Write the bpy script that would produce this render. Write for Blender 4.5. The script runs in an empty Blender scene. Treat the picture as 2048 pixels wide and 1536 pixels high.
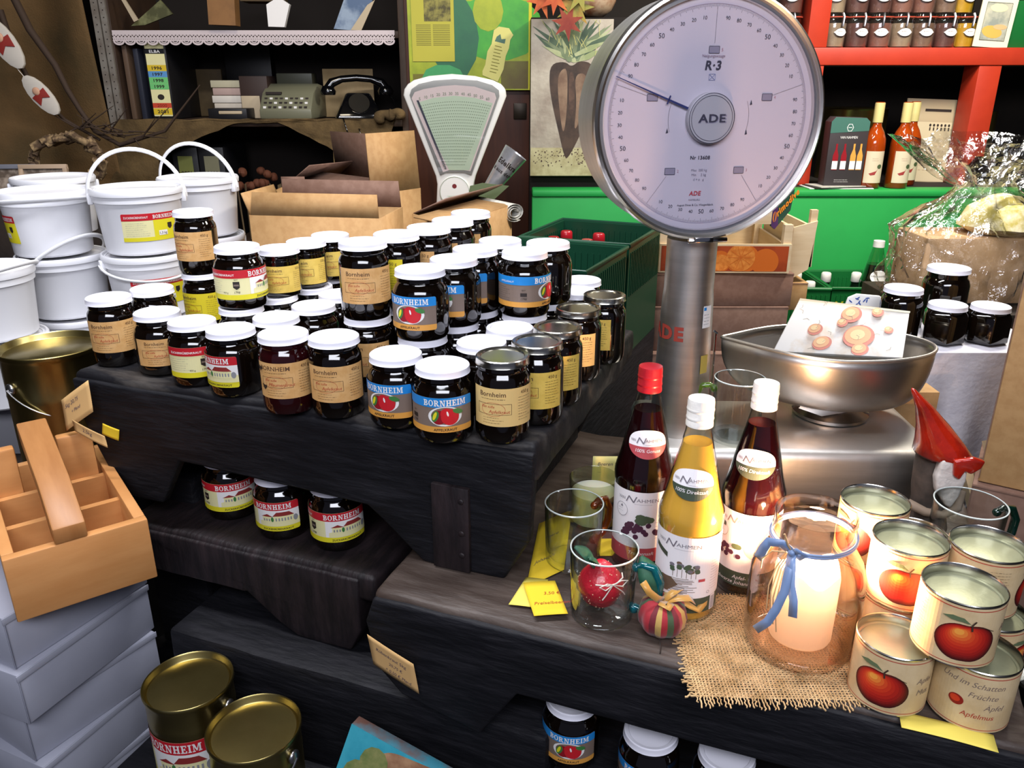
import bpy, bmesh, math, random
from mathutils import Vector, Matrix, noise
from mathutils.geometry import tessellate_polygon
random.seed(7)
C = bpy.context.scene.collection
S = bpy.context.scene
PI = math.pi
# ------------------------------------------------------------------ camera
FPX, PITCH, CZ = 1600.0, math.radians(20.7), 1.5
cd = bpy.data.cameras.new('camera'); cam = bpy.data.objects.new('camera', cd); C.objects.link(cam)
cam.location = (0, 0, CZ); cam.rotation_euler = (PI/2 - PITCH, 0, 0)
cd.sensor_width = 36; cd.lens = 36*FPX/2048; cd.clip_start = .05; cd.clip_end = 50
S.camera = cam
S.view_settings.view_transform = 'Standard'; S.view_settings.look = 'None'
S.view_settings.gamma = 1; S.view_settings.use_curve_mapping = False; S.view_settings.exposure = 0.08
S.cycles.max_bounces = 8; S.cycles.diffuse_bounces = 3; S.cycles.glossy_bounces = 4
S.cycles.transmission_bounces = 6; S.cycles.transparent_max_bounces = 24
S.cycles.sample_clamp_indirect = 4; S.cycles.caustics_reflective = False; S.cycles.caustics_refractive = False
# ------------------------------------------------------------------ light
w = bpy.data.worlds.new('world'); S.world = w; w.use_nodes = True
w.node_tree.nodes['Background'].inputs[0].default_value = (.62, .68, 1, 1)
w.node_tree.nodes['Background'].inputs[1].default_value = .12
def area(name, loc, target, sx, sy, power, col):
    l = bpy.data.lights.new(name, 'AREA'); l.shape = 'RECTANGLE'; l.size = sx; l.size_y = sy; l.energy = power; l.color = col
    o = bpy.data.objects.new(name, l); C.objects.link(o); o.location = loc
    o.rotation_euler = (Vector(target)-Vector(loc)).to_track_quat('-Z', 'Y').to_euler(); return o
area('ceiling_tube_light_front', (-.45, 1.0, 2.65), (-.45, 1.15, 1), 1.2, .14, 38, (.93, .94, 1))
area('ceiling_tube_light_side', (.75, 1.55, 2.65), (.7, 1.6, 1), .14, 1.1, 12, (.95, .95, 1))
area('camera_side_fill_light', (.0, -.6, 2.2), (0, 1.2, .9), 1.6, .5, 36, (.88, .90, 1))  # added fill from behind the camera, not a real fixture; brightens the label fronts
area('ceiling_lamp_counter', (1.2, 1.95, 2.4), (1.2, 2.2, 1.1), .3, .3, 34, (1, .93, .8))
area('ceiling_lamp_shelves', (-.6, 1.9, 2.6), (-.9, 2.8, 1.4), .3, .3, 5, (1, .88, .66))
# ------------------------------------------------------------------ geometry helpers
def ray(px, py):
    a, b = (px-1024)/FPX, (768-py)/FPX
    return Vector((a, math.cos(PITCH)+b*math.sin(PITCH), -math.sin(PITCH)+b*math.cos(PITCH)))
O0 = Vector((0, 0, CZ))
def onz(px, py, z): d = ray(px, py); return O0 + d*((z-CZ)/d.z)
def ony(px, py, y): d = ray(px, py); return O0 + d*(y/d.y)
def lin(h):
    if isinstance(h, str):
        h = h.lstrip('#'); c = [int(h[i:i+2], 16)/255 for i in (0, 2, 4)]
        return tuple(x/12.92 if x <= .04045 else ((x+.055)/1.055)**2.4 for x in c)
    return h
MT = {}
def M(name, col='#808080', rough=.5, metal=0, coat=0, spec=.5, n=None, b=None, emit=None, sss=0, trans=0, ior=1.45, sheen=0):
    """n=(scale, second colour, contrast lo, hi, stretch)  b=(scale, strength, stretch)"""
    if name in MT: return MT[name]
    m = bpy.data.materials.new(name); m.use_nodes = True; nt = m.node_tree; p = nt.nodes['Principled BSDF']
    I = p.inputs; c = lin(col)
    I['Base Color'].default_value = (*c, 1); I['Roughness'].default_value = rough; I['Metallic'].default_value = metal
    I['Coat Weight'].default_value = coat; I['Coat Roughness'].default_value = .08; I['Specular IOR Level'].default_value = spec
    I['Transmission Weight'].default_value = trans; I['IOR'].default_value = ior
    if sss: I['Subsurface Weight'].default_value = sss; I['Subsurface Radius'].default_value = (.02, .012, .006); I['Subsurface Scale'].default_value = 1
    if sheen: I['Sheen Weight'].default_value = sheen
    if emit: I['Emission Color'].default_value = (*lin(emit[0]), 1); I['Emission Strength'].default_value = emit[1]
    def coords(st):
        tc = nt.nodes.new('ShaderNodeTexCoord'); mp = nt.nodes.new('ShaderNodeMapping'); mp.inputs['Scale'].default_value = st
        nt.links.new(tc.outputs['Object'], mp.inputs[0]); return mp.outputs[0]
    if n:
        sc, c2, lo, hi = n[:4]; st = n[4] if len(n) > 4 else (1, 1, 1)
        t = nt.nodes.new('ShaderNodeTexNoise'); t.inputs['Scale'].default_value = sc; t.inputs['Detail'].default_value = 6; t.inputs['Roughness'].default_value = .6
        nt.links.new(coords(st), t.inputs['Vector'])
        r = nt.nodes.new('ShaderNodeValToRGB'); r.color_ramp.elements[0].position = lo; r.color_ramp.elements[1].position = hi
        r.color_ramp.elements[0].color = (*c, 1); r.color_ramp.elements[1].color = (*lin(c2), 1)
        nt.links.new(t.outputs[0], r.inputs[0]); nt.links.new(r.outputs[0], I['Base Color'])
    if b:
        t = nt.nodes.new('ShaderNodeTexNoise'); t.inputs['Scale'].default_value = b[0]; t.inputs['Detail'].default_value = 5
        nt.links.new(coords(b[2] if len(b) > 2 else (1, 1, 1)), t.inputs['Vector'])
        bp = nt.nodes.new('ShaderNodeBump'); bp.inputs['Strength'].default_value = b[1]; bp.inputs['Distance'].default_value = .004
        nt.links.new(t.outputs[0], bp.inputs['Height']); nt.links.new(bp.outputs[0], I['Normal'])
    MT[name] = m; return m
def glass(name, tint='#f4f8f6', edge='#9db0a8', gloss=.12, rough=.02):
    """thin clear glass: see-through with fresnel reflection, edges darker"""
    if name in MT: return MT[name]
    m = bpy.data.materials.new(name); m.use_nodes = True; nt = m.node_tree; nt.nodes.clear()
    out = nt.nodes.new('ShaderNodeOutputMaterial'); tr = nt.nodes.new('ShaderNodeBsdfTransparent'); gl = nt.nodes.new('ShaderNodeBsdfGlossy')
    gl.inputs['Roughness'].default_value = rough; gl.inputs['Color'].default_value = (.95, .97, 1, 1)
    lw = nt.nodes.new('ShaderNodeLayerWeight'); lw.inputs['Blend'].default_value = .5
    r = nt.nodes.new('ShaderNodeValToRGB'); r.color_ramp.elements[0].color = (*lin(tint), 1); r.color_ramp.elements[1].color = (*lin(edge), 1)
    r.color_ramp.elements[0].position = .5; r.color_ramp.elements[1].position = .97
    nt.links.new(lw.outputs['Facing'], r.inputs[0]); nt.links.new(r.outputs[0], tr.inputs[0])
    f = nt.nodes.new('ShaderNodeLayerWeight'); f.inputs['Blend'].default_value = .5
    pw = nt.nodes.new('ShaderNodeMath'); pw.operation = 'POWER'; pw.inputs[1].default_value = 2.6; nt.links.new(f.outputs['Facing'], pw.inputs[0])
    ma = nt.nodes.new('ShaderNodeMath'); ma.operation = 'MULTIPLY_ADD'; ma.inputs[1].default_value = .75*gloss/.12; ma.inputs[2].default_value = .035*gloss/.12; ma.use_clamp = True
    nt.links.new(pw.outputs[0], ma.inputs[0])
    mx = nt.nodes.new('ShaderNodeMixShader'); nt.links.new(ma.outputs[0], mx.inputs[0]); nt.links.new(tr.outputs[0], mx.inputs[1]); nt.links.new(gl.outputs[0], mx.inputs[2])
    nt.links.new(mx.outputs[0], out.inputs[0]); MT[name] = m; return m
def ROT(z=0, x=0, y=0): return Matrix.Rotation(z, 4, 'Z') @ Matrix.Rotation(y, 4, 'Y') @ Matrix.Rotation(x, 4, 'X')
def TR(x, y=0, z=0): return Matrix.Translation(Vector((x, y, z)) if not isinstance(x, Vector) else x)
class MB:
    def __init__(s): s.v = []; s.f = []; s.m = []; s.mats = []
    def mi(s, mat):
        if mat not in s.mats: s.mats.append(mat)
        return s.mats.index(mat)
    def add(s, vs, fs, mat, X=None):
        k = len(s.v); i = s.mi(mat)
        s.v += [tuple(X @ Vector(v)) if X else tuple(v) for v in vs]
        for f in fs: s.f.append([k+a for a in f]); s.m.append(i)
        return s
    def box(s, a, b, mat, X=None):
        x0, y0, z0 = a; x1, y1, z1 = b
        v = [(x0,y0,z0),(x1,y0,z0),(x1,y1,z0),(x0,y1,z0),(x0,y0,z1),(x1,y0,z1),(x1,y1,z1),(x0,y1,z1)]
        return s.add(v, [(3,2,1,0),(4,5,6,7),(0,1,5,4),(1,2,6,5),(2,3,7,6),(3,0,4,7)], mat, X)
    def lathe(s, prof, mat, seg=40, X=None):
        v = []; f = []; n = len(prof)
        for i in range(seg):
            a = 2*PI*i/seg
            for r, z in prof: v.append((r*math.cos(a), r*math.sin(a), z))
        for i in range(seg):
            j = (i+1) % seg
            for k in range(n-1):
                if prof[k][0] < 1e-6 and prof[k+1][0] < 1e-6: continue
                if prof[k][0] < 1e-6: f.append((i*n+k, j*n+k+1, i*n+k+1))
                elif prof[k+1][0] < 1e-6: f.append((i*n+k, j*n+k, i*n+k+1))
                else: f.append((i*n+k, j*n+k, j*n+k+1, i*n+k+1))
        return s.add(v, f, mat, X)
    def tube(s, pts, r, mat, seg=8, X=None, cyc=False, flat=1, caps=True):
        pts = [Vector(p) for p in pts]; n = len(pts); v = []; f = []
        rr = r if isinstance(r, (list, tuple)) else [r]*n
        up = None
        for i, p in enumerate(pts):
            a = pts[(i-1) % n] if (cyc or i > 0) else p; b = pts[(i+1) % n] if (cyc or i < n-1) else p
            t = (b-a).normalized()
            if up is None: up = t.orthogonal().normalized()
            up = (up - t*up.dot(t)).normalized(); sd = t.cross(up)
            for k in range(seg):
                an = 2*PI*k/seg; v.append(p + up*math.cos(an)*rr[i] + sd*math.sin(an)*rr[i]*flat)
        for i in range(n if cyc else n-1):
            j = (i+1) % n
            for k in range(seg):
                l = (k+1) % seg; f.append((i*seg+k, j*seg+k, j*seg+l, i*seg+l))
        if not cyc and caps: f.append(tuple(range(seg))[::-1]); f.append(tuple((n-1)*seg+k for k in range(seg)))
        return s.add(v, f, mat, X)
    def prism(s, poly, y0, y1, mat, X=None):
        """polygon in x,z extruded along y"""
        n = len(poly); v = [(p[0], y0, p[1]) for p in poly] + [(p[0], y1, p[1]) for p in poly]
        tri = tessellate_polygon([[Vector((p[0], p[1], 0)) for p in poly]])
        f = [tuple(t) for t in tri] + [tuple(a+n for a in t[::-1]) for t in tri]
        f += [(i, (i+1) % n, (i+1) % n+n, i+n) for i in range(n)]
        return s.add(v, f, mat, X)
    def quadp(s, pts, th, mat):
        """panel from 3-D corner points with thickness"""
        P = [Vector(p) for p in pts]; nn = Vector((0, 0, 0))
        for i in range(len(P)): nn += P[i].cross(P[(i+1) % len(P)])
        nn.normalize(); n = len(P)
        v = P + [p+nn*th for p in P]
        return s.add(v, [tuple(range(n))[::-1], tuple(range(n, 2*n))] + [(i, (i+1) % n, (i+1) % n+n, i+n) for i in range(n)], mat)
    def grid(s, nu, nv, fn, mat, X=None):
        v = [fn(i/nu, j/nv) for j in range(nv+1) for i in range(nu+1)]
        f = [(j*(nu+1)+i, j*(nu+1)+i+1, (j+1)*(nu+1)+i+1, (j+1)*(nu+1)+i) for j in range(nv) for i in range(nu)]
        return s.add(v, f, mat, X)
    def ball(s, c, r, mat, su=16, sv=10, sc=(1, 1, 1), X=None):
        v = []; f = []
        for j in range(sv+1):
            for i in range(su):
                a = 2*PI*i/su; b = PI*j/sv
                v.append((c[0]+r*sc[0]*math.sin(b)*math.cos(a), c[1]+r*sc[1]*math.sin(b)*math.sin(a), c[2]-r*sc[2]*math.cos(b)))
        for j in range(sv):
            for i in range(su): k = (i+1) % su; f.append((j*su+i, j*su+k, (j+1)*su+k, (j+1)*su+i))
        return s.add(v, f, mat, X)
    def build(s, name, parent=None, loc=None, bev=0, smooth=35, solid=0, wob=0, X=None, sub=0, kind=None, wrapfix=True):
        me = bpy.data.meshes.new(name); me.from_pydata(s.v, [], s.f)
        for m in s.mats: me.materials.append(m)
        me.polygons.foreach_set('material_index', s.m)
        bm = bmesh.new(); bm.from_mesh(me)
        bmesh.ops.remove_doubles(bm, verts=bm.verts, dist=1e-6)
        if wrapfix: bmesh.ops.recalc_face_normals(bm, faces=bm.faces)
        if bev: bmesh.ops.bevel(bm, geom=[e for e in bm.edges if e.is_manifold and e.calc_face_angle(0) > .6], offset=bev, segments=2, affect='EDGES', profile=.5)
        if sub:
            for _ in range(4):
                es = [e for e in bm.edges if e.calc_length() > sub]
                if not es or len(bm.verts) > 60000: break
                bmesh.ops.subdivide_edges(bm, edges=es, cuts=1, use_grid_fill=True)
            bmesh.ops.triangulate(bm, faces=[f for f in bm.faces if len(f.verts) > 4])
        if wob:
            for v in bm.verts:
                v.co += noise.noise_vector(v.co*18)*wob + noise.noise_vector(v.co*70)*wob*.35
        bm.to_mesh(me); bm.free()
        if smooth:
            me.shade_smooth(); me.set_sharp_from_angle(angle=math.radians(smooth))
        o = bpy.data.objects.new(name, me); C.objects.link(o)
        if parent: o.parent = parent
        if loc is not None: o.location = loc
        if X is not None: o.matrix_local = X
        if solid: md = o.modifiers.new('solid', 'SOLIDIFY'); md.thickness = solid; md.offset = 0
        if kind: o['kind'] = kind
        return o
def thing(name, label, cat, loc=(0, 0, 0), rz=0, group=None):
    o = bpy.data.objects.new(name, None); C.objects.link(o); o.location = loc; o.rotation_euler = (0, 0, rz); o.empty_display_size = .05
    return tag(o, label, cat, group)
def tag(o, label, cat, group=None):
    o['label'] = label; o['category'] = cat
    if group: o['group'] = group
    return o
def dup(root, loc=None, rz=None, label=None, group=None, swap=None):
    r = root.copy(); C.objects.link(r)
    if loc is not None: r.location = loc
    if rz is not None: r.rotation_euler = (0, 0, rz)
    if label: r['label'] = label
    if group: r['group'] = group
    for ch in list(root.children):
        c = ch.copy(); C.objects.link(c); c.parent = r; c.matrix_parent_inverse = ch.matrix_parent_inverse
        for g in ch.children:
            d = g.copy(); C.objects.link(d); d.parent = c
    return r
# ------------------------------------------------------------------ flat artwork (labels, signs, pictures), bent round its carrier
def chaikin(pts, n=2, closed=True):
    for _ in range(n):
        o = []; N = len(pts)
        for i in range(N if closed else N-1):
            p, q = Vector(pts[i]), Vector(pts[(i+1) % N]); o += [p*.75+q*.25, p*.25+q*.75]
        pts = o if closed else [Vector(pts[0])]+o+[Vector(pts[-1])]
    return [tuple(p) for p in pts] if len(pts[0]) == 2 else pts
TXT = {}
def text2d(s, h, bold=0, sx=1, italic=0):
    k = (s, bold)
    if k not in TXT:
        cu = bpy.data.curves.new('t', 'FONT'); cu.body = s; cu.size = 1; cu.offset = bold; cu.space_character = 1+bold*3.5; cu.resolution_u = 3
        o = bpy.data.objects.new('t', cu); me = bpy.data.meshes.new_from_object(o)
        vs = [(v.co.x, v.co.y) for v in me.vertices]; fs = [tuple(p.vertices) for p in me.polygons]
        bpy.data.objects.remove(o); bpy.data.curves.remove(cu); bpy.data.meshes.remove(me)
        TXT[k] = (vs, fs)
    vs, fs = TXT[k]
    if not vs: return [], [], 0
    x0 = min(v[0] for v in vs); x1 = max(v[0] for v in vs)
    q = h/.7
    return [((v[0]-x0+v[1]*italic)*q*sx, v[1]*q) for v in vs], fs, (x1-x0)*q*sx
class Art:
    def __init__(s): s.it = []     # (verts2d, faces, mat, layer)
    def r(s, u0, v0, u1, v1, mat, L=0): s.it.append(([(u0,v0),(u1,v0),(u1,v1),(u0,v1)], [(0,1,2,3)], mat, L)); return s
    def rr(s, u0, v0, u1, v1, c, mat, L=0):
        p = []
        for cx, cy, a0 in ((u1-c, v0+c, -90), (u1-c, v1-c, 0), (u0+c, v1-c, 90), (u0+c, v0+c, 180)):
            for k in range(5): a = math.radians(a0+k*22.5); p.append((cx+c*math.cos(a), cy+c*math.sin(a)))
        return s.p(p, mat, L)
    def p(s, pts, mat, L=0):
        t = tessellate_polygon([[Vector((a, b, 0)) for a, b in pts]]); s.it.append((list(pts), [tuple(x) for x in t], mat, L)); return s
    def e(s, cx, cy, rx, ry, mat, L=0, n=24, rot=0, a0=0, a1=360):
        c, q = math.cos(rot), math.sin(rot); pts = []
        for i in range(n):
            a = math.radians(a0+(a1-a0)*i/(n if a1-a0 == 360 else n-1)); x, y = rx*math.cos(a), ry*math.sin(a); pts.append((cx+x*c-y*q, cy+x*q+y*c))
        return s.p(pts, mat, L)
    def ring(s, cx, cy, rx, ry, w, mat, L=0, n=32, a0=0, a1=360):
        v = []; f = []; full = a1-a0 == 360; m = n if full else n+1
        for i in range(m):
            a = math.radians(a0+(a1-a0)*i/n)
            v += [(cx+rx*math.cos(a), cy+ry*math.sin(a)), (cx+(rx-w)*math.cos(a), cy+(ry-w)*math.sin(a))]
        for i in range(n): j = (i+1) % m; f.append((2*i, 2*j, 2*j+1, 2*i+1))
        s.it.append((v, f, mat, L)); return s
    def line(s, pts, w, mat, L=0):
        for (a, b), (c, d) in zip(pts, pts[1:]):
            l = math.hypot(c-a, d-b) or 1e-9; nx, ny = -(d-b)/l*w/2, (c-a)/l*w/2
            s.it.append(([(a+nx,b+ny),(a-nx,b-ny),(c-nx,d-ny),(c+nx,d+ny)], [(0,1,2,3)], mat, L))
        return s
    def frame(s, u0, v0, u1, v1, w, mat, L=0): return s.line([(u0,v0),(u1,v0),(u1,v1),(u0,v1),(u0,v0)], w, mat, L)
    def t(s, txt, u, v, h, mat, L=1, al='c', bold=0, sx=1, w=None, italic=0, rot=0):
        vs, fs, wd = text2d(txt, h, bold, sx, italic)
        if not vs: return s
        if w: k = w/wd; vs = [(a*k, b) for a, b in vs]; wd = w
        off = {'c': -wd/2, 'l': 0, 'r': -wd}[al]; c, q = math.cos(rot), math.sin(rot)
        s.it.append(([(u+(a+off)*c-b*q, v+(a+off)*q+b*c) for a, b in vs], fs, mat, L)); return s
    def sp(s, pts, mat, L=0): return s.p(chaikin(pts), mat, L)
    def slab(s, word, cx, v, h, mat, L, w):
        """bold slab serif capitals"""
        g = []; x = 0
        def R(a, b, c, d_): g.append([(x+a, b), (x+c, b), (x+c, d_), (x+a, d_)])
        def bowl(yc, ry, rx_, x0):
            o = [(x+x0+rx_*math.cos(t), yc+ry*math.sin(t)) for t in [math.radians(-90+k*20) for k in range(10)]]
            i = [(x+x0+(rx_-.22)*math.cos(t), yc+(ry-.12)*math.sin(t)) for t in [math.radians(90-k*20) for k in range(10)]]
            g.append([(x+.3, yc-ry)]+o+[(x+.3, yc+ry), (x+.3, yc+ry-.12)]+i+[(x+.3, yc-ry+.12)])
        for ch in word:
            if ch == 'I': R(.12, 0, .36, 1); R(0, 0, .48, .13); R(0, .87, .48, 1); ad = .48
            elif ch == 'H':
                for q in (0, .56): R(q+.12, 0, q+.36, 1); R(q, 0, q+.48, .13); R(q, .87, q+.48, 1)
                R(.36, .44, .68, .57); ad = 1.04
            elif ch == 'N': R(.14, 0, .27, 1); R(0, 0, .41, .13); R(0, .87, .3, 1); R(.80, 0, .93, 1); R(.66, .87, 1.07, 1); g.append([(x+.1, 1), (x+.38, 1), (x+.93, 0), (x+.72, 0)]); ad = 1.07
            elif ch == 'M': R(.14, 0, .26, 1); R(0, 0, .40, .13); R(0, .87, .3, 1); R(.92, 0, 1.16, 1); R(.80, 0, 1.28, .13); R(.95, .87, 1.28, 1); g.append([(x+.08, 1), (x+.36, 1), (x+.68, .2), (x+.55, .1)]); g.append([(x+.52, .12), (x+.66, .12), (x+1.0, 1), (x+.86, 1)]); ad = 1.28
            elif ch == 'E': R(.12, 0, .36, 1); R(0, 0, .84, .13); R(0, .87, .80, 1); R(.70, .13, .84, .30); R(.68, .72, .80, .87); R(.36, .44, .56, .57); R(.52, .36, .62, .65); ad = .86
            elif ch == 'B': R(.12, 0, .36, 1); R(0, 0, .3, .13); R(0, .87, .3, 1); bowl(.745, .255, .36, .46); bowl(.27, .27, .40, .48); ad = .92
            elif ch == 'R': R(.12, 0, .36, 1); R(0, 0, .48, .13); R(0, .87, .3, 1); bowl(.73, .27, .38, .46); g.append([(x+.42, .5), (x+.66, .5), (x+1.0, 0), (x+.72, 0)]); R(.70, 0, 1.04, .13); ad = 1.02
            else:
                t_ = [math.radians(k*20) for k in range(19)]
                for k in range(18): g.append([(x+.48+.48*math.cos(t_[k]), .5+.52*math.sin(t_[k])), (x+.48+.48*math.cos(t_[k+1]), .5+.52*math.sin(t_[k+1])), (x+.48+.25*math.cos(t_[k+1]), .5+.40*math.sin(t_[k+1])), (x+.48+.25*math.cos(t_[k]), .5+.40*math.sin(t_[k]))])
                ad = .96
            x += ad+.12
        k = w/(x-.12)
        for n_, p in enumerate(g): s.p([(cx-w/2+a_*k, v+b_*h) for a_, b_ in p], mat, L+(n_ % 4)*.12)
        return s
    def scrib(s, u, v, wd, rows, dv, mat, L=1, th=.0004, seed=1):
        """rows of unreadably small print"""
        R = random.Random(seed)
        for k in range(rows):
            x = u; y = v-k*dv; end = u+wd*R.uniform(.7, 1)
            while x < end:
                l = R.uniform(.0015, .0045); s.line([(x, y), (min(x+l, end), y)], th*R.uniform(.7, 1.3), mat, L); x += l+.0008
        return s
    def xf(s, fn): s.it = [([fn(a, b) for a, b in v], f, m, L) for v, f, m, L in s.it]; return s
    def build(s, name, fn, parent=None, step=.004, lay=.00028, cut='u', thick=0, **kw):
        bm = bmesh.new(); mats = []; sl = bm.verts.layers.float.new('L')
        for idx, (v, f, m, L) in enumerate(s.it):
            if m not in mats: mats.append(m)
            vv = []
            for a, b in v: x = bm.verts.new((a, b, 0)); x[sl] = L+idx*(.03 if len(s.it) < 120 else .002); vv.append(x)
            for q in f:
                try: fc = bm.faces.new([vv[i] for i in q]); fc.material_index = mats.index(m)
                except ValueError: pass
        if step:
            lo = min(v.co.x for v in bm.verts); hi = max(v.co.x for v in bm.verts); k = lo+step
            while k < hi:
                bmesh.ops.bisect_plane(bm, geom=bm.verts[:]+bm.edges[:]+bm.faces[:], plane_co=(k, 0, 0), plane_no=(1, 0, 0), dist=1e-7); k += step
        for v in bm.verts:
            v.co = fn(v.co.x, v.co.y, v[sl]*lay)
        me = bpy.data.meshes.new(name); 
        for f in bm.faces:
            f.normal_update()
        bm.to_mesh(me); bm.free()
        for m in mats: me.materials.append(m)
        me.shade_flat()
        o = bpy.data.objects.new(name, me); C.objects.link(o)
        if parent: o.parent = parent
        if kw.get('X') is not None: o.matrix_local = kw['X']
        return o
def cyl(R, off=.0003, rot=0):
    """u is arc length measured at radius R (or a radius function of height); the artwork centre faces -Y"""
    def f(u, v, l):
        r = R(v) if callable(R) else R
        r0 = R(v) if callable(R) else R
        a = u/r0+rot; r += off+l
        return Vector((r*math.sin(a), -r*math.cos(a), v))
    return f
def flat(X=None, off=.0004):
    """artwork in the local x-z plane, facing -Y"""
    X = X or Matrix()
    return lambda u, v, l: X @ Vector((u, -off-l, v))
# ------------------------------------------------------------------ room
A0 = math.radians(-21)
E1 = Vector((math.cos(A0), math.sin(A0), 0)); E2 = Vector((-math.sin(A0), math.cos(A0), 0))
def BX(o, z=0): return TR(Vector((o[0], o[1], z))) @ ROT(A0)
m_floor = M('floor_concrete', '#2b2826', .7, n=(6, '#191716', .35, .7), b=(30, .3))
m_wall = M('wall_plaster_dark', '#241c15', .85, n=(4, '#15100c', .35, .7), b=(20, .3))
b = MB(); b.box((-2.6, -1.2, -.05), (2.8, 3.45, 0), m_floor); b.build('floor', kind='structure', smooth=0)
b = MB(); b.box((-2.6, 3.35, 0), (2.8, 3.45, 2.8), m_wall); b.build('wall_back', kind='structure', smooth=0)
b = MB(); b.box((-2.7, -1.2, 0), (-2.6, 3.45, 2.8), m_wall); b.build('wall_left', kind='structure', smooth=0)
b = MB(); b.box((2.8, -1.2, 0), (2.9, 3.45, 2.8), m_wall); b.build('wall_right', kind='structure', smooth=0)
m_ceil = M('ceiling_boards', '#6b665c', .8, n=(3, '#4d493f', .3, .7))
b = MB(); b.box((-2.7, -1.2, 2.8), (2.9, 3.45, 2.9), m_ceil); b.build('ceiling', kind='structure', smooth=0)
# ------------------------------------------------------------------ old dark benches
m_blk = M('old_black_wood', '#0d0d12', .62, spec=.35, n=(9, '#26252a', .45, .9, (1, 5, 6)), b=(22, .7, (1, 4, 5)))
m_blk2 = M('old_brown_black_wood', '#191416', .55, spec=.4, n=(10, '#33282a', .4, .8, (5, 1, .8)), b=(24, .6, (4, 1, 1)))
m_top = M('worn_bench_top', '#131216', .55, spec=.4, n=(7, '#5b554f', .5, .85, (1, 3, 3)), b=(16, .9, (1, 3, 1)))
m_top2 = M('worn_counter_wood', '#3a2f29', .5, spec=.4, n=(8, '#5b5049', .4, .75, (1, 4, 3)), b=(18, .7, (1, 4, 1)))
m_iron = M('rusty_iron', '#241d1f', .6, metal=.4, n=(30, '#3a2a28', .4, .7))
def slab(x0, x1, y0, y1, z0, z1, mat, X, name, par, wob=.003, sub=.03):
    q = MB(); q.box((x0, y0, z0), (x1, y1, z1), mat); o = q.build(name, par, bev=.008, wob=wob, sub=sub, X=X, smooth=60); return o
I4 = Matrix()
cu = onz(1075, 893, 1.06)
up = thing('wooden_bench', 'heavy old black wooden bench with cut out front board, carrying the jars', 'bench', (cu.x, cu.y, 0), A0)
slab(-.80, 0, .0, .56, 1.005, 1.06, m_top, I4, 'bench_top', up, .0045)
q = MB(); q.prism([(-.798, 1.05), (-.797, .99), (-.735, .85), (-.65, .85), (-.6, .935), (-.257, .925), (-.17, .85), (-.045, .85), (-.008, .92), (-.002, 1.05)], -.006, .014, m_blk); q.build('front_board', up, bev=.004, wob=.0016, sub=.05, smooth=50)
q = MB(); q.prism([(-.78, 1.01), (-.78, .9), (-.72, .85), (-.65, .85), (-.6, .935), (-.257, .925), (-.17, .85), (-.09, .85), (-.06, .92), (-.06, 1.01)], .49, .53, m_blk); q.build('rear_board', up, bev=.004, smooth=50)
for x in (-.76, -.13): q = MB(); q.box((x, .05, .85), (x+.045, .49, 1.006), m_blk); q.build('leg_board', up, bev=.004, wob=.001, sub=.06)
q = MB(); q.box((-.15, -.013, .853), (-.094, -.003, .985), m_blk2); 
for z in (.88, .915, .965): q.lathe([(0, .0), (.005, .0), (.004, .002), (0, .003)], m_iron, 10, TR(-.105, -.013, z) @ ROT(0, PI/2))
q.build('batten', up, bev=.001)
cm = onz(715, 1150, .80)
md = thing('wooden_bench', 'low black wooden bench under the left jars, three jars on it', 'bench', (cm.x, cm.y, 0), A0)
slab(-.46, .030, 0, .48, .755, .80, m_blk2, I4, 'bench_top', md)
q = MB(); q.prism([(-.455, .793), (-.455, .72), (-.35, .72), (-.213, .72), (-.153, .675), (-.12, .657), (-.02, .657), (0, .70), (.003, .793)], -.005, .05, m_blk2); q.build('front_board', md, bev=.004, wob=.0016, sub=.05, smooth=50)
q = MB(); q.box((-.06, .05, .657), (-.02, .46, .757), m_blk); q.build('leg_board', md, bev=.003)
q = MB(); q.box((-.40, .1, .657), (-.36, .46, .757), m_blk); q.build('leg_board', md, bev=.003)
cl = onz(1360, 1330, .85)
lo = thing('wooden_bench', 'low dark wooden bench at the right, bottles, mugs and cans on it', 'bench', (cl.x, cl.y, 0), A0)
slab(-.418, .372, 0, .62, .80, .85, m_top2, I4, 'bench_top', lo, .003)
q = MB(); q.prism([(-.416, .842), (-.43, .80), (-.415, .725), (-.38, .69), (-.26, .657), (-.205, .745), (.32, .745), (.34, .70), (.37, .70), (.37, .842)], -.006, .04, m_blk); q.build('front_board', lo, bev=.004, wob=.0016, sub=.05, smooth=50)
for x in (-.35, .3): q = MB(); q.box((x, .05, .657), (x+.04, .56, .802), m_blk); q.build('leg_board', lo, bev=.003)
q = MB(); q.box((.33, .0, .47), (.372, .05, .70), m_blk); q.build('leg', lo, bev=.003)
# beams below
q = MB(); q.box((-.83, .02, .47), (-.17, .66, .657), m_blk)
o = q.build('timber_block', X=BX(cl), bev=.008, wob=.002, sub=.07); tag(o, 'thick black timber block lying under the two low benches', 'block')
q = MB(); q.box((-.165, .0, .47), (.32, .62, .60), m_blk)
o = q.build('timber_block', X=BX(cl), bev=.008, wob=.002, sub=.07); tag(o, 'black timber block below the right bench, blue labelled jars on it', 'block')
q = MB(); q.box((-.86, -.32, 0.0), (.372, .64, .468), m_blk)
o = q.build('wooden_plinth', X=BX(cl), bev=.008, smooth=30); tag(o, 'dark plinth at the very bottom, golden buckets standing on it', 'plinth')
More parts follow.
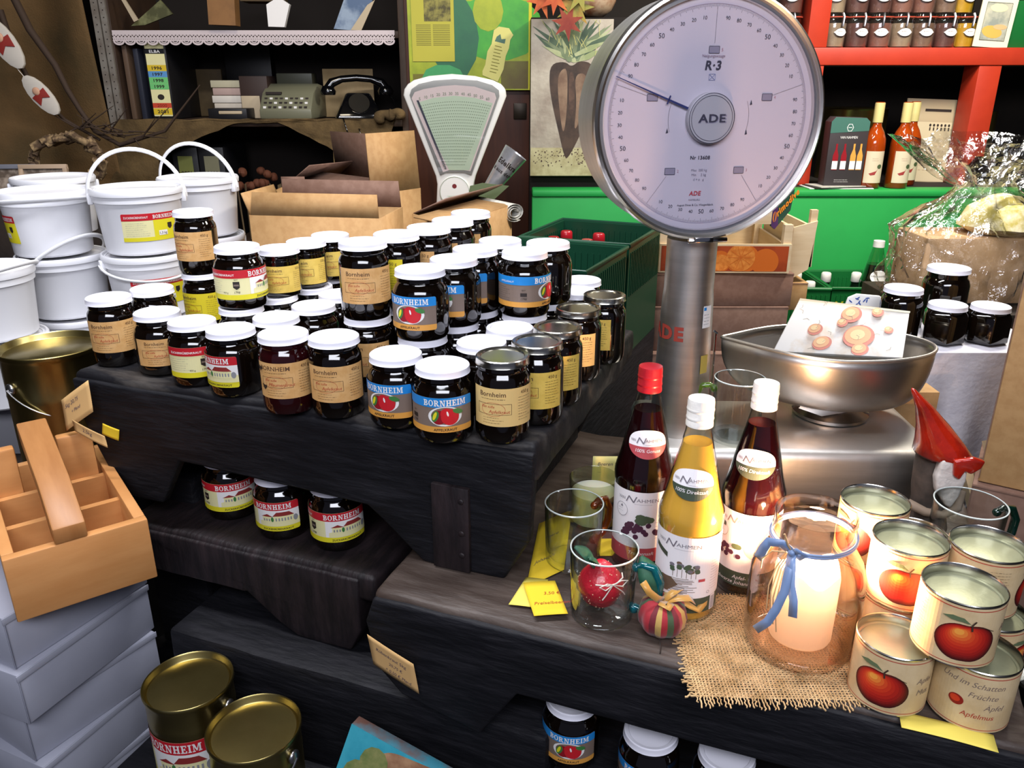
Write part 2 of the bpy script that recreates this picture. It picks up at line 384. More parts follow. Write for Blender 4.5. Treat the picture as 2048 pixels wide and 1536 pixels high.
# ------------------------------------------------------------------ paper notes
m_yel = M('yellow_paper', '#e8c62c', .8); m_pale = M('pale_yellow_paper', '#e2d98c', .8); m_kpap = M('kraft_note', '#cda56c', .8)
m_pen = M('pen_ink', '#3c3550', .7); m_redpen = M('red_pen', '#a8371f', .7)
def note(label, pts, mat, rows=None, curl=.004, th=.0004, nm='paper_note', cat='paper note', pen=None, grp=None):
    """pts: three 3-D corners bottom-left, bottom-right, top-left"""
    a, b_, c = [Vector(p) for p in pts]; u = b_-a; v = c-a; n = u.cross(v).normalized()
    t = thing(nm, label, cat, a, 0, grp)
    q = MB(); q.grid(8, 6, lambda i, j: u*i+v*j+n*(curl*math.sin(i*PI)*.5+curl*(i*i+j*j)*.5), mat)
    q.build('sheet', t, solid=th, smooth=60)
    if rows:
        ar = Art(); W, H_ = u.length, v.length
        for s_, x, y, h in rows: ar.t(s_, x*W, y*H_, h, pen or m_pen, 0, 'l', italic=.25)
        ar.build('handwriting', lambda x, y, l: u*(x/W)+v*(y/H_)+n*(curl*math.sin(x/W*PI)*.5+curl*((x/W)**2+(y/H_)**2)*.5+.0006), t, step=.006)
    return t
# ------------------------------------------------------------------ jars
m_jar = M('dark_syrup_glass', '#0a0503', .045, coat=.6, spec=.6); m_jar2 = M('dark_red_jam_glass', '#240608', .05, coat=.6, spec=.6)
m_lid = M('white_lid', '#e9e8f2', .32, coat=.2); m_sil = M('silver_lid', '#b9b7ad', .22, metal=1); m_gold = M('gold_lid', '#b59a4a', .25, metal=1)
m_blue = M('label_blue', '#2285cf', .4); m_red = M('label_red', '#c1202c', .4); m_wht = M('label_white', '#ece9e6', .45)
m_lyel = M('label_yellow', '#dfd32a', .45); m_cream = M('label_cream', '#e6dfa8', .45); m_brn = M('label_brown_grey', '#7d6c61', .4)
m_org = M('label_orange', '#d99a45', .45); m_ink = M('ink_black', '#2a211d', .6); m_inkb = M('ink_brown', '#5a3f2b', .6); m_inkr = M('ink_red', '#b0452f', .6)
m_kraft = M('label_kraft', '#dcae72', .6, n=(60, '#d2a062', .4, .6)); m_kyel = M('label_kraft_yellow', '#e0c05c', .6, n=(60, '#d6b552', .4, .6))
m_lem = M('label_lemon', '#e4cf28', .6)
m_app = M('apple_red', '#c4212a', .45); m_app2 = M('apple_dark', '#8e1520', .45); m_leaf = M('leaf_green', '#3f7a3c', .5); m_roof = M('roof_red', '#8a2f2c', .5); m_grey = M('label_grey', '#8c8d90', .5)
PROF = {
 'S': ([(0, .002), (.030, 0), (.0365, .0015), (.0398, .008), (.0403, .018), (.0403, .060), (.0392, .0675), (.0360, .0745), (.0335, .0775), (.0325, .0800), (.0338, .0820), (.0330, .0845), (.0320, .0900)], .098, .0355),
 'T': ([(0, .002), (.028, 0), (.0340, .0015), (.0365, .008), (.0369, .018), (.0369, .080), (.0358, .0870), (.0330, .0915), (.0318, .0940), (.0330, .0960), (.0322, .0985), (.0315, .1040)], .112, .0350),
 'D': ([(0, .002), (.026, 0), (.0315, .0015), (.0335, .007), (.0338, .014), (.0338, .056), (.0330, .0610), (.0318, .0640), (.0325, .0660), (.0318, .0720)], .080, .0345)}
def lid_prof(h, r): return [(0, h-.0022), (r*.80, h-.0022), (r*.83, h-.0008), (r*.95, h), (r*.99, h-.001), (r, h-.003), (r, h-.0085), (r+.0007, h-.0094), (r-.001, h-.0100), (r-.004, h-.0095)]
def art_S(kind):
    a = Art(); band, bot = (m_blue, m_org) if kind == 'apple' else (m_red, m_lyel)
    a.rr(-.106, .018, .0395, .0655, .003, m_brn if kind == 'apple' else m_cream, 0)
    a.rr(-.106, .0525, .0395, .0655, .003, band, 1); a.r(-.106, .0525, .0395, .0585, band, 1)
    a.rr(-.106, .018, .0395, .0262, .003, bot, 1); a.r(-.106, .0225, .0395, .0262, bot, 1)
    a.slab('BORNHEIM', 0, .0546, .0082, m_wht, 2, .056)
    for x_ in (-.0265,-.0130,-.0050,.0012,.0035,.0100,.0185,.0265): pass
    if kind == 'apple':
        a.e(0, .0405, .0220, .0135, m_wht, 2); a.e(0, .0412, .0180, .0118, m_brn, 3)
        a.e(-.008, .0395, .0095, .0098, m_app2, 4); a.e(.006, .0398, .0115, .0110, m_app, 5); a.e(.0015, .0445, .0075, .0075, m_app, 5)
        a.e(.003, .0445, .0012, .0035, m_wht, 6, rot=.2); a.e(-.0125, .041, .0042, .0080, m_leaf, 5, rot=-.35); a.e(.016, .047, .0068, .0034, m_leaf, 6, rot=-.3); a.e(-.013, .0415, .002, .006, m_lyel, 6, rot=-.35)
        a.t('APFELKRAUT', 0, .0203, .0034, m_ink, 2, bold=.02)
        a.t('APFELKRAUT', -.085, .0558, .0030, m_wht, 2, 'l')
        a.r(-.050, .035, -.040, .0405, m_ink, 2); a.t('SEIT', -.045, .0435, .0024, m_ink, 2); a.t('1798', -.045, .0295, .0034, m_ink, 2, italic=.2)
        a.scrib(-.100, .048, .034, 7, .0033, m_ink, 2, .0003, 3)
    else:
        a.r(-.026, .0262, .0395, .0525, m_wht, 1)
        a.p([(-.021, .0262), (-.021, .034), (-.010, .037), (.0, .034), (.012, .039), (.0395, .037), (.0395, .0262)], m_cream, 2)
        a.p([(-.018, .0425), (-.008, .047), (.001, .0425)], m_roof, 3); a.r(-.016, .033, -.001, .0425, m_cream, 3)
        a.p([(.000, .0435), (.006, .0500), (.024, .0500), (.031, .0435)], m_roof, 4); a.r(.001, .033, .030, .0435, m_cream, 3)
        for k in range(6): a.r(.004+k*.0042, .0355, .006+k*.0042, .0405, m_grey, 4)
        for k in range(3): a.r(-.014+k*.004, .0355, -.012+k*.004, .0395, m_grey, 4)
        a.e(.033, .0375, .0035, .005, m_grey, 3); a.e(-.0005, .0385, .002, .004, m_leaf, 5)
        a.t('ZUCKERRÜBENKRAUT', .006, .0203, .0030, m_ink, 2, bold=.02)
        a.t('ZUCKERRÜBENKRAUT', -.098, .0562, .0032, m_wht, 2, 'l', bold=.02)
        a.p([(-.052, .0475), (-.042, .0475), (-.042, .038), (-.047, .0345), (-.052, .038)], m_ink, 2); a.r(-.0508, .0405, -.0432, .0432, m_brn, 3)
        a.t('SEIT', -.047, .0492, .0024, m_ink, 2); a.t('1798', -.047, .0285, .0034, m_ink, 2, italic=.2)
        a.scrib(-.101, .048, .036, 6, .0035, m_grey, 2, .0003, 5); a.t('450 g', -.061, .0285, .0026, m_ink, 2, 'r')
    return a
def art_T(mat, v0=.026, v1=.078, wd=.046, name='Bornheim', g='450 g', red='Apfelkraut', berries=False, left=-.046):
    a = Art(); a.r(left, v0, wd, v1, mat, 0); H_ = v1-v0; k = H_/.052
    a.t(name, -.015, v0+.041*k, .0062*k, m_inkb, 1, bold=.01); a.scrib(-.031, v0+.0375*k, .033, 1, .003, m_ink, 1, .0005, 2)
    a.frame(-.036, v0+.0165*k, .010, v0+.031*k, .0005, m_inkb, 1); a.ring(-.014, v0+.0235*k, .016, .0095*k, .0004, m_inkr, 1)
    a.t('Das süße', -.030, v0+.0255*k, .0035*k, m_inkr, 1, 'l', italic=.2); a.t(red, -.006, v0+.0185*k, .0045*k, m_inkr, 1, italic=.2)
    a.scrib(-.028, v0+.012*k, .028, 3, .0036*k, m_inkb, 1, .0004, 4)
    a.t(g, .030, v0+.0435*k, .0045*k, m_inkb, 1); a.scrib(.019, v0+.039*k, .022, 9, .0038*k, m_inkb, 1, .0004, 6)
    if berries:
        for cx, cy in ((-.039, .04), (-.032, .014)):
            for dx, dy in ((0, 0), (.002, .002), (-.002, .002), (0, .004), (.003, .004), (-.003, .005)): a.e(cx+dx, v0+cy+dy, .0016, .0016, m_ink, 1, 10)
    return a
JAR_BASE = {}
def label_on(o, art, R): return art.build('label', cyl(R), o, step=.0035)
def mk_jar(key, kind, art, lid, body=None):
    t = thing('syrup_jar', 'x', 'jar'); prof, h, lr = PROF[kind]
    q = MB(); q.lathe(prof, body or m_jar, 48); q.build('jar_glass', t, smooth=50)
    q = MB(); q.lathe(lid_prof(h, lr), lid, 48); q.build('lid', t, smooth=40)
    if art: label_on(t, art, {'S': .0403, 'T': .0369, 'D': .0338}[kind])
    JAR_BASE[key] = [t, False]; return t
mk_jar('apple', 'S', art_S('apple'), m_lid); mk_jar('beet', 'S', art_S('beet'), m_lid); mk_jar('plainS', 'S', None, m_lid); mk_jar('plainT', 'T', None, m_lid)
mk_jar('kraftS', 'S', art_T(m_kraft, .018, .062), m_lid)
mk_jar('kraft', 'T', art_T(m_kraft), m_lid); mk_jar('lemon', 'T', art_T(m_lem), m_lid)
mk_jar('berry', 'T', art_T(m_kraft, name='BORNHEIM', berries=True, red='Pflaumenkraut'), m_lid, m_jar2)
mk_jar('silkraft', 'T', art_T(M('label_kraft_warm', '#e2c07c', .6)), m_sil); mk_jar('silyel', 'T', art_T(m_kyel), m_sil)
mk_jar('small', 'D', art_T(m_kyel, .008, .053, .036, g='225 g', left=-.040), m_lid)
JARS = [
 # id, type, x, y, z, turn (deg, + = label turned to the right as seen), label
 ('f1','kraft',-.6608,1.2747,1.06,-8,'tall kraft labelled jar, leftmost of the front row of jars'),
 ('f2','kraftS',-.5668,1.2344,1.06,4,'wide jar with kraft label, second from the left end of the front row'),
 ('f3','beet',-.4917,1.1829,1.06,80,'front row jar whose red and yellow label shows only its small print'),
 ('f4','beet',-.4188,1.1417,1.06,-52,'front row jar with a red house label ending halfway, bare glass right'),
 ('f5','berry',-.3205,1.073,1.06,-6,'reddish jam jar whose kraft label has printed berries, partly behind its right neighbour'),
 ('f6','kraft',-.2467,1.0586,1.06,-4,'white lidded tall jar with kraft label and rubber stamp, centre of the front row'),
 ('f7','apple',-.1573,1.0259,1.06,-30,'blue labelled apple jar at the front, its label turned to the left'),
 ('f8','apple',-.0903,.9799,1.06,2,'blue labelled apple jar at the very front, label facing the viewer squarely'),
 ('f9','silkraft',-.0122,.9762,1.06,2,'silver lidded tall jar nearest the bench corner, kraft label in full view'),
 ('f10','silyel',.0342,1.0354,1.06,-12,'silver lidded jar with yellow label, second in the row along the right edge'),
 ('f11','silyel',.0657,1.1037,1.06,-14,'silver lidded jar with yellow label, third in the row along the right edge'),
 ('f12','silkraft',.1035,1.2071,1.06,-24,'silver lidded jar, fourth in the row along the right edge'),
 ('f13','silyel',.1528,1.2886,1.06,-52,'silver lidded jar furthest back along the right edge, label nearly hidden'),
 ('b1','plainT',-.6145,1.3339,1.06,180,'white lidded jar behind the two leftmost front jars, no label visible'),
 ('u1_s','lemon',-.575,1.4576,1.06,-28,'lemon labelled jar carrying a tall kraft labelled jar on its lid'),
 ('u2_s','beet',-.443,1.2685,1.06,160,'jar under the red and yellow labelled upper jar, only its pale lid showing'),
 ('d1_s','plainS',-.4053,1.3404,1.06,180,'white lidded jar under the front small yellow labelled jar'),
 ('J_s','kraft',-.2176,1.1624,1.06,-20,'jar carrying the tall stamped kraft jar of the upper layer'),
 ('v1_s','plainT',-.1774,1.226,1.06,180,'hidden jar of the lower layer under the second tall jar of the back row'),
 ('v2_s','plainT',-.1336,1.2871,1.06,180,'hidden jar of the lower layer under the third tall jar of the back row'),
 ('v3_s','plainT',-.1001,1.3567,1.06,180,'hidden jar of the lower layer under the fourth tall jar of the back row'),
 ('v4_s','plainT',-.0738,1.4398,1.06,180,'hidden jar of the lower layer under the last tall jar of the back row'),
 ('w1_s','plainS',-.1294,1.1072,1.06,180,'lower jar whose lid carries the front blue labelled upper jar'),
 ('w2_s','plainS',-.0867,1.1763,1.06,180,'lower jar carrying the second jar of the upper blue labelled row'),
 ('w3_s','plainS',-.0583,1.2523,1.06,180,'lower jar carrying the third jar of the upper blue labelled row'),
 ('w4_s','plainS',-.0197,1.3238,1.06,180,'lower jar carrying the last jar of the upper blue labelled row'),
 ('x1_s','plainS',.0197,1.2293,1.06,180,'lower jar under the upper blue and brown labelled jar that shows small print'),
 ('x2_s','plainS',.0589,1.3034,1.06,180,'lower jar under the bare dark upper jar at the right end'),
 ('l1','plainS',-.3467,1.4872,1.06,180,'white lidded lower jar, furthest back behind the tall stamped kraft jar'),
 ('l2','plainS',-.3586,1.4069,1.06,180,'white lidded lower jar directly before the small yellow labelled jars'),
 ('l3','plainS',-.2993,1.3515,1.06,180,'white lidded lower jar half hidden by the tall stamped kraft jar'),
 ('l5','plainS',-.3264,1.2749,1.06,180,'white lidded lower jar in the middle, right of the red and yellow upper jar'),
 ('l6','plainS',-.3688,1.2057,1.06,180,'white lidded lower jar just behind the berry label jar'),
 ('m1','plainS',-.0429,1.0767,1.06,180,'white lidded jar right behind the front silver lidded jar'),
 ('m2','plainS',-.0033,1.1476,1.06,180,'white lidded jar two behind the front silver lidded jar'),
 ('g1','plainS',.1132,1.3718,1.06,180,'white lidded jar behind the silver lidded row, its lid half hidden'),
 ('g2','plainS',.1297,1.4555,1.06,180,'white lidded jar furthest back right, beside the green crate'),
 ('u1','kraft',-.575,1.4576,1.172,-26,'tall kraft labelled jar standing on the lemon label jar before the white buckets'),
 ('u2','beet',-.4401,1.2739,1.158,56,'upper layer jar with red and yellow label and small crest'),
 ('d1','small',-.3963,1.3507,1.158,2,'small yellow labelled jar, front one of three in a diagonal row'),
 ('d2','small',-.3645,1.4122,1.158,-2,'small yellow labelled jar, middle one of three in a diagonal row'),
 ('d3','small',-.3351,1.4748,1.158,2,'small yellow labelled jar, rear one of three in a diagonal row'),
 ('J','kraft',-.2176,1.1624,1.172,6,'tall stamped kraft label jar in the centre of the upper layer'),
 ('v1','lemon',-.1774,1.226,1.172,-60,'upper jar right behind the tall stamped kraft jar'),
 ('v2','kraft',-.1336,1.2871,1.172,-60,'upper tall jar, third of the diagonal row running to the back'),
 ('v3','kraft',-.1001,1.3567,1.172,-60,'upper tall jar, fourth of the diagonal row running to the back'),
 ('v4','kraft',-.0738,1.4398,1.172,-45,'upper tall jar at the far end of the diagonal row, near the cardboard box'),
 ('w1','apple',-.1294,1.1072,1.158,-26,'upper blue labelled apple jar in front, label turned to the left'),
 ('w2','apple',-.0867,1.1763,1.158,-36,'upper jar showing only a narrow strip of its blue label'),
 ('w3','apple',-.0583,1.2523,1.158,-30,'upper jar with a thin blue label edge, third in its row'),
 ('w4','plainS',-.0197,1.3238,1.158,180,'upper white lidded jar behind the blue and brown labelled one'),
 ('x1','apple',.0197,1.2293,1.158,62,'upper jar with blue and brown label showing mostly small print'),
 ('x2','plainS',.0589,1.3034,1.158,180,'upper bare dark jar at the right end of the layer'),
]
def place_jar(key, x, y, z, turn, label, grp, name='syrup_jar'):
    rz = math.atan2(x, y)*-1 + math.radians(turn)      # facing the camera side of the room, then turned
    t, used = JAR_BASE[key]
    if not used:
        JAR_BASE[key][1] = True; t.location = (x, y, z); t.rotation_euler = (0, 0, rz); t['label'] = label; t['group'] = grp; return t
    return dup(t, (x, y, z), rz, label, grp)
for id_, key, x, y, z, turn, lab in JARS:
    if id_.endswith('_s') and id_[0] == 'v': lab = 'hidden lower tall jar under the far diagonal row of upper jars'
    place_jar(key, x, y, z, turn, lab, 'jars on the upper bench')
def wz(px, py, z): p = onz(px, py, z); return p.x, p.y
for px, py, key, turn, lab in ((463, 1030, 'beet', 6, 'red labelled jar with house picture, left of three on the middle bench'), (566, 1068, 'beet', -22, 'red labelled jar turned leftwards, middle of three on the middle bench'), (676, 1090, 'beet', 10, 'red labelled jar with house picture, right of three on the middle bench')):
    x, y = wz(px, py-2, .80); jj = place_jar(key, x, y+.012, .803, turn, lab, 'jars on the middle bench'); jj.scale = (1.08, 1.08, 1.08)
for px, py, turn, lab in ((1141, 1506, -4, 'blue labelled apple jar under the right bench, leftmost'), (1293, 1575, -8, 'blue labelled apple jar under the right bench, at the bottom edge of the photo'), (1440, 1620, 0, 'blue labelled jar under the right bench, only a corner showing at the bottom edge')):
    x, y = wz(px, py, .60); place_jar('apple', x, y, .603, turn, lab, 'jars under the right bench')
# hand-written note pinned on the low bench
X = BX(cl)
def bl(s, y, z): return X @ Vector((s, y, z))
note('kraft paper price note pinned to the front of the low right bench', (bl(-.418, -.012, .735), bl(-.346, -.014, .708), bl(-.424, -.012, .785)), m_kpap, [('Rübenkraut 5kg', .15, .62, .0055), ('20,75 €', .4, .38, .005), ('+ 0,50 € Pfand', .3, .14, .005)], .002)
# ------------------------------------------------------------------ big dial scale
m_steel = M('brushed_steel', '#cfccc8', .42, metal=1, n=(5, '#b8b5b0', .3, .7, (1, 1, 12)), b=(60, .08, (1, 1, .05)))
m_chrome = M('chrome', '#c9c6c4', .12, metal=1); m_steel2 = M('pan_steel', '#c9c5c0', .33, metal=1, n=(8, '#b0aba6', .35, .7), b=(9, .12))
m_face = M('dial_face', '#cdc9cd', .5); m_dk = M('dial_print', '#3b3a45', .5); m_dkb = M('pointer_blue', '#2b3566', .4); m_win = M('dial_window', '#8f8c99', .5); m_hub = M('dial_hub', '#b3b3b2', .45)
m_rubber = M('black_rubber', '#15151a', .6)
g_clear = glass('clear_glass', '#fbfdfc', '#6f8078', .12)
sc = thing('dial_scale', 'large steel shop scale with a round dial on a column, standing on the right bench', 'scale', (.45, 1.25, .85))
L_ = lambda x, y, z=0: TR(x-.45, y-1.25, z-.85)
q = MB(); q.box((-.235, -.112, .006), (.238, .118, .105), m_steel); o = q.build('housing', sc, bev=.016, smooth=60, X=ROT(-.04))
for x in (-.2, .2): q = MB(); q.box((x-.02, -.09, 0), (x+.02, .09, .012), m_rubber); q.build('foot', sc)
CX_, CY_ = .2787-.45, 1.235-1.25
q = MB(); q.lathe([(0, .10), (.047, .10), (.0475, .106), (.044, .2), (.040, .33), (.0385, .345), (.0385, .425), (0, .425)], m_steel, 48); q.build('column', sc, X=TR(CX_, CY_, 0))
CM = cyl(lambda v: .0475-(v-.106)*.0335, .0006)
a = Art(); a.r(.018, .29, .036, .325, m_wht, 0); a.r(.019, .318, .024, .323, m_blue, 1); a.scrib(.02, .311, .014, 4, .005, m_dk, 1, .0005); a.build('white_sticker', CM, sc, X=TR(CX_, CY_, 0))
a = Art(); a.r(.020, .215, .036, .245, M('sticker_yellow', '#b9a24c', .6), 0); a.build('yellow_sticker', CM, sc, X=TR(CX_, CY_, 0)); a = Art()
mr = M('rubbed_red_paint', '#9b3a2e', .6); a.t('ADE', -.044, .27, .021, mr, 0, bold=.05)
a.build('painted_letters', CM, sc, X=TR(CX_, CY_, 0))
q = MB(); q.tube([(.05, 0, .16+.014*k) for k in range(9)], [.002]*9, m_chrome, 8); q.tube([(.046, 0, .155), (.052, .0, .16)], .002, m_chrome); q.tube([(.046, 0, .275), (.052, 0, .27)], .002, m_chrome)
q.build('side_wire', sc, X=TR(CX_, CY_, 0))
DZ = 1.452-.85; DX = ROT(math.radians(10)) ; DM = TR(CX_-.008, CY_-.012, DZ) @ DX @ Matrix.Rotation(PI/2, 4, 'X')   # lathe axis -> -Y
R_ = .168
q = MB(); q.lathe([(0, -.080), (R_*.80, -.080), (R_*.95, -.072), (R_*.985, -.055), (R_*.985, .036), (R_*.95, .037)], m_steel, 96); q.build('drum', sc, X=DM)
q = MB(); q.lathe([(R_*.955, .033), (R_*.985, .031), (R_*1.01, .033), (R_*1.016, .040), (R_*1.005, .048), (R_*.985, .051), (R_*.965, .049), (R_*.958, .043), (R_*.93, .043), (R_*.925, .036), (R_*.935, .033)], M('bezel_steel', '#d6d3d0', .28, metal=1), 96); q.build('bezel', sc, X=DM)
q = MB(); q.box((-.012, -.054, -R_*1.03), (.016, -.036, -R_*.985), m_chrome); q.tube([(-.02, -.046, -R_*1.02), (.04, -.046, -R_*1.015)], .004, m_chrome); q.build('bezel_clamp', sc, X=TR(CX_-.008, CY_-.012, DZ) @ DX, bev=.001)
q = MB(); q.lathe([(0, .036), (R_*.95, .036), (R_*.95, .034), (0, .034)], m_face, 96); q.build('dial_face', sc, X=DM)
a = Art(); RR_ = R_*.93
for k in range(500):
    an = 2*PI*k/500; c, s_ = math.sin(an), math.cos(an); l = .0065 if k % 10 == 0 else (.005 if k % 5 == 0 else .0032)
    r1 = R_*.87; a.line([(c*r1, s_*r1), (c*(r1-l), s_*(r1-l))], .0003, m_dk, 0)
a.ring(0, 0, R_*.875, R_*.875, .0005, M('dial_tint', '#a9a3b6', .5), 0, 96)
for s5 in range(5):
    for k in range(10):
        an = -math.radians(s5*72+k*7.2); c, s_ = math.sin(an), math.cos(an)
        if k: a.t(str(k*10), c*R_*.775, s_*R_*.775-.0025, .0062 if k == 5 else .0046, m_dk, 0)
        else: a.line([(c*R_*.58, s_*R_*.58), (c*R_*.86, s_*R_*.86)], .0003, m_dk, 0)
    an = -math.radians(s5*72); c, s_ = math.sin(an)*R_*.53, math.cos(an)*R_*.53
    a.r(c-.0075, s_-.0045, c+.0075, s_+.0045, m_win, 0); a.frame(c-.0075, s_-.0045, c+.0075, s_+.0045, .0006, m_dk, 1); a.t(str(s5 or 5), c+.012, s_-.002, .004, M('dial_red', '#b98a94', .5), 0)
a.t('R·3', .000, .0635, .0115, m_dk, 1, bold=.03, italic=.12); a.t('Neigungswaage', 0, .0795, .0038, M('dial_mauve', '#94808e', .5), 1)
a.frame(-.0045, .050, .0045, .058, .0005, M('dial_pale_blue', '#8c94b4', .5), 1); a.line([(-.0045, .050), (.0045, .058)], .0007, MT['dial_pale_blue'], 1); a.line([(.0045, .050), (-.0045, .058)], .0007, MT['dial_pale_blue'], 1)
a.t('Nr 13608', -.008, -.056, .0050, m_dk, 1, bold=.02)
for k, t_ in enumerate(('Max  200 kg', 'Min     2 kg', 'd = e   g')): a.t(t_, -.008, -.0725-k*.0065, .0034, m_win, 1)
a.t('ADE', -.012, -.1065, .0060, M('dial_logo_red', '#b8404a', .5), 1, bold=.03, italic=.12); a.t('HAMBURG', -.012, -.114, .0026, m_win, 1); a.t('August Dinse & Co. Waagenfabrik', -.010, -.1215, .0028, m_dk, 1)
for sgn, a0, a1 in ((-1, 158, 198), (1, -18, 22)):
    a.ring(0, 0, .060, .060, .0003, m_dk, 1, 20, a0, a1)
for x, z, r in ((-.0605, -.017, 2.8), (.0615, .020, -.2), (.058, -.020, 2.4)):
    a.p([(x, z+.004), (x-.0018, z-.003), (x+.0018, z-.002)], m_dk, 1)
FM = TR(CX_-.008, CY_-.012, DZ) @ DX @ TR(0, -.0362, 0)
a.build('dial_print', flat(), sc, step=0, X=FM)
q = MB(); q.lathe([(0, .0), (.0345, 0), (.0345, .010), (.0325, .012), (0, .012)], m_hub, 48, FM @ Matrix.Rotation(PI/2, 4, 'X')); q.build('hub', sc)
a = Art(); a.ring(0, 0, .0338, .0338, .0008, m_dk, 0, 48); a.ring(0, 0, .0305, .0305, .0007, m_dk, 0, 48); a.t('ADE', 0, -.005, .0105, m_dk, 0, bold=.03, w=.040); a.t('ADE', 0.0008, -.0058, .0105, m_win, -.5, bold=.04, w=.042)
a.build('hub_lettering', flat(off=.0125), sc, step=0, X=FM)
pa = math.radians(-68.5); q = MB()
def pp(r, w): return (math.sin(pa)*r-math.cos(pa)*w, -.006, math.cos(pa)*r+math.sin(pa)*w)
q.quadp([pp(.036, .0016), pp(.150, .0004), pp(.150, -.0004), pp(.036, -.0016)], .001, m_dkb); q.quadp([pp(.066, .006), pp(.068, .006), pp(.068, -.006), pp(.066, -.006)], .001, m_dkb); q.build('pointer', sc, X=FM)
q = MB(); q.lathe([(0, .0155), (R_*.93, .0125)], glass('dial_glass', '#f4f2fa', '#cfcbe0', .10, .06), 64, FM @ Matrix.Rotation(PI/2, 4, 'X')); q.build('glass_pane', sc)
# pan on its carrier
PX, PY, PZ = .535, 1.297, 1.085
sp = thing('scale_pan', 'steel scoop pan with a pointed end resting on the scale housing', 'pan', (PX, PY, .957), math.radians(-4))
def rimp(a):
    x = .176*math.cos(a); w_ = .100*(1-max(0, -math.cos(a))**2.2*.80) if math.cos(a) < 0 else .100
    return Vector((x, math.sin(a)*w_*(1 if math.cos(a) > -.0 else 1), .128+.006*max(0, -math.cos(a))))
def panf(i, j):
    a = i*2*PI; t_ = j; rp = rimp(a); bt = Vector((.030+.095*math.cos(a), .064*math.sin(a), .030))
    k = t_**1.9; p = rp.lerp(bt, k); p.z = rp.z+(bt.z-rp.z)*math.sin(t_*PI/2)**.85; return p
q = MB(); q.grid(72, 12, panf, m_steel2); q.add([panf(i/72, 1) for i in range(72)], [tuple(range(72))], m_steel2); q.build('bowl', sp, solid=.0016, smooth=60)
q = MB(); q.tube([rimp(2*PI*i/72) for i in range(72)], .0030, m_steel, 8, cyc=True); q.build('rolled_rim', sp)
q = MB(); q.lathe([(0, -.0), (.062, .0), (.064, .006), (.040, .014), (.030, .030), (.055, .033), (0, .034)], m_chrome, 40, TR(.022, 0, 0)); q.build('pan_support', sp)
q = MB(); q.prism([(-.05, .03), (-.035, .052), (-.01, .055), (.01, .035), (.035, .026), (-.01, .016)], -.058, -.055, m_chrome); q.build('bracket', sp, bev=.0008)
# napkin pack in the pan
m_nap = M('napkin_white', '#f3efe8', .5, n=(26, '#e9dccb', .5, .65)); m_peach = M('print_peach', '#e8b48a', .5); m_rose = M('print_rose', '#d98b7c', .5); m_tw = M('print_twig', '#9c9386', .5)
p0, p1, p2 = onz(1546, 702, 1.072), onz(1806, 716, 1.072), ony(1600, 597, 1.345)
u_ = (p1-p0); v_ = (p2-p0) - u_*0.0; n_ = u_.cross(v_).normalized()
t = thing('napkin_pack', 'white flat pack printed with pale apples, leaning in the steel scale pan', 'packaging', p0)
q = MB(); p3 = ony(1820, 623, 1.335)-p0; q.add([Vector((0, 0, 0)), u_, p3, v_]+[x - n_*.014 for x in (Vector((0, 0, 0)), u_, p3, v_)], [(0, 1, 2, 3), (7, 6, 5, 4), (0, 4, 5, 1), (1, 5, 6, 2), (2, 6, 7, 3), (3, 7, 4, 0)], m_nap); q.build('pack', t, bev=.002)
a = Art(); R = random.Random(3)
for cx, cy, r in ((.5, .8, .12), (.45, .62, .06), (.62, .38, .17), (.35, .2, .10), (.66, .12, .09), (.72, .9, .07), (.25, .45, .08), (.85, .55, .05)):
    a.e(cx*.2, cy*.1, r*.15, r*.135, m_rose, 0, 24); a.e(cx*.2-.002, cy*.1+.002, r*.125, r*.11, m_peach, 1, 24); a.e(cx*.2-.003, cy*.1+.003, r*.07, r*.06, M('print_cream', '#f0d2a0', .5), 2, 18); a.line([(cx*.2, cy*.1+.002), (cx*.2+.002, cy*.1+.006)], .0007, m_tw, 2)
for k in range(16):
    x, y = R.random()*.19+.005, R.random()*.09+.004; an = R.random()*3; a.line([(x, y), (x+.006*math.cos(an), y+.006*math.sin(an)), (x+.011*math.cos(an+.5), y+.010*math.sin(an+.5))], .0007, m_tw, 1)
a.r(0, .096, .2, .1, M('print_grey_green', '#c9c9b4', .5), 0)
a.it = [(vv, f, m, l) for vv, f, m, l in a.it]
a.build('printed_picture', lambda x, y, l: u_*(x/.2)*min(1, 1)+(v_*(1-x/.2)+(p3-u_)*(x/.2))*min(max(y/.1, 0), 1)+n_*(.0006+l), t, step=0)
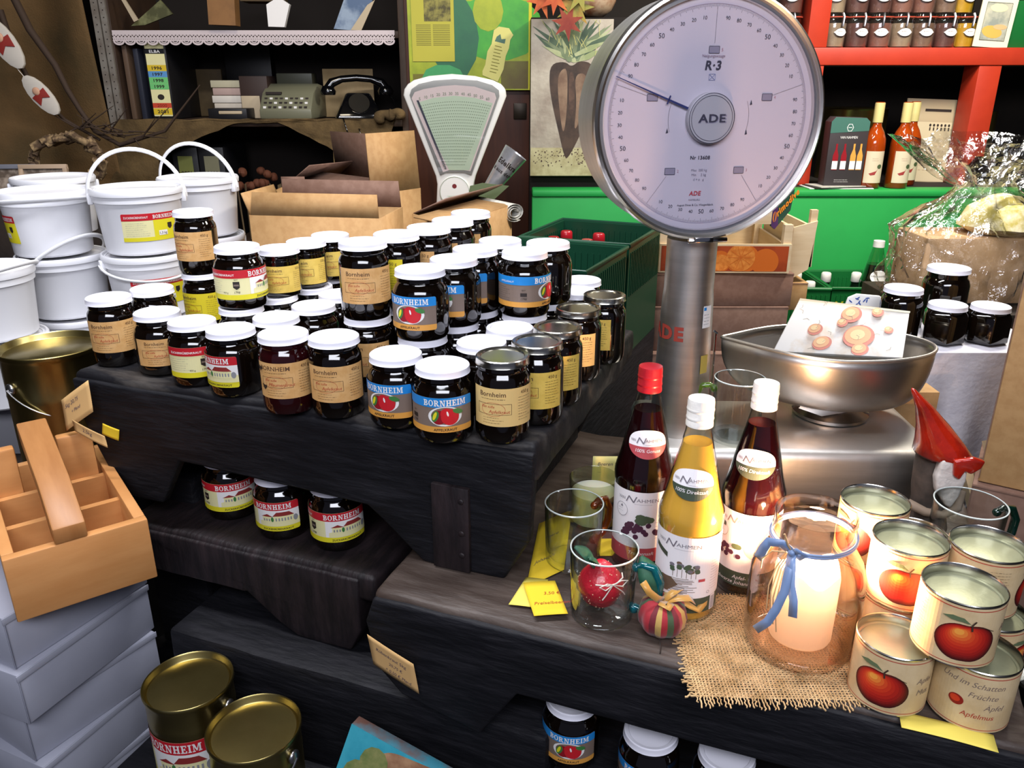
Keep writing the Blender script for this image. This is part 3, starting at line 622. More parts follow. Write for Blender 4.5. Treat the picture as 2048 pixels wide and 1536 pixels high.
# ------------------------------------------------------------------ glass mugs
def mug(label, x, y, z, r, h, ang, hcol, grp='glass mugs'):
    t = thing('glass_mug', label, 'mug', (x, y, z), ang, grp)
    q = MB(); q.lathe([(0, .003), (r*.8, .003), (r*.86, .0), (r*.93, .001), (r*.95, .008), (r*.975, h*.5), (r, h-.001), (r-.0008, h), (r-.0022, h-.001), (r*.975-.0022, h*.5), (r*.95-.003, .014), (r*.85, .010), (0, .009)], g_clear, 48); q.build('glass_body', t, smooth=50)
    q = MB(); q.lathe([(r*.965, h-.0008), (r, h-.0012), (r+.0003, h+.0002), (r-.001, h+.0009), (r*.965, h)], M('rim_glass', '#c9d2ce', .08, spec=.9, coat=.5), 48); q.build('rim', t)
    mh = M('handle_'+hcol[0], hcol[1], .05, coat=.8, spec=.8, trans=.75, ior=1.45)
    q = MB(); pts = [(r*.96, 0, h*.80), (r*1.15, 0, h*.86), (r*1.48, 0, h*.84), (r*1.68, 0, h*.66), (r*1.66, 0, h*.44), (r*1.42, 0, h*.24), (r*1.15, 0, h*.19), (r*.98, 0, h*.20)]
    q.tube(pts, [.0052, .0050, .0055, .0060, .0060, .0055, .0050, .0062], mh, 10); q.ball((r*.98, 0, h*.18), .0068, mh, 10, 8); q.ball((r*.97, 0, h*.80), .0062, mh, 10, 8); q.build('handle', t, smooth=80)
    return t
mug('glass mug with teal handle in front, holding a red strawberry ornament', .1172, .8739, .851, .0432, .098, math.radians(-22), ('teal', '#109aa8'))
mug('empty glass mug with amber handle, on yellow price notes behind the teal one', .0879, .9968, .8525, .0415, .092, math.radians(38), ('amber', '#b4571c'))
mug('empty glass mug with light green handle standing on the scale housing', .332+.03, 1.19, .956, .0400, .105, math.radians(170), ('light green', '#7fae3a'))
mug('empty glass mug with dark green handle at the right, beside the garden figure', .640, .985, .851, .0470, .100, math.radians(10), ('dark green', '#0e4436'))
# strawberry in the mug
m_str = M('strawberry_red', '#c81f31', .35, coat=.5, b=(150, .5)); m_seed = M('seed_pale', '#f0c7a0', .5); m_lf = M('cloth_leaf', '#1f4a36', .6, n=(30, '#2d6247', .4, .6)); m_cord = M('white_cord', '#e6ddd2', .7)
t = thing('strawberry_ornament', 'glossy red strawberry ornament with white cord and green leaf inside the teal handled mug', 'ornament', (.114, .874, .862), .4)
q = MB(); q.lathe([(0, 0), (.010, .002), (.022, .012), (.029, .028), (.030, .036), (.026, .046), (.016, .058), (.007, .066), (0, .068)], m_str, 36); q.build('berry', t, smooth=80)
q = MB()
for k in range(70):
    z = .006+.056*random.random(); an = random.random()*2*PI
    prof = [(0, 0), (.010, .002), (.022, .012), (.029, .028), (.030, .036), (.026, .046), (.016, .058), (.007, .066), (0, .068)]
    r = next(a_[0]+(b_[0]-a_[0])*(z-a_[1])/(b_[1]-a_[1]) for a_, b_ in zip(prof, prof[1:]) if a_[1] <= z <= b_[1])
    q.ball((r*math.cos(an), r*math.sin(an), z), .0008, m_seed, 6, 4)
q.build('seeds', t)['kind'] = 'stuff'
q = MB()
def leaf(q, base, tip, wd, mat, nn=Vector((0, -.3, 1))):
    base, tip = Vector(base), Vector(tip); d = tip-base; s_ = d.cross(nn).normalized(); n2 = s_.cross(d).normalized()
    q.grid(8, 4, lambda i, j: base+d*i+s_*((j-.5)*2*wd*math.sin(PI*min(i*.9+.08, 1))**.8)+n2*(.12*d.length*math.sin(PI*i)-abs(j-.5)*wd*.6), mat)
leaf(q, (-.005, 0, .060), (-.034, .006, .094), .012, m_lf); leaf(q, (-.004, .002, .060), (-.024, -.012, .085), .009, m_lf); q.build('leaf', t, solid=.0006, smooth=60)
q = MB(); q.tube([(-.020, -.022, .050), (-.006, -.029, .049), (.006, -.030, .050), (.018, -.024, .052), (.024, -.012, .050)], .0009, m_cord, 6)
for s_ in (-1, 1): q.tube([(.0, -.031, .050), (s_*.010, -.034, .056), (s_*.020, -.033, .053), (s_*.012, -.034, .047), (0, -.031, .050), (s_*.012, -.035, .040), (s_*.016, -.034, .034)], .0008, m_cord, 6)
q.build('cord_bow', t)
# white candle in a printed glass cup
m_wax = M('candle_wax', '#f1eccf', .5, sss=.4)
t = thing('candle_glass', 'pale candle in a short glass with a black and gold band, behind the mugs', 'candle', (.1276, 1.1102, .851), .5)
q = MB(); q.lathe([(0, 0), (.036, 0), (.038, .004), (.0385, .075), (.037, .0765), (.036, .075), (.0355, .004)], glass('frosted_cup_glass', '#eef0e2', '#b9bca6', .12, .1), 40); q.build('cup', t)
q = MB(); q.lathe([(0, .005), (.0345, .005), (.0345, .052), (.03, .050), (0, .049)], m_wax, 36); q.build('wax', t)
a = Art(); a.r(.0, .004, .055, .046, m_ink, 0); a.t('Winter', .022, .036, .0060, m_gold, 1, italic=.2)
for k in range(4): a.r(.005+k*.011, .006, .012+k*.011, .018+.006*(k % 2), m_gold, 1)
a.r(0, .0045, .055, .0065, m_gold, 1); a.build('printed_band', cyl(.0386), t)
# ------------------------------------------------------------------ juice bottles
PB = [(.034, 0), (.0385, .002), (.0400, .008), (.0400, .128), (.0408, .134), (.0412, .142), (.0403, .150), (.0365, .162), (.0330, .176), (.0290, .196), (.0245, .216), (.0200, .236), (.0165, .252), (.0150, .262), (.0150, .270)]
def RB(z, off=0):
    for a_, b_ in zip(PB, PB[1:]):
        if a_[1] <= z <= b_[1]: return a_[0]+(b_[0]-a_[0])*(z-a_[1])/max(b_[1]-a_[1], 1e-9)+off
    return PB[-1][0]
m_capw = M('cap_white', '#ece8e0', .4, b=(90, .2)); m_capr = M('cap_red', '#a81d28', .35, coat=.3); g_bot = glass('bottle_glass', '#f6f9f4', '#5f6b60', .15)
m_lab = M('bottle_label_paper', '#ece8ea', .5); m_olive = M('label_dark_green', '#3f4a3c', .5); m_lred = M('label_soft_red', '#b34a50', .5); m_sil2 = M('label_print_grey', '#77717a', .5); m_grn2 = M('print_green', '#4c5c45', .5); m_purp = M('print_purple', '#4d2a3f', .5); m_br2 = M('print_brown', '#6f5a48', .5)
def bottle(label, x, y, turn, cap, liq, fill, motif, band, low, top2, grp='juice bottles on the right bench'):
    t = thing('juice_bottle', label, 'bottle', (x, y, .8505), -math.atan2(x, y)+math.radians(turn), grp)
    q = MB(); q.lathe([(0, .004)]+PB, g_bot, 48); q.build('bottle_glass', t, smooth=60)
    pr = [(0, .005), (.034, .003)]+[(r-.0016, z) for r, z in PB[2:] if z < fill]+[(RB(fill)-.0016, fill), (0, fill-.001)]
    q = MB(); q.lathe(pr, liq, 44); q.build('juice', t, smooth=50)
    q = MB(); q.lathe([(.0148, .262), (.0166, .262), (.0166, .266), (.0162, .267), (.0162, .292), (.0155, .296), (.013, .2968), (0, .2968)], cap, 36)
    for k in range(2): q.lathe([(.0162, .270+k*.011), (.0168, .272+k*.011), (.0162, .274+k*.011)], cap, 36)
    q.build('cap', t, smooth=40)
    a = Art(); a.rr(-.060, .018, .060, .127, .002, m_lab, 0)
    a.t('VAN', -.034, .112, .0046, m_sil2, 1, w=.011); a.t('N', -.021, .1100, .0100, m_sil2, 1, italic=.3, w=.0125); a.t('AHMEN', .004, .112, .0052, m_sil2, 1, w=.031)
    a.line([(-.014, .1085), (.010, .1085)], .0003, m_sil2, 1); a.ring(.030, .1145, .0042, .0048, .0004, m_sil2, 1, 6); a.line([(.027, .1145), (.033, .1145)], .0004, m_sil2, 1); a.line([(.03, .111), (.03, .118)], .0004, m_sil2, 1)
    a.r(-.060, .018, .060, .040, band, 1)
    if motif == 'trees':
        R = random.Random(5)
        for k in range(26): a.e(-.016+R.random()*.034, .079+R.random()*.011-abs(k-13)*.0002, .0035, .0025, R.choice((m_grn2, m_sil2, m_br2)), 1+k % 3*.5, 9)
        for k in range(6): a.r(-.014+k*.0058, .069, -.0134+k*.0058, .081, m_br2, 1)
        for k in range(14): a.line([(-.030+R.random()*.02, .045+k*.0016), (-.004+R.random()*.022, .046+k*.0017)], .0007, m_br2, 2)
        a.p([(-.032, .045), (-.02, .045), (-.006, .058), (-.015, .066), (-.030, .066)], m_br2, 1); a.p([(-.045, .100), (-.023, .092), (-.023, .099), (-.045, .107)], m_olive, 1)
        a.r(.019, .064, .028, .068, m_lred, 1); a.scrib(.036, .095, .018, 12, .004, m_sil2, 1, .0003, 2); a.ring(.034, .047, .0022, .0022, .0005, m_sil2, 1, 14)
        for k in range(12): a.r(.040, .0195+k*.0016, .0475, .0202+k*.0016, m_ink, 2)
        a.r(.039, .018, .049, .040, m_lab, 1.5)
    else:
        R = random.Random(8); a.e(-.033, .096, .0095, .0105, m_lab, 1); a.ring(-.033, .096, .0095, .0105, .0005, m_sil2, 2, 24); a.scrib(-.039, .097, .010, 2, .004, m_sil2, 2, .0003); a.p([(-.035, .1), (-.031, .1), (-.033, .104)], m_sil2, 2)
        if motif == 'grapes':
            for k in range(26): a.e(-.030+R.random()*.052, .062+R.random()*.015+(.0 if k % 2 else -.006), .0038, .0040, m_purp, 1+k % 3*.5, 12)
            for k in range(7): a.e(-.006+R.random()*.016, .080+R.random()*.010, .0070, .0050, m_grn2, 3, 8)
            a.scrib(.016, .080, .02, 5, .006, m_sil2, 1, .0003)
        else:
            a.e(.019, .078, .0190, .0175, M('print_apple_pink', '#e0a9a0', .5), 1)
            for k in range(12): a.e(-.034+R.random()*.028, .060+R.random()*.015, .0036, .0036, m_purp, 2+k % 2*.5, 12)
            for k in range(4): a.e(-.012+R.random()*.01, .074+R.random()*.005, .0050, .0040, m_grn2, 2, 8)
            a.p([(-.050, .108), (-.028, .100), (-.028, .106), (-.050, .113)], m_olive, 1)
    for k, s_ in enumerate(low): a.t(s_, -.002, .0295-k*.0078, .0052, m_lab, 2, italic=.2)
    a.build('front_label', cyl(.0400), t, step=.0035)
    a = Art(); a.e(0, .194, .0285, .0195, m_lab, 0, 36); 
    a.e(0, .194, .0285, .0195, band, 1, 24, 0, 180+8, 360-8)
    a.t('VAN', -.0205, .197, .0036, m_sil2, 2, w=.0078); a.t('N', -.0105, .195, .0085, m_sil2, 2, italic=.3, w=.0105); a.t('AHMEN', .0080, .197, .0044, m_sil2, 2, w=.0235); a.line([(-.004, .1935), (.015, .1935)], .0003, m_sil2, 2)
    a.t(top2, 0, .1835, .0045, m_lab, 2, italic=.2)
    a.build('neck_label', cyl(lambda v: RB(min(max(v, .15), .26))), t, step=.003)
    return t
m_jdk = M('juice_dark_red', '#1d0407', .08, coat=.4, spec=.6); m_jor = M('juice_orange', '#eaae45', .15, sss=.0, coat=.4)
bottle('red capped juice bottle with grapes on the label and a red label band', .1847, 1.0033, 6, m_capr, m_jdk, .236, 'grapes', m_lred, ('Traubensaft',), '100% Genuss')
bottle('white capped bottle of orange juice with trees on the label, front one', .2266, .8878, -4, m_capw, m_jor, .240, 'trees', m_olive, ('Apfelsaft',), '100% Direktsaft')
bottle('white capped bottle of dark red juice beside the candle jar', .3233-.003, .941, -6, m_capw, m_jdk, .242, 'apple', m_olive, ('Apfel-', 'Schwarze Johannisbeere'), '100% Direktsaft')
# ------------------------------------------------------------------ burlap mat
m_bur = M('burlap', '#cfae80', .85, n=(40, '#ab8a5c', .35, .65)); 
t = thing('burlap_mat', 'fringed burlap mat lying under the candle jar on the right bench', 'mat', (0, 0, .8505))
mo = onz(1392, 1392, .852); me_ = (onz(1735, 1400, .852)-mo).normalized(); mf = Vector((-me_.y, me_.x, 0)); mo.z = 0; me_.z = 0
q = MB(); NU, NV, SU, SV = 64, 54, .245, .195
R = random.Random(2)
def strand(p0, d, s_, n, off, amp, fr0, fr1, ln, ph):
    pts = []; rs = R.uniform(.00075, .00115); N = n
    for k in range(N+1):
        f = -fr0+(ln+fr0+fr1)*k/N; pts.append(p0+d*f+s_*(.0006*math.sin(f*60+off*7)+(0 if 0 < f < ln else R.uniform(-.0012, .0012)))+Vector((0, 0, .0015+amp*math.cos(f/ph*PI+off*PI))))
    return pts, rs
for j in range(NV):
    pts, rs = strand(mo+mf*(SV*(j/NV)), me_, mf, 100, j, .0007, R.uniform(.004, .013), .0, SU, SU/NU); q.tube(pts, rs, m_bur, 4, flat=1.0)
for i in range(NU):
    pts, rs = strand(mo+me_*(SU*(i/NU)), mf, me_, 84, i+1, .0007, R.uniform(.010, .020), .0, SV, SV/NV); q.tube(pts, rs, m_bur, 4)
q.build('weave', t, smooth=80, wrapfix=False)
# ------------------------------------------------------------------ candle jar
cj = (.352, .812)
t = thing('candle_jar', 'big clear glass jar with blue ribbon, a lit candle inside, on the burlap mat', 'jar', (cj[0], cj[1], .8535), -.4)
g_jar = glass('jar_glass', '#fff8f2', '#8d7866', .15)
q = MB(); q.lathe([(0, .007), (.050, .007), (.052, .002), (.058, .0), (.063, .003), (.0655, .012), (.066, .03), (.066, .085), (.0645, .105), (.059, .124), (.051, .138), (.0462, .147), (.0452, .153), (.0465, .156), (.0470, .160), (.0462, .163), (.0455, .172), (.0465, .176), (.0462, .1815), (.0448, .1815), (.0438, .172), (.0438, .152), (.050, .134), (.058, .119), (.0630, .10), (.0642, .085), (.0642, .02), (.060, .011), (0, .010)], g_jar, 64); q.build('glass_body', t, smooth=50)
m_rib = M('blue_ribbon', '#6f86ad', .35, sheen=.3); m_jute = M('jute_string', '#b79a70', .8)
def band3(q, pts, wd, mat, nrm):
    P = [Vector(p) for p in pts]; n = len(P)
    vs = []
    for i, p in enumerate(P):
        d = (P[min(i+1, n-1)]-P[max(i-1, 0)]).normalized(); s_ = d.cross(nrm(p) if callable(nrm) else Vector(nrm)).normalized()*wd/2; vs += [p+s_, p-s_]
    q.add(vs, [(2*i, 2*i+1, 2*i+3, 2*i+2) for i in range(n-1)], mat)
def ringp(r, z, n=48): return [(r*math.cos(2*PI*i/n), r*math.sin(2*PI*i/n), z+.003*math.sin(2*PI*i/n+1)) for i in range(n)]
q = MB(); q.tube(ringp(.0475, .1500), .0022, m_rib, 8, cyc=True, flat=.6); q.tube(ringp(.0478, .1535), .0018, m_rib, 8, cyc=True, flat=.6)
ka = math.radians(248); K = Vector((.0485*math.cos(ka), .0485*math.sin(ka), .151)); KO = Vector((math.cos(ka), math.sin(ka), 0)); KS = Vector((-KO.y, KO.x, 0))
def kp(s_, o, z): return K+KS*s_+KO*o+Vector((0, 0, z))
ou = lambda p: KO
q.ball(K+KO*.003, .0055, m_rib, 10, 8, (1, 1, .8))
band3(q, [kp(0, .003, 0), kp(-.010, .010, .010), kp(-.024, .014, .008), kp(-.030, .012, -.004), kp(-.034, .010, -.016), kp(-.037, .009, -.022)], .011, m_rib, ou)
band3(q, [kp(0, .004, 0), kp(.005, .012, -.012), kp(.010, .019, -.030), kp(.018, .024, -.045), kp(.022, .030, -.062)], .0105, m_rib, ou)
band3(q, [kp(0, .004, 0), kp(.004, .016, -.020), kp(.006, .024, -.040), kp(.002, .030, -.062), kp(-.004, .034, -.080), kp(-.016, .036, -.096)], .010, m_rib, ou)
band3(q, [kp(0, .003, 0), kp(.008, .010, .008), kp(.018, .008, .006), kp(.010, .006, -.002), kp(0, .003, 0)], .007, m_rib, ou)
q.build('ribbon', t, solid=.0006, smooth=80)
q = MB()
q.tube([kp(0, .003, 0), kp(-.004, .008, .010), kp(-.008, .012, .024)], .0012, m_jute, 6)
for k in range(4): q.tube([kp(.002*k-.006, .003, -.004), kp(-.012+.003*k, .012, -.02), kp(-.016+.004*k, .017+.001*k, -.045-.006*k), kp(-.014+.005*k, .019, -.075-.008*k)], .0008, m_jute, 6)
q.tube([kp(-.004, .003, -.002), kp(-.020, .010, -.004), kp(-.030, .012, -.018), kp(-.030, .013, -.03)], .0009, m_jute, 6)
q.build('jute_string', t)
ct = thing('pillar_candle', 'burning thick white pillar candle standing inside the big glass jar', 'candle', (cj[0]+.002, cj[1]+.004, .8640))
m_cw = bpy.data.materials.new('glowing_wax'); m_cw.use_nodes = True; nt = m_cw.node_tree; nt.nodes.clear()
out = nt.nodes.new('ShaderNodeOutputMaterial'); d1 = nt.nodes.new('ShaderNodeBsdfDiffuse'); d2 = nt.nodes.new('ShaderNodeBsdfTranslucent'); mx = nt.nodes.new('ShaderNodeMixShader')
d1.inputs[0].default_value = (.95, .90, .84, 1); d2.inputs[0].default_value = (1, .92, .82, 1); mx.inputs[0].default_value = .66
nt.links.new(d1.outputs[0], mx.inputs[1]); nt.links.new(d2.outputs[0], mx.inputs[2]); nt.links.new(mx.outputs[0], out.inputs[0])
q = MB(); R = random.Random(4)
hts = [.094+.006*math.sin(i/48*2*PI*2+1)+.004*math.sin(i/48*2*PI*5) for i in range(48)]
def wx(i, j):
    a = i*2*PI; h = hts[int(i*48) % 48]; seq = [(.0, .0), (.036, .0), (.0375, .004), (.0378, h*.5), (.0375, h-.006), (.0355, h), (.031, h-.008), (.029, .066), (.026, .058), (.012, .055), (0, .055)]
    r, z = seq[j]; return Vector((r*math.cos(a), r*math.sin(a), z))
vs = [wx(i/48, j) for j in range(11) for i in range(48)]
q.add(vs, [(j*48+i, j*48+(i+1) % 48, (j+1)*48+(i+1) % 48, (j+1)*48+i) for j in range(10) for i in range(48)], m_cw); q.build('wax', ct, smooth=70)
q = MB(); q.tube([(0, 0, .054), (.001, 0, .063), (.003, .001, .068)], .0009, m_ink, 6); q.build('wick', ct)
q = MB(); q.lathe([(0, .066), (.0028, .070), (.0045, .077), (.0038, .086), (.0018, .096), (0, .104)], M('flame', '#ffb050', .5, emit=('#ffc070', 90)), 16); q.build('flame', ct)
pl = bpy.data.lights.new('candle_flame_light', 'POINT'); pl.energy = 15; pl.color = (1, .64, .38); pl.shadow_soft_size = .012
po = bpy.data.objects.new('candle_flame_light', pl); C.objects.link(po); po.location = (cj[0]+.002, cj[1]+.004, .864+.098)
# ------------------------------------------------------------------ cans
m_can = M('can_label_paper', '#d3bb92', .5, n=(25, '#c6ab80', .4, .6)); m_tin = M('tin_rim', '#c9c8c2', .2, metal=1); m_tinb = M('tin_lid_greenish', '#95977a', .45, metal=.55, b=(200, .05)); m_canr = M('can_print_red', '#a9382c', .5)
m_ap = [M('apple_print_%d' % k, c, .45) for k, c in enumerate(('#5b1414', '#8a1a18', '#b02419', '#c9381f', '#dd6a2c', '#eab13f'))]
RC, HC = .0410, .078
def can_art(big=True):
    a = Art(); a.r(-.128, .003, .128, .075, m_can, 0); a.r(-.128, .0715, .128, .0725, m_canr, 1); a.r(-.128, .0055, .128, .0063, m_canr, 1)
    if big:
        cx, cy = .004, .033
        def blob(k, dx, dy, m, L):
            pts = []
            for i in range(36):
                an = 2*PI*i/36; r = 1+.06*math.cos(2*an)-.10*math.exp(-((an-PI/2)/.35)**2)-.05*math.exp(-((an-1.5*PI)/.3)**2); pts.append((cx+dx+k*.0275*r*math.cos(an), cy+dy+k*.0250*r*math.sin(an)))
            a.p(pts, m, L)
        KC = ((1, '#3a0f12'), (.96, '#54120f'), (.91, '#6e1513'), (.86, '#851815'), (.80, '#9a1c16'), (.72, '#ad2218'), (.62, '#bc2a1a'), (.52, '#c8361d'), (.42, '#d14722'), (.33, '#da5f29'), (.24, '#e27c33'), (.15, '#e99a40'))
        for j_, (k_, c_) in enumerate(KC): blob(k_, -.009*(1-k_), .015*(1-k_), M('apple_shade_%d' % j_, c_, .45), 1+j_*.3)
        a.line([(cx+.003, cy+.016), (cx+.002, cy+.023), (cx+.005, cy+.028)], .0016, M('twig_dark', '#3c2a20', .6), 7)
        a.p([(cx+.001, cy+.024), (cx-.006, cy+.030), (cx-.016, cy+.031), (cx-.025, cy+.0275), (cx-.016, cy+.0255), (cx-.006, cy+.0255)], M('leaf_print', '#5c6b4c', .5), 7)
        a.line([(cx+.003, cy+.021), (cx+.014, cy+.021), (cx+.024, cy+.016)], .0007, MT['twig_dark'], 7)
        a.t('Apfel', .050, .045, .007, MT['label_brown_grey'], 1, italic=.25); a.t('Mus', .050, .030, .007, MT['label_brown_grey'], 1, italic=.25)
        a.scrib(-.060, .064, .026, 14, .0037, MT['twig_dark'], 1, .0003, 9)
    else:
        for k, s_ in enumerate(('Und im Schatten', 'Früchte', 'Äpfel')): a.t(s_, .0+k*.012, .058-k*.013, .0065, MT['label_brown_grey'], 1, italic=.3)
        a.e(-.012, .036, .0075, .0065, m_ap[1], 1); a.e(-.013, .037, .005, .004, m_ap[3], 2)
        a.t('Apfelmus', .010, .020, .006, m_canr, 1, italic=.2)
    return a
def mk_can(big):
    t = thing('apple_can', 'x', 'can'); q = MB(); q.lathe([(0, .002), (RC-.003, .0), (RC, .002), (RC-.0004, .004), (RC-.0006, .074), (RC, .0755), (RC+.0004, .0770), (RC-.0006, HC), (RC-.0016, .0765), (RC-.0018, .066)], m_tin, 56); q.build('tin_body', t, smooth=40)
    q = MB(); q.lathe([(RC-.0018, .0662), (RC-.004, .0655), (RC-.006, .0665), (0, .0665)], m_tinb, 56); q.build('tin_lid', t, smooth=40)
    can_art(big).build('label', cyl(RC-.0004), t, step=.0035); return t
c1, c2 = mk_can(True), mk_can(False); first = {id(c1): 1, id(c2): 1}
for big, x, y, lv, turn, lab in (
 (True, .4750, .7110, 1, 12, 'apple can on the upper tier in front, whole red apple facing the viewer'), (True, .4620, .8035, 1, 0, 'apple can on the upper tier right beside the candle jar'),
 (True, .5450, .7900, 1, 95, 'apple can on the upper tier at the right rear, pale side showing'), (True, .4590, .8930, 1, -40, 'apple can on the upper tier furthest back, behind the candle jar'),
 (True, .4240, .7270, 0, -14, 'apple can on the bench in front, leftmost of the lower tier'), (False, .5030, .7030, 0, 2, 'can with handwriting print and a tiny apple, lower tier in front'),
 (True, .5474, .9426, 0, 60, 'lower tier can standing back beside the glass mug'), (True, .5530, .7740, 0, 70, 'lower tier can at the right, its rim peeping out between the others'),
 (True, .4640, .8120, 0, 170, 'lower tier can hidden under the upper one beside the candle jar'), (True, .4600, .8955, 0, 120, 'lower tier can hidden under the rearmost upper can')):
    t = c1 if big else c2; z = .8515 if lv == 0 else .8515+HC+.0003; rz = -math.atan2(x, y)+math.radians(turn)
    if first[id(t)]: first[id(t)] = 0; t.location = (x, y, z); t.rotation_euler = (0, 0, rz); t['label'] = lab; t['group'] = 'stacked apple cans'
    else: dup(t, (x, y, z), rz, lab, 'stacked apple cans')
# ------------------------------------------------------------------ striped fabric apple
m_fab = [M('fabric_'+n_, c, .7, sheen=.2, b=(60, .3)) for n_, c in (('red', '#9c1f2a'), ('wine', '#6a1722'), ('gold', '#b5934f'), ('green', '#3c4f31'))]
t = thing('fabric_apple', 'small stuffed apple of striped red, green and gold cloth with a gold bow', 'ornament', (.1885, .8362, .8512), .3)
prof = [(0, .006), (.012, .001), (.022, .004), (.029, .014), (.0305, .026), (.027, .038), (.018, .045), (.008, .045), (0, .040)]
vs, q = [], MB(); NS = 72
def pr(i, j):
    r, z = prof[j]; a = 2*PI*i/NS; k = 1+.035*math.cos(a*9)+.02*math.cos(a*5+1); return Vector((r*k*math.cos(a), r*k*math.sin(a), z))
for i in range(NS):
    m = m_fab[(0, 0, 1, 2, 0, 3, 1, 0, 2, 1, 3, 0)[(i//3) % 12]]
    q.add([pr(i, j) for j in range(9)]+[pr((i+1) % NS, j) for j in range(9)], [(j, j+9, j+10, j+1) for j in range(8)], m)
q.build('stuffed_cloth', t, smooth=80)
m_gr = M('gold_ribbon', '#b8893f', .35, sheen=.3); q = MB()
band3(q, [(0, 0, .044), (-.012, -.006, .054), (-.024, -.006, .066), (-.030, 0, .078)], .009, m_gr, (0, -1, .3)); band3(q, [(0, 0, .044), (.014, -.010, .052), (.028, -.014, .052), (.036, -.012, .044)], .010, m_gr, (0, -.3, 1))
band3(q, [(0, -.002, .046), (-.010, -.014, .050), (-.004, -.020, .048), (.004, -.012, .046), (0, -.002, .046)], .009, m_gr, (0, -.3, 1)); band3(q, [(0, 0, .046), (.012, -.002, .056), (.024, .002, .054), (.012, .004, .048), (0, 0, .046)], .009, m_gr, (0, -.3, 1))
band3(q, [(.02, .004, .044), (.034, -.006, .034), (.046, -.008, .026), (.056, -.002, .030), (.064, .008, .040)], .009, m_gr, (0, -.5, 1))
q.build('gold_bow', t, solid=.0005, smooth=80)
q = MB(); leaf(q, (-.004, .006, .044), (-.018, .030, .094), .016, m_lf, Vector((0, -1, .2))); q.build('cloth_leaf', t, solid=.0007, smooth=60)
q = MB(); q.tube([(-.012, -.018, .006), (-.016, -.030, .0008), (-.022, -.040, .0008)], .0007, m_ink, 5); q.build('dark_thread', t)
# price notes on the right bench
def gp(px, py, z=.8512): return onz(px, py, z)
G = 'yellow price notes on the right bench'
note('yellow note with red handwriting of a price, front edge of the right bench', (gp(1068, 1232, .859), gp(1136, 1228, .859), gp(1046, 1166, .859)), m_yel, [('Preiselbeeren', .12, .30, .006), ('3,50 €', .50, .58, .006)], .001, pen=m_redpen)
note('paler yellow note under the red lettered one, pointing to the left', (gp(1017, 1209, .8530), gp(1064, 1215, .8530), gp(1052, 1155, .8530)), M('yellow_paper_light', '#e6d560', .8), None, .001)
note('long yellow note with dark handwriting under the amber handled mug', (gp(1052, 1176, .8516), gp(1128, 1140, .8516), gp(1078, 1048, .8516)), m_yel, [('Johannis', .1, .3, .008), ('beere', .3, .65, .008)], .001)
note('yellow note lying flat between mugs and the red capped bottle', (gp(1195, 1112, .8522), gp(1228, 1112, .8522), gp(1195, 1078, .8522)), m_yel, None, .0005)
note('pale yellow printed note standing behind the candle glass, beside the red capped bottle', (ony(1182, 985, 1.16), ony(1232, 985, 1.16), ony(1186, 912, 1.16)), m_pale, [('Beeren', .2, .75, .006), ('---', .2, .55, .004)], .001)
note('long yellow note under the front cans at the lower right edge of the bench', (gp(1803, 1455, .8515), gp(1997, 1508, .8515), gp(1797, 1424, .8515)), M('yellow_paper_warm', '#dcc95a', .8), None, .003)
# garden figure: log gnome
m_clay = M('grey_clay', '#3a322d', .7, n=(20, '#5a4d44', .4, .7), b=(30, .6)); m_hat = M('red_glaze', '#a3200f', .12, coat=.8, n=(14, '#5c0f0b', .45, .7), b=(30, .5)); m_beard = M('white_clay', '#cfc6bf', .6, b=(40, .9)); m_root = M('pale_root', '#8d7a68', .7, b=(30, .6))
t = thing('gnome_figure', 'clay log figure with a red glazed pointed hat and white beard, behind the right mug', 'figurine', (.640, 1.085, .851), -.1); t.scale = (.9, .9, .88)
q = MB(); q.lathe([(0, 0), (.034, 0), (.036, .01), (.030, .03), (.029, .06), (.033, .085), (.035, .12), (.034, .15), (.026, .17), (0, .18)], m_clay, 28); q.build('log_body', t, wob=.003, smooth=70)
q = MB(); q.tube([(-.045, -.022, .060), (-.02, -.038, .052), (.008, -.042, .050), (.030, -.034, .062), (.040, -.018, .085)], [.009, .008, .007, .009, .008], m_root, 8); q.build('root_arms', t, wob=.002, smooth=80)
q = MB(); q.lathe([(0, .150), (.040, .146), (.044, .152), (.037, .172), (.026, .200), (.014, .232), (.004, .262), (0, .266)], m_hat, 28)
q.v = [(x-max(0, z-.16)**1.15*.85+ (.012 if x > .03 and z < .16 else 0), y-.006, z-(.012 if x > .02 and z < .16 else 0)) for x, y, z in q.v]; q.build('pointed_hat', t, wob=.003, smooth=80)
q = MB(); q.prism([(-.016, .155), (-.018, .12), (-.012, .095), (.004, .072), (.014, .066), (.022, .090), (.028, .12), (.026, .158)], -.049, -.030, m_beard); q.build('beard', t, bev=.004, wob=.002, sub=.012, smooth=80)
q = MB(); q.prism([(.000, .158), (.004, .130), (.014, .124), (.020, .140), (.030, .135), (.044, .146), (.048, .160), (.03, .165)], -.056, -.046, m_hat); q.build('hat_brim', t, bev=.003, wob=.001, sub=.012, smooth=80)
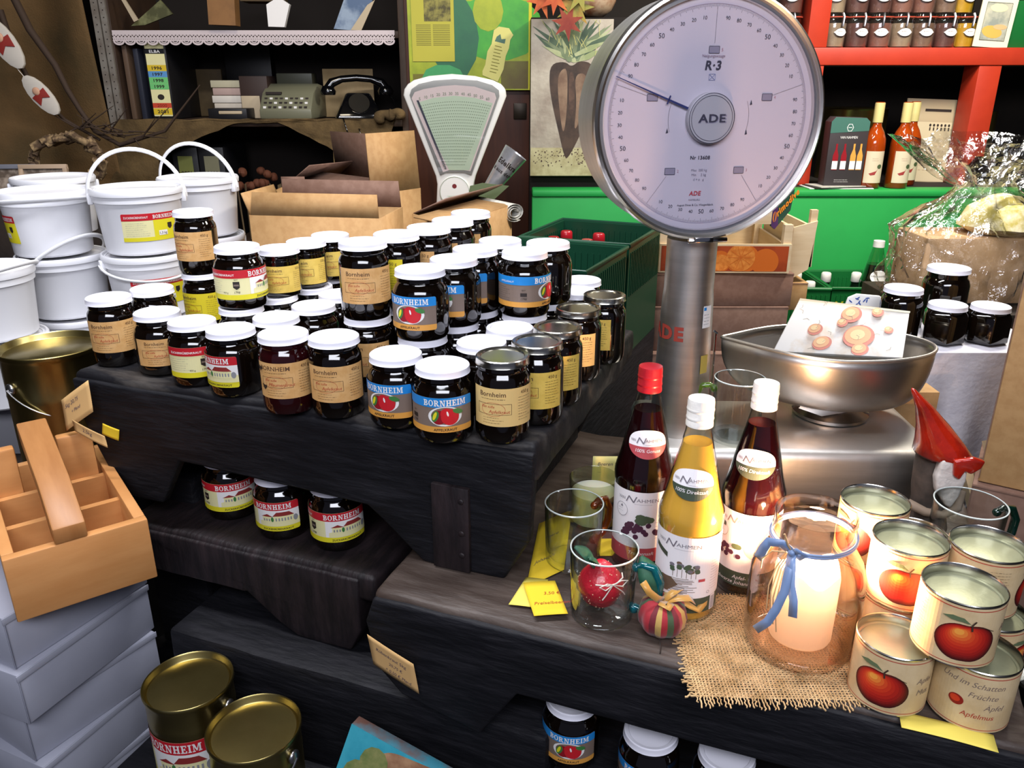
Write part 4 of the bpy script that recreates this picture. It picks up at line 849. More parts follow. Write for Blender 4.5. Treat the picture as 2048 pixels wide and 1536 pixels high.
# ------------------------------------------------------------------ left: side table, buckets, tins
m_dkw = M('dark_table_wood', '#2b211a', .6, n=(8, '#1b1410', .4, .7, (1, 6, 1)), b=(20, .4))
def table(label, x0, y0, x1, y1, z, th=.03, mat=None, name='side_table', cat='table'):
    t = thing(name, label, cat, ((x0+x1)/2, (y0+y1)/2, 0)); cx, cy = (x0+x1)/2, (y0+y1)/2; mat = mat or m_dkw
    q = MB(); q.box((x0-cx, y0-cy, z-th), (x1-cx, y1-cy, z), mat); q.build('table_top', t, bev=.003)
    for a_ in (x0-cx+.03, x1-cx-.07):
        for b_ in (y0-cy+.03, y1-cy-.07): q = MB(); q.box((a_, b_, 0), (a_+.04, b_+.04, z-th), mat); q.build('leg', t)
    return t
table('dark side table at the left carrying the white buckets', -1.75, 1.30, -.73, 2.15, .78)
q = MB(); q.box((-.80, .08, .47), (-.67, .5, .848), m_blk); o = q.build('timber_block', X=BX(cu), bev=.004); tag(o, 'black timber block under the left end of the upper bench', 'block')
q = MB(); q.box((-.82, .06, .0), (-.66, .5, .468), m_blk); o = q.build('timber_block', X=BX(cu), bev=.004); tag(o, 'lowest black timber block at the left end, on the floor', 'block')
m_plas = M('white_plastic', '#e6e6ea', .35, coat=.1); m_plas2 = M('white_plastic_handle', '#eeeef0', .3)
def bucket_art():
    a = Art(); a.rr(-.055, .030, .055, .086, .003, m_cream, 0); a.rr(-.055, .072, .055, .086, .003, m_red, 1); a.r(-.055, .072, .055, .078, m_red, 1); a.r(-.055, .030, .055, .038, m_lyel, 1); a.r(.005, .038, .055, .072, m_lyel, 1)
    a.t('ZUCKERRÜBENKRAUT', -.050, .0765, .0042, m_wht, 2, 'l', bold=.01, w=.046); a.slab('BORNHEIM', .028, .0752, .0072, m_wht, 2, .046)
    a.scrib(-.048, .067, .045, 7, .0042, m_grey, 2, .0004, 4); a.p([(.034, .064), (.044, .064), (.044, .055), (.039, .051), (.034, .055)], m_ink, 2); a.r(.014, .040, .032, .050, m_wht, 2); a.t('1,3 kg', .023, .0425, .0048, m_ink, 3)
    return a
def bucket(label, px, py, Y=None, z=None, hang=None, turn=0, art=False, r=.090, h=.132, lidded=True, lr=0):
    p = ony(px, py, Y) if Y else Vector(px)
    t = thing('white_bucket', label, 'bucket', (p.x, p.y, (z if z is not None else p.z)-h), math.radians(turn), 'white plastic buckets'); k = r/.090
    prof = [(0, .0), (.072*k, 0), (.076*k, .004), (.0835*k, h-.030), (.0845*k, h-.028), (.0875*k, h-.026), (.0875*k, h-.014), (.0840*k, h-.012)]
    q = MB(); q.lathe(prof+[(.082*k, h-.004), (.080*k, h-.004), (.078*k, h-.02), (.072*k, .006), (0, .006)], m_plas, 56); q.build('body', t, smooth=40)
    q = MB(); q.lathe([(.086*k, h-.014), (.0905*k, h-.013), (.0915*k, h-.004), (.0890*k, h), (.0860*k, h-.001), (.0845*k, h-.006), (.030*k, h-.0065), (0, h-.006)], m_plas, 56); q.build('lid', t, smooth=40)
    for s_ in (-1, 1):
        q = MB(); q.box((s_*.0895*k-.006, -.011, h-.034), (s_*.0895*k+.006, .011, h-.012), m_plas); q.build('ear', t, bev=.003)
    if hang is not None:
        q = MB(); an = math.radians(hang); pts = []
        for i in range(25):
            f = PI*i/24; X_ = -.094*k*math.cos(f)*(1+.02*math.sin(f)); H_ = .100*k*math.sin(f)
            pts.append((X_, -H_*math.cos(an), h-.024+H_*math.sin(an)))
        q.tube(pts, .0030, m_plas2, 8, flat=1.6); q.build('handle', t, smooth=80)
    if art: bucket_art().build('label', cyl(lambda v: .076*k+(.0835-.076)*k*(v-.004)/(h-.034), .0006, lr), t, step=.004)
    return t
b1 = bucket('white bucket with raised handle and red yellow label, top of the middle stack', 272, 372, 1.7, hang=82, turn=16, art=True, lr=.35); bz = b1.location
for k, lab in ((1, 'white bucket directly under the raised handle bucket, label half hidden by jars'), (2, 'third white bucket down in the middle stack')):
    bucket(lab, (bz.x, bz.y, 0), 0, z=bz.z+.132-.134*k, hang=-14, turn=34 if k == 1 else 60, art=k == 1)
b2 = bucket('white bucket with raised handle, rear right one behind the kraft labelled tall jar', 395, 352, 1.92, hang=80, turn=-8); bz2 = b2.location
for k, lab in ((1, 'white bucket under the rear right bucket'), (2, 'second white bucket under the rear right one'), (3, 'lowest white bucket of the rear right stack')): bucket(lab, (bz2.x, bz2.y, 0), 0, z=bz2.z+.132-.134*k, turn=40)
b3 = bucket('white bucket with hanging handle, top of the left stack, label at its left', 85, 378, 1.72, hang=8, turn=50, art=True, lr=-1.5); bz3 = b3.location
b3.rotation_euler.z = math.radians(28)
for k, lab, hg in ((1, 'second white bucket of the left stack, handle loop sticking out at right', 40), (2, 'third white bucket of the left stack', None)):
    bucket(lab, (bz3.x+.012*k, bz3.y, 0), 0, z=bz3.z+.132-.134*k, hang=hg, turn=70 if k == 1 else 20)
bucket('white bucket standing behind the left stack, only its lid showing', 105, 352, 1.94, turn=30)
b4 = bucket('white bucket at the left photo edge, handle hanging at its side', -40, 535, 1.50, hang=20, turn=75); bz4 = b4.location
bucket('white bucket below the one at the left photo edge', (bz4.x, bz4.y, 0), 0, z=bz4.z+.132-.134, hang=None, turn=10)
for (px_, py_, pz_), lab in (((bz.x, bz.y, bz.z-.134*2), 'carton under the middle bucket stack'), ((bz2.x, bz2.y, bz2.z-.134*3), 'carton under the rear right bucket stack'), ((bz3.x+.015, bz3.y, bz3.z-.134*2), 'carton under the left bucket stack'), ((bz4.x, bz4.y, bz4.z-.134), 'carton under the bucket at the left photo edge')):
    if pz_ > .79:
        hb_ = .045 if 'photo edge' in lab else .085
        q = MB(); q.box((-hb_, -hb_+(.085-hb_), 0), (hb_, .085, pz_-.7815), M('grey_board', '#8f8f95', .7)); o = q.build('carton', loc=(px_, py_, .7805), bev=.002); tag(o, lab, 'box')
m_gld = M('golden_tin', '#b3a268', .3, metal=1, n=(7, '#94844f', .3, .7)); m_wire = M('steel_wire', '#b5b4b5', .3, metal=1)
def tin(label, x, y, z, r, h, turn, art=None, wire=-60, wr=1):
    t = thing('golden_tin_bucket', label, 'bucket', (x, y, z), math.radians(turn), 'golden tin buckets')
    q = MB(); q.lathe([(0, .002), (r*.95, .002), (r*.97, 0), (r*.985, .004), (r*.955, .012), (r*.955, h*.70), (r*.965, h*.72), (r*.955, h*.74), (r*.955, h-.014), (r*.99, h-.008)], m_gld, 64); q.build('tin_body', t, smooth=40)
    q = MB(); q.lathe([(r*.985, h-.009), (r, h-.006), (r, h-.001), (r*.985, h), (r*.96, h-.002), (r*.93, h-.010), (r*.90, h-.012), (r*.88, h-.010), (0, h-.009)], m_gld, 64); q.build('lid', t, smooth=50)
    for s_ in (-1, 1):
        q = MB(); q.ball((s_*r*.985, 0, h*.80), .008, m_wire, 14, 10, (.7, 1.3, 1.3)); q.build('ear', t)
    q = MB(); an = math.radians(wire); pts = []
    for i in range(25):
        f = PI*i/24; X_ = -r*1.06*math.cos(f); H_ = r*1.1*wr*math.sin(f); pts.append((X_, -H_*math.cos(an), h*.80+H_*math.sin(an)))
    q.tube(pts, .0016, m_wire, 8); q.build('wire_handle', t)
    if art: art.build('label', cyl(r*.955, .0006), t, step=.004)
    return t
p = ony(106, 688, 1.34); a = Art(); a.r(-.03, .02, .03, .095, m_lyel, 0); a.r(-.03, .085, .03, .095, m_red, 1); a.r(-.03, .05, .03, .083, m_wht, 1)
tin('golden tin bucket with wire handle at the left end of the upper bench', p.x-.004, p.y, .782, .086, p.z-.782, 62, a, -40)
a = art_S('beet'); a.xf(lambda u, v: (u*1.55+.005, (v-.018)*1.8+.028))
tin('golden tin bucket on the plinth, left one, red label with a house below its rim', -.496, .985, .4695, .067, .175, -14, a, -62)
tin('golden tin bucket on the plinth, right one in front, wire handle standing off', -.374, .908, .4695, .0675, .158, -22, None, -50)
# ------------------------------------------------------------------ cartons and crate
m_mail = M('white_carton', '#a9abb8', .65, n=(5, '#9c9eac', .35, .65)); m_edge = M('carton_edge', '#55586a', .8)
ang = math.radians(65); u1 = Vector((math.cos(ang), math.sin(ang), 0)); zz = .80
R = random.Random(12)
for k in range(9):
    hh = .089; c0 = Vector((-.712, .928, 0))+Vector(((0, .0), (.008, -.012), (-.012, .006), (.004, -.004), (-.01, 0), (0, 0), (.005, 0), (0, 0), (0, 0))[k]+(0,)); an = ang+math.radians((0, 3, -5, 2, -3, 1, 0, 2, 0)[k]); ln = (.235, .240, .226, .235, .23, .235, .235, .235, .235)[k]
    t = thing('white_carton', ('flat white carton directly under the wooden bottle carrier', 'flat white carton, second of the stack under the bottle carrier', 'flat white carton, third of the stack, pushed slightly back', 'flat white carton, fourth of the stack')[k] if k < 4 else 'flat white carton low in the stack, below the photo edge', 'box', (c0.x, c0.y, zz-hh*(k+1)), an, 'white cartons under the bottle carrier')
    q = MB(); q.box((0, .0, 0), (ln, .24, hh-.001), m_mail); q.build('carton_body', t, bev=.002)
    q = MB(); q.box((-.0015, -.002, hh-.012), (ln+.0015, .0, hh-.0015), m_mail); q.box((.0, -.0015, .001), (.002, .0005, hh-.012), m_edge); q.build('lid_flap', t, bev=.0006)
m_pine = M('beech_wood', '#cf955c', .45, n=(5, '#bd8048', .35, .7, (1, 1, 6)), b=(25, .15)); m_pine2 = M('beech_wood_handle', '#b27d4b', .42, n=(6, '#9c683a', .35, .7, (6, 1, 1)))
FLc, FRc, BRc = onz(3, 1123, .90), onz(295, 1038, .90), onz(169, 860, .90)
cw = (FRc-FLc).length; cl_ = (BRc-FRc).length*.80; ca = math.atan2(FRc.y-FLc.y, FRc.x-FLc.x)
cr = thing('bottle_carrier', 'wooden six bottle carrier with a bent handle, standing on the white cartons', 'carrier', (FLc.x, FLc.y, .8005), ca)
th = .016; hc = .0995
for y_ in (0, cl_-th): q = MB(); q.box((0, y_, 0), (cw, y_+th, hc), m_pine); q.build('end_board', cr, bev=.002)
for x0 in (0, cw-th): q = MB(); q.box((x0, th, 0), (x0+th, cl_-th, hc), m_pine); q.build('side_board', cr, bev=.002)
q = MB(); q.box((th, th, 0), (cw-th, cl_-th, .01), m_pine); q.build('bottom_board', cr)
for f_ in (.36, .68): q = MB(); q.box((th, cl_*f_-.006, .01), (cw-th, cl_*f_+.006, hc-.012), m_pine); q.build('divider', cr)
q = MB(); q.box((cw/2-.006, th, .01), (cw/2+.006, cl_-th, hc-.02), m_pine); q.build('divider', cr)
hw = .021; cx = cw*.46
for s_ in (-1, 1): q = MB(); q.box((cx+s_*.055-.028, cl_*.70, .02), (cx+s_*.055+.024, cl_*.70+.02, .165), m_pine); q.build('upright_board', cr, bev=.004)
q = MB(); pr_ = [(.0, hc), (.0, hc+.024), (cl_*.24, .165), (cl_*.74, .200), (cl_*.74, .172), (cl_*.70, .170), (cl_*.25, .138), (.03, hc)]
q.prism(pr_, -hw, hw, m_pine2, TR(cx, 0, 0) @ ROT(PI/2)); q.build('handle', cr, bev=.003, smooth=30)
note('kraft note standing up behind the bottle carrier, handwriting facing out', (ony(133, 862, 1.18), ony(188, 823, 1.17), ony(124, 800, 1.19)), m_kpap, [('5kg 20,75', .1, .66, .006), ('+ Pfand', .3, .4, .005)], .003)
note('kraft note drooping over the edge of the bottle carrier', (ony(150, 862, 1.165), ony(218, 895, 1.15), ony(146, 838, 1.17)), m_kpap, [('2,5kg', .3, .4, .006)], .006)
note('small bright yellow note beside the kraft notes at the bottle carrier', (ony(204, 868, 1.18), ony(238, 881, 1.175), ony(206, 846, 1.18)), m_yel, None, .002)
# bottom painting
m_pt = M('painting_teal', '#2c8fa5', .5, n=(12, '#3fa3b5', .4, .6)); m_pg = M('painting_green', '#66763f', .6, n=(30, '#8a8a55', .4, .6)); m_pb = M('painting_skin', '#b08a68', .6, n=(20, '#8a6248', .4, .6)); m_side = M('canvas_side', '#5a3d33', .7, n=(10, '#2b6f80', .45, .6))
tl_ = Vector((-.228, .895, .645)); tr_ = Vector((-.108, .848, .609)); du = (tr_-tl_).normalized(); dn = du.cross(Vector((0, .25, 1))).normalized(); dv = dn.cross(du).normalized()
if dv.z > 0: dv = -dv
t = thing('painting', 'painting with turquoise sky leaning against the beam at the bottom', 'painting', tl_)
W_, H_ = .22, .135
nb = dn if dn.y > 0 else -dn
q = MB(); q.add([Vector((0, 0, 0)), du*W_, du*W_+dv*H_, dv*H_]+[x+nb*.022 for x in (Vector((0, 0, 0)), du*W_, du*W_+dv*H_, dv*H_)], [(0, 1, 2, 3), (7, 6, 5, 4), (0, 4, 5, 1), (1, 5, 6, 2), (2, 6, 7, 3), (3, 7, 4, 0)], m_side); q.build('canvas', t, bev=.001)
a = Art(); a.r(0, 0, W_, H_, m_pt, 0); a.p([(.05, .03)]+chaikin([(.055, .02), (.07, .008), (.10, .004), (.13, 0)], 2, False)+[(.22, 0), (.22, .13), (.04, .13), (.038, .08), (.043, .05)], m_pb, 1)
for k, (x, y, r) in enumerate(((.05, .04, .022), (.035, .075, .026), (.06, .09, .03), (.095, .05, .016), (.12, .09, .02), (.02, .11, .02))): a.e(x, y, r, r*1.2, m_pg, 2+k*.3, 12)
a.r(.10, .035, .125, .13, M('painting_mauve', '#8a82a8', .5), 5); a.build('painted_picture', lambda u, v, l: du*u+dv*v-nb*(.0005+l), t, step=0)
# ------------------------------------------------------------------ middle back: table, cardboard, fan scale
table('dark table in the middle behind the jars, cardboard boxes on it', -.67, 1.80, -.06, 2.72, .95)
m_cb = M('cardboard', '#b08a5b', .75, n=(50, '#a67f51', .4, .6)); m_cb2 = M('cardboard_brown_inside', '#7d6052', .8, n=(50, '#735648', .4, .6))
def V2(p, z): return Vector((p[0], p[1], z))
def obox(label, c, e1, l1, e2, l2, z0, z1, flaps, name='cardboard_box', th=.004, outer=None):
    """open box: corner c, unit dirs e1,e2; flaps = list of (side, length, tilt deg from vertical outward)"""
    t = thing(name, label, 'box', (c[0], c[1], z0)); e1 = Vector((*e1, 0)).normalized(); e2 = Vector((*e2, 0)).normalized(); h = z1-z0; up_ = Vector((0, 0, 1)); outer = outer or m_cb
    cs = [Vector((0, 0, 0)), e1*l1, e1*l1+e2*l2, e2*l2]
    q = MB()
    for i in range(4):
        a_, b_ = cs[i], cs[(i+1) % 4]; n_ = (b_-a_).cross(up_).normalized()
        q.add([a_, b_, b_+up_*h, a_+up_*h], [(0, 1, 2, 3)], m_cb if i != 3 else outer)
    q.add([c_ for c_ in cs], [(0, 1, 2, 3)], m_cb); q.build('box_body', t, solid=th, wrapfix=False)
    for side, L, tilt, mat in flaps:
        a_, b_ = cs[side], cs[(side+1) % 4]; mid = (cs[0]+cs[2])/2; o_ = ((a_+b_)/2-mid); o_ -= (b_-a_).normalized()*o_.dot((b_-a_).normalized()); o_.normalize()
        d = o_*math.sin(math.radians(tilt))+up_*math.cos(math.radians(tilt)); a2, b2 = a_+up_*h, b_+up_*h; q = MB(); iw = (b_-a_)*.02
        q.add([a2+iw*.3, b2-iw*.3, b2+d*L-iw, a2+d*L+iw], [(0, 1, 2, 3)], mat); q.build('flap', t, solid=th*.8, wrapfix=False)
    return t
big = onz(738, 390, 1.22); lf_ = onz(574, 366, 1.22); rt_ = onz(827, 377, 1.22)
d1_ = (lf_-big).xy; d2_ = (rt_-big).xy
obox('large open cardboard box with raised flaps, before the shelf', (big.x+.005, big.y), d1_, d1_.length, d2_, .19, .9505, 1.22, [(0, .10, -75, m_cb2), (1, .11, -60, m_cb2), (2, .14, -8, m_cb2), (3, .155, -4, m_cb)], outer=m_cb)
q = MB(); q.lathe([(0, 0), (.07, .0), (.072, .004), (.06, .010), (0, .012)], m_wht, 30); o = q.build('white_tray', loc=(big.x-.10, big.y+.20, 1.202)); tag(o, 'white oval packing piece lying in the large open box', 'packaging')
q = MB(); q.box((-.16, -.07, 0), (.04, .09, .2495), M('packed_paper', '#6e5a48', .8)); o = q.build('packed_goods', loc=(big.x-.08, big.y+.19, .952), X=None); o.rotation_euler.z = math.atan2(d1_.y, d1_.x)+PI; tag(o, 'wrapped goods filling the large open box', 'packaging')
tc = onz(500, 430, 1.222); obox('lower open cardboard box just behind the small yellow labelled jars', (tc.x, tc.y), (1, -.16), .30, (.16, 1), .17, .9505, tc.z, [(0, .05, -10, m_cb), (2, .06, 0, m_cb2), (3, .05, 20, m_cb)], outer=m_cb)
bl_, br_, fl_ = onz(950, 394, 1.22), onz(1022, 411, 1.22), onz(780, 440, 1.22); e1_ = (br_-bl_).xy; e2_ = (fl_-bl_).xy.normalized()
t = obox('cardboard box with one flap slightly open, before the white fan scale', (bl_.x+e2_.x*.31, bl_.y+e2_.y*.31), (e1_.x, e1_.y), e1_.length, (-e2_.x, -e2_.y), .31, .9505, 1.22, [(1, .09, -84, m_cb), (3, .09, -66, m_cb2)])
sb = onz(574, 372, 1.225)
obox('small narrow cardboard box left of the large open one', (-.665, 2.24), (1, 0), .07, (0, 1), .12, .9505, 1.215, [(2, .03, 0, m_cb2)])
# fan scale
m_enam = M('white_enamel', '#d9d7d0', .25, coat=.6); m_fgr = M('fan_print_green', '#b9c9ac', .5); m_fgr2 = M('fan_print_dots', '#7d8c72', .5); m_pinkp = M('fan_print_pink', '#d6c3bd', .5)
YF = 2.42
def fp(px, py): p = ony(px, py, YF); return (p.x, p.z)
fc = ony(912, 400, YF)
t = thing('fan_scale', 'white enamelled shop scale with a fan shaped chart, behind the cardboard boxes', 'scale', (fc.x, YF, .9505))
def loc2(l): return [(fp(*p)[0]-fc.x, fp(*p)[1]-.9505) for p in l]
def arc(cx, cy, r, a0, a1, n): return [(cx+r*math.cos(math.radians(a0+(a1-a0)*i/n)), cy+r*math.sin(math.radians(a0+(a1-a0)*i/n))) for i in range(n+1)]
outl = loc2([(809, 190), (811, 178), (818, 168), (830, 160), (860, 152), (905, 148), (950, 152), (985, 160), (1002, 168), (1011, 178), (1013, 192), (952, 350), (948, 366), (948, 412), (874, 412), (876, 366), (873, 350)])
q = MB(); q.prism(outl, -.03, .05, m_enam); q.build('housing', t, bev=.006, smooth=60)
inl = loc2([(822, 190), (826, 178), (840, 168), (870, 161), (910, 158), (955, 161), (985, 170), (998, 180), (999, 192), (944, 348), (930, 343), (893, 343), (882, 348)])
q = MB(); q.prism(inl, -.034, -.028, M('fan_frame_grey', '#8a8a86', .4)); q.build('chart_frame', t, bev=.001)
a = Art()
def fpt(px, py): return tuple(loc2([(px, py)])[0])
a.p([fpt(*p) for p in [(826, 196), (832, 184), (850, 178), (885, 172), (912, 170), (950, 173), (990, 186), (993, 196), (942, 340), (928, 338), (900, 338), (888, 342)]], m_pinkp, 0)
a.p([fpt(*p) for p in [(836, 205), (870, 195), (910, 191), (950, 195), (986, 206), (940, 338), (900, 338)]], m_fgr, 1)
for k in range(22):
    f = k/22; yy = 202+f*130; hw_ = (72-f*54)
    n = int(34-f*20)
    for i in range(n):
        x = 912+(-hw_+2*hw_*i/n); y0_ = yy+9*((x-912)/70)**2*(1-f); p_, r_ = fpt(x, y0_), fpt(x+hw_/n*1.0, y0_+1.6); a.r(p_[0], r_[1], r_[0], p_[1], m_fgr2, 2)
for i in range(12): p_ = fpt(842+i*12.2, 187+((i-5.5)**2)*.35); a.t(str((i+1)*5 % 100), p_[0], p_[1]-.003, .0075, m_fgr2, 2)
a.build('weight_chart', flat(off=.0345), t, step=0)
q = MB(); A_, B_ = fpt(838, 200), fpt(893, 335); q.quadp([(A_[0]-.003, -.037, A_[1]), (A_[0]+.003, -.037, A_[1]), (B_[0]+.003, -.037, B_[1]), (B_[0]-.003, -.037, B_[1])], .002, m_chrome); q.build('pointer', t)
q = MB(); C_ = fpt(911, 380); q.lathe([(0, 0), (.045, 0), (.0455, .006), (.042, .010), (0, .011)], m_enam, 40, TR(C_[0], -.030, C_[1]) @ Matrix.Rotation(PI/2, 4, 'X')); q.build('round_cover', t)
a = Art(); a.ring(C_[0], C_[1], .043, .043, .0012, m_fgr2, 0); a.e(C_[0], C_[1]+.016, .0065, .0065, M('knob_wine', '#6b1f22', .4), 0); a.r(C_[0]-.022, C_[1]-.026, C_[0]+.026, C_[1]-.010, M('plate_pale', '#c5c8bb', .4), 0); a.scrib(C_[0]-.018, C_[1]-.014, .04, 3, .004, m_fgr2, 1, .0008); a.build('maker_plate', flat(off=.0412), t, step=0)
q = MB(); q.box((-.06, -.02, 0), (.06, .10, .16), m_enam); q.build('base', t, bev=.01)
q = MB(); q.box((-.11, -.04, -.0), (.11, .12, .05), m_enam); q.build('foot', t, bev=.01)
# fan scale chart pane
q = MB(); q.prism(inl, -.040, -.0385, glass('chart_glass', '#fafafa', '#d0d0d0', .10)); q.build('glass_pane', t)
# rolled paper cone + rolled newspaper
m_news = M('newsprint', '#b9b6ad', .7, n=(90, '#a5a299', .45, .6)); m_foil = M('printed_foil', '#b7b8bc', .28, metal=.7, n=(14, '#d9d9dc', .4, .6)); m_pgreen = M('translucent_green_paper', '#5e6a48', .4)
p1, p2 = ony(1032, 305, 2.2), ony(975, 385, 2.2)
t = thing('foil_tube', 'silver printed foil tube standing in green paper, right of the fan scale', 'tube', p2)
dd = (p1-p2); X = dd.to_track_quat('Z', 'Y').to_matrix().to_4x4(); ln = dd.length
q = MB(); q.lathe([(.018, 0), (.034, ln), (.032, ln), (.017, .004)], m_foil, 32, X); q.build('foil_body', t)
a = Art(); a.t('Edelkra', 0, ln*.66, .014, m_ink, 0, bold=.03, sx=.9); a.t('it aus dem', 0, ln*.50, .010, m_ink, 0, bold=.02); vv_ = X.inverted() @ Vector((.1, -1, .2)); ro_ = math.atan2(vv_.x, -vv_.y)
a.build('lettering', lambda u, v, l: X @ cyl(lambda v_: .018+.016*v_/ln, .0008, ro_)(u, v, l), t)
t.rotation_euler.z = 0
q = MB(); c_ = [ony(935, 400, 2.14), ony(940, 372, 2.14), ony(965, 366, 2.14), ony(1018, 372, 2.14), ony(985, 402, 2.14)]; q.quadp(c_, .003, m_pgreen); o = q.build('green_paper', smooth=0); tag(o, 'dull green sheet of paper leaning beside the fan scale', 'paper')
np_ = ony(1030, 425, 1.95)
t = thing('rolled_newspaper', 'grey rolled newspaper beside the half open cardboard box', 'newspaper', np_, .6)
q = MB(); sp_ = [(.010*math.cos(f)*(1+f/9), .010*math.sin(f)*(.8+f/12)) for f in [i*.35 for i in range(52)]]
for i in range(len(sp_)-1): (x0, z0), (x1, z1) = sp_[i], sp_[i+1]; q.add([(x0, -.0, z0), (x1, -.0, z1), (x1, .2, z1), (x0, .2, z0)], [(0, 1, 2, 3)], m_news)
q.build('paper_roll', t, solid=.0008, smooth=80)
# ------------------------------------------------------------------ green bottle crates
m_gc = M('dark_green_plastic', '#10402c', .38, spec=.5); m_gc2 = M('green_plastic', '#15672f', .4); m_rcap = M('red_bottle_cap', '#b01a26', .3, coat=.4); m_bg = M('green_bottle_glass', '#0c1a10', .08, coat=.5)
def crate(label, org, ang, L, W, H, mat, cells=(4, 3), caps=None, capm=None, texts=None, grp=None):
    t = thing('bottle_crate', label, 'crate', org, ang, grp); w_ = .008
    for nm, a_, b_ in (('front_wall', (0, 0, 0), (L, w_, H)), ('rear_wall', (0, W-w_, 0), (L, W, H)), ('side_wall', (0, w_, 0), (w_, W-w_, H)), ('side_wall', (L-w_, w_, 0), (L, W-w_, H))):
        q = MB(); q.box(a_, b_, mat); 
        n = int(max(b_[0]-a_[0], b_[1]-a_[1])/.014)
        for k in range(1, n):     # moulded ribs
            if nm in ('front_wall', 'rear_wall'):
                x = L*k/n; y0_ = a_[1]-.002 if nm == 'front_wall' else a_[1]-.002; q.box((x, y0_, H*.55), (x+.004, y0_+.002, H*.93), mat)
            else:
                y = W*k/n; x0_ = a_[0]-.002 if a_[0] > 0 else b_[0]; q.box((x0_, y, H*.55), (x0_+.002, y+.004, H*.93), mat)
        q.build(nm, t)
    q = MB(); q.tube([(0, 0, H), (L, 0, H), (L, W, H), (0, W, H)], .006, mat, 8, cyc=True); q.build('rim', t)
    q = MB()
    for i in range(1, cells[0]): q.box((L*i/cells[0]-.002, w_, .004), (L*i/cells[0]+.002, W-w_, H*.62), mat)
    for j in range(1, cells[1]): q.box((w_, W*j/cells[1]-.002, .004), (L-w_, W*j/cells[1]+.002, H*.62), mat)
    q.box((w_, w_, 0), (L-w_, W-w_, .004), mat); q.build('cell_divider', t)
    if texts:
        a = Art()
        for s_, u, v, h in texts: a.t(s_, u, v, h, M('crate_print_yellow', '#c9c331', .5), 0, bold=.03)
        a.build('lettering', flat(off=.003), t, step=0)
    X = TR(Vector(org)) @ ROT(ang)
    return t, X
ga = math.radians(66); go = onz(1171, 547, 1.15)
# local x runs along the depth direction, local y to the left
u_g = Vector((math.cos(ga), math.sin(ga), 0)); v_g = Vector((-math.sin(ga), math.cos(ga), 0))
table('low dark table behind the bench corner, green crates on it', -.03, 1.74, .42, 2.14, .88, name='low_table') if False else None
q = MB(); q.box((-.01, .0, 0), (.60, .272, .878), m_blk); o = q.build('timber_block', X=TR(Vector((go.x, go.y, 0))) @ ROT(ga), bev=.003); tag(o, 'dark timber block under the green bottle crates behind the bench', 'block')
caps_lab = 'juice bottle with red cap standing in the rear dark green crate'
def crate_bottle(p, capm, label, grp, H=.262, glassm=None, big=False):
    t = thing('crate_bottle', label, 'bottle', p, 0, grp)
    q = MB(); q.lathe([(0, 0), (.034, 0), (.036, .004), (.036, H*.5), (.030, H*.62), (.016, H*.82), (.0135, H*.86), (.0135, H-.018), (0, H-.018)], glassm or m_bg, 24); q.build('bottle_glass', t)
    q = MB(); q.lathe([(.015, H-.03), (.0165, H-.028), (.016, H-.012), (.0155, H-.003), (.013, H), (0, H)], capm, 24); q.build('cap', t, smooth=40)
    return t
ct1, X1 = crate('dark green bottle crate nearer the bench, nearly empty', (go.x, go.y, .88), ga, .285, .27, .27, m_gc, (3, 3))
ct2, X2 = crate('dark green bottle crate behind, red capped bottles inside', tuple(Vector((go.x, go.y, .88))+u_g*.305), ga, .285, .27, .27, m_gc, (3, 3))
cbt = None
for i, j in ((0, 0), (0, 1), (1, 1), (1, 2), (2, 2), (0, 2), (2, 1)):
    p = X2 @ Vector((.285*(i+.5)/3, .05-.035+.27*(j+.5)/3, .005)); 
    if cbt is None: cbt = crate_bottle(p, m_rcap, caps_lab, 'red capped bottles in the crate', .245)
    else: dup(cbt, p)
# ------------------------------------------------------------------ fruit crates behind the column
m_lw = M('light_veneer_wood', '#d9c3a0', .6, n=(6, '#c9ad85', .35, .7, (1, 1, 8))); m_orr = M('print_orange_fruit', '#c9641f', .45); m_ord = M('print_orange_dark', '#7d2a10', .5, n=(10, '#a8441a', .4, .6)); m_orl = M('print_orange_flesh', '#e08b3c', .45, n=(60, '#c96f28', .4, .6))
m_pur = M('print_purple_box', '#4a2a5e', .5); m_dgr = M('print_dark_green', '#27483c', .5); m_ory = M('print_orange_letters', '#e58a2a', .5)
YC = 2.12
ca0, ca1 = ony(1300, 545, YC), ony(1575, 552, YC)
def stack_box(label, x0, x1, y0, y1, z0, z1, mat=m_cb):
    t = thing('cardboard_box', label, 'box', ((x0+x1)/2, (y0+y1)/2, z0)); w2, d2 = (x1-x0)/2, (y1-y0)/2; h = z1-z0
    q = MB(); q.box((-w2, -d2, 0), (w2, d2, h), mat); q.build('box_body', t, bev=.002)
    q = MB(); q.box((-w2, -.001-d2, h*.02), (-w2+.0015, d2, h*.98), m_cb2); q.box((-w2, -d2-.001, h-.004), (w2, -d2, h-.002), m_cb2); q.build('flap_edge', t)
    return t
za, zb, zc = ca0.z, ony(1400, 612, YC).z, ony(1400, 700, YC).z
stack_box('brown cardboard box under the orange printed fruit crate, upper of two', ony(1290, 600, YC).x, ony(1582, 600, YC).x, YC, YC+.26, zb, za-.002, m_cb2)
stack_box('brown cardboard box, lower of two behind the scale column', ony(1288, 650, YC).x, ony(1572, 650, YC).x, YC-.004, YC+.26, zc, zb-.001, m_cb2)
stack_box('wide cardboard box at the base of the stack behind the scale column', ony(1285, 720, YC).x, ony(1585, 720, YC).x, YC-.03, YC+.26, .0, zc-.001, m_cb2)
fz0, fz1 = za, ony(1500, 486, YC).z; fx0, fx1 = ony(1318, 520, YC).x, ony(1578, 520, YC).x
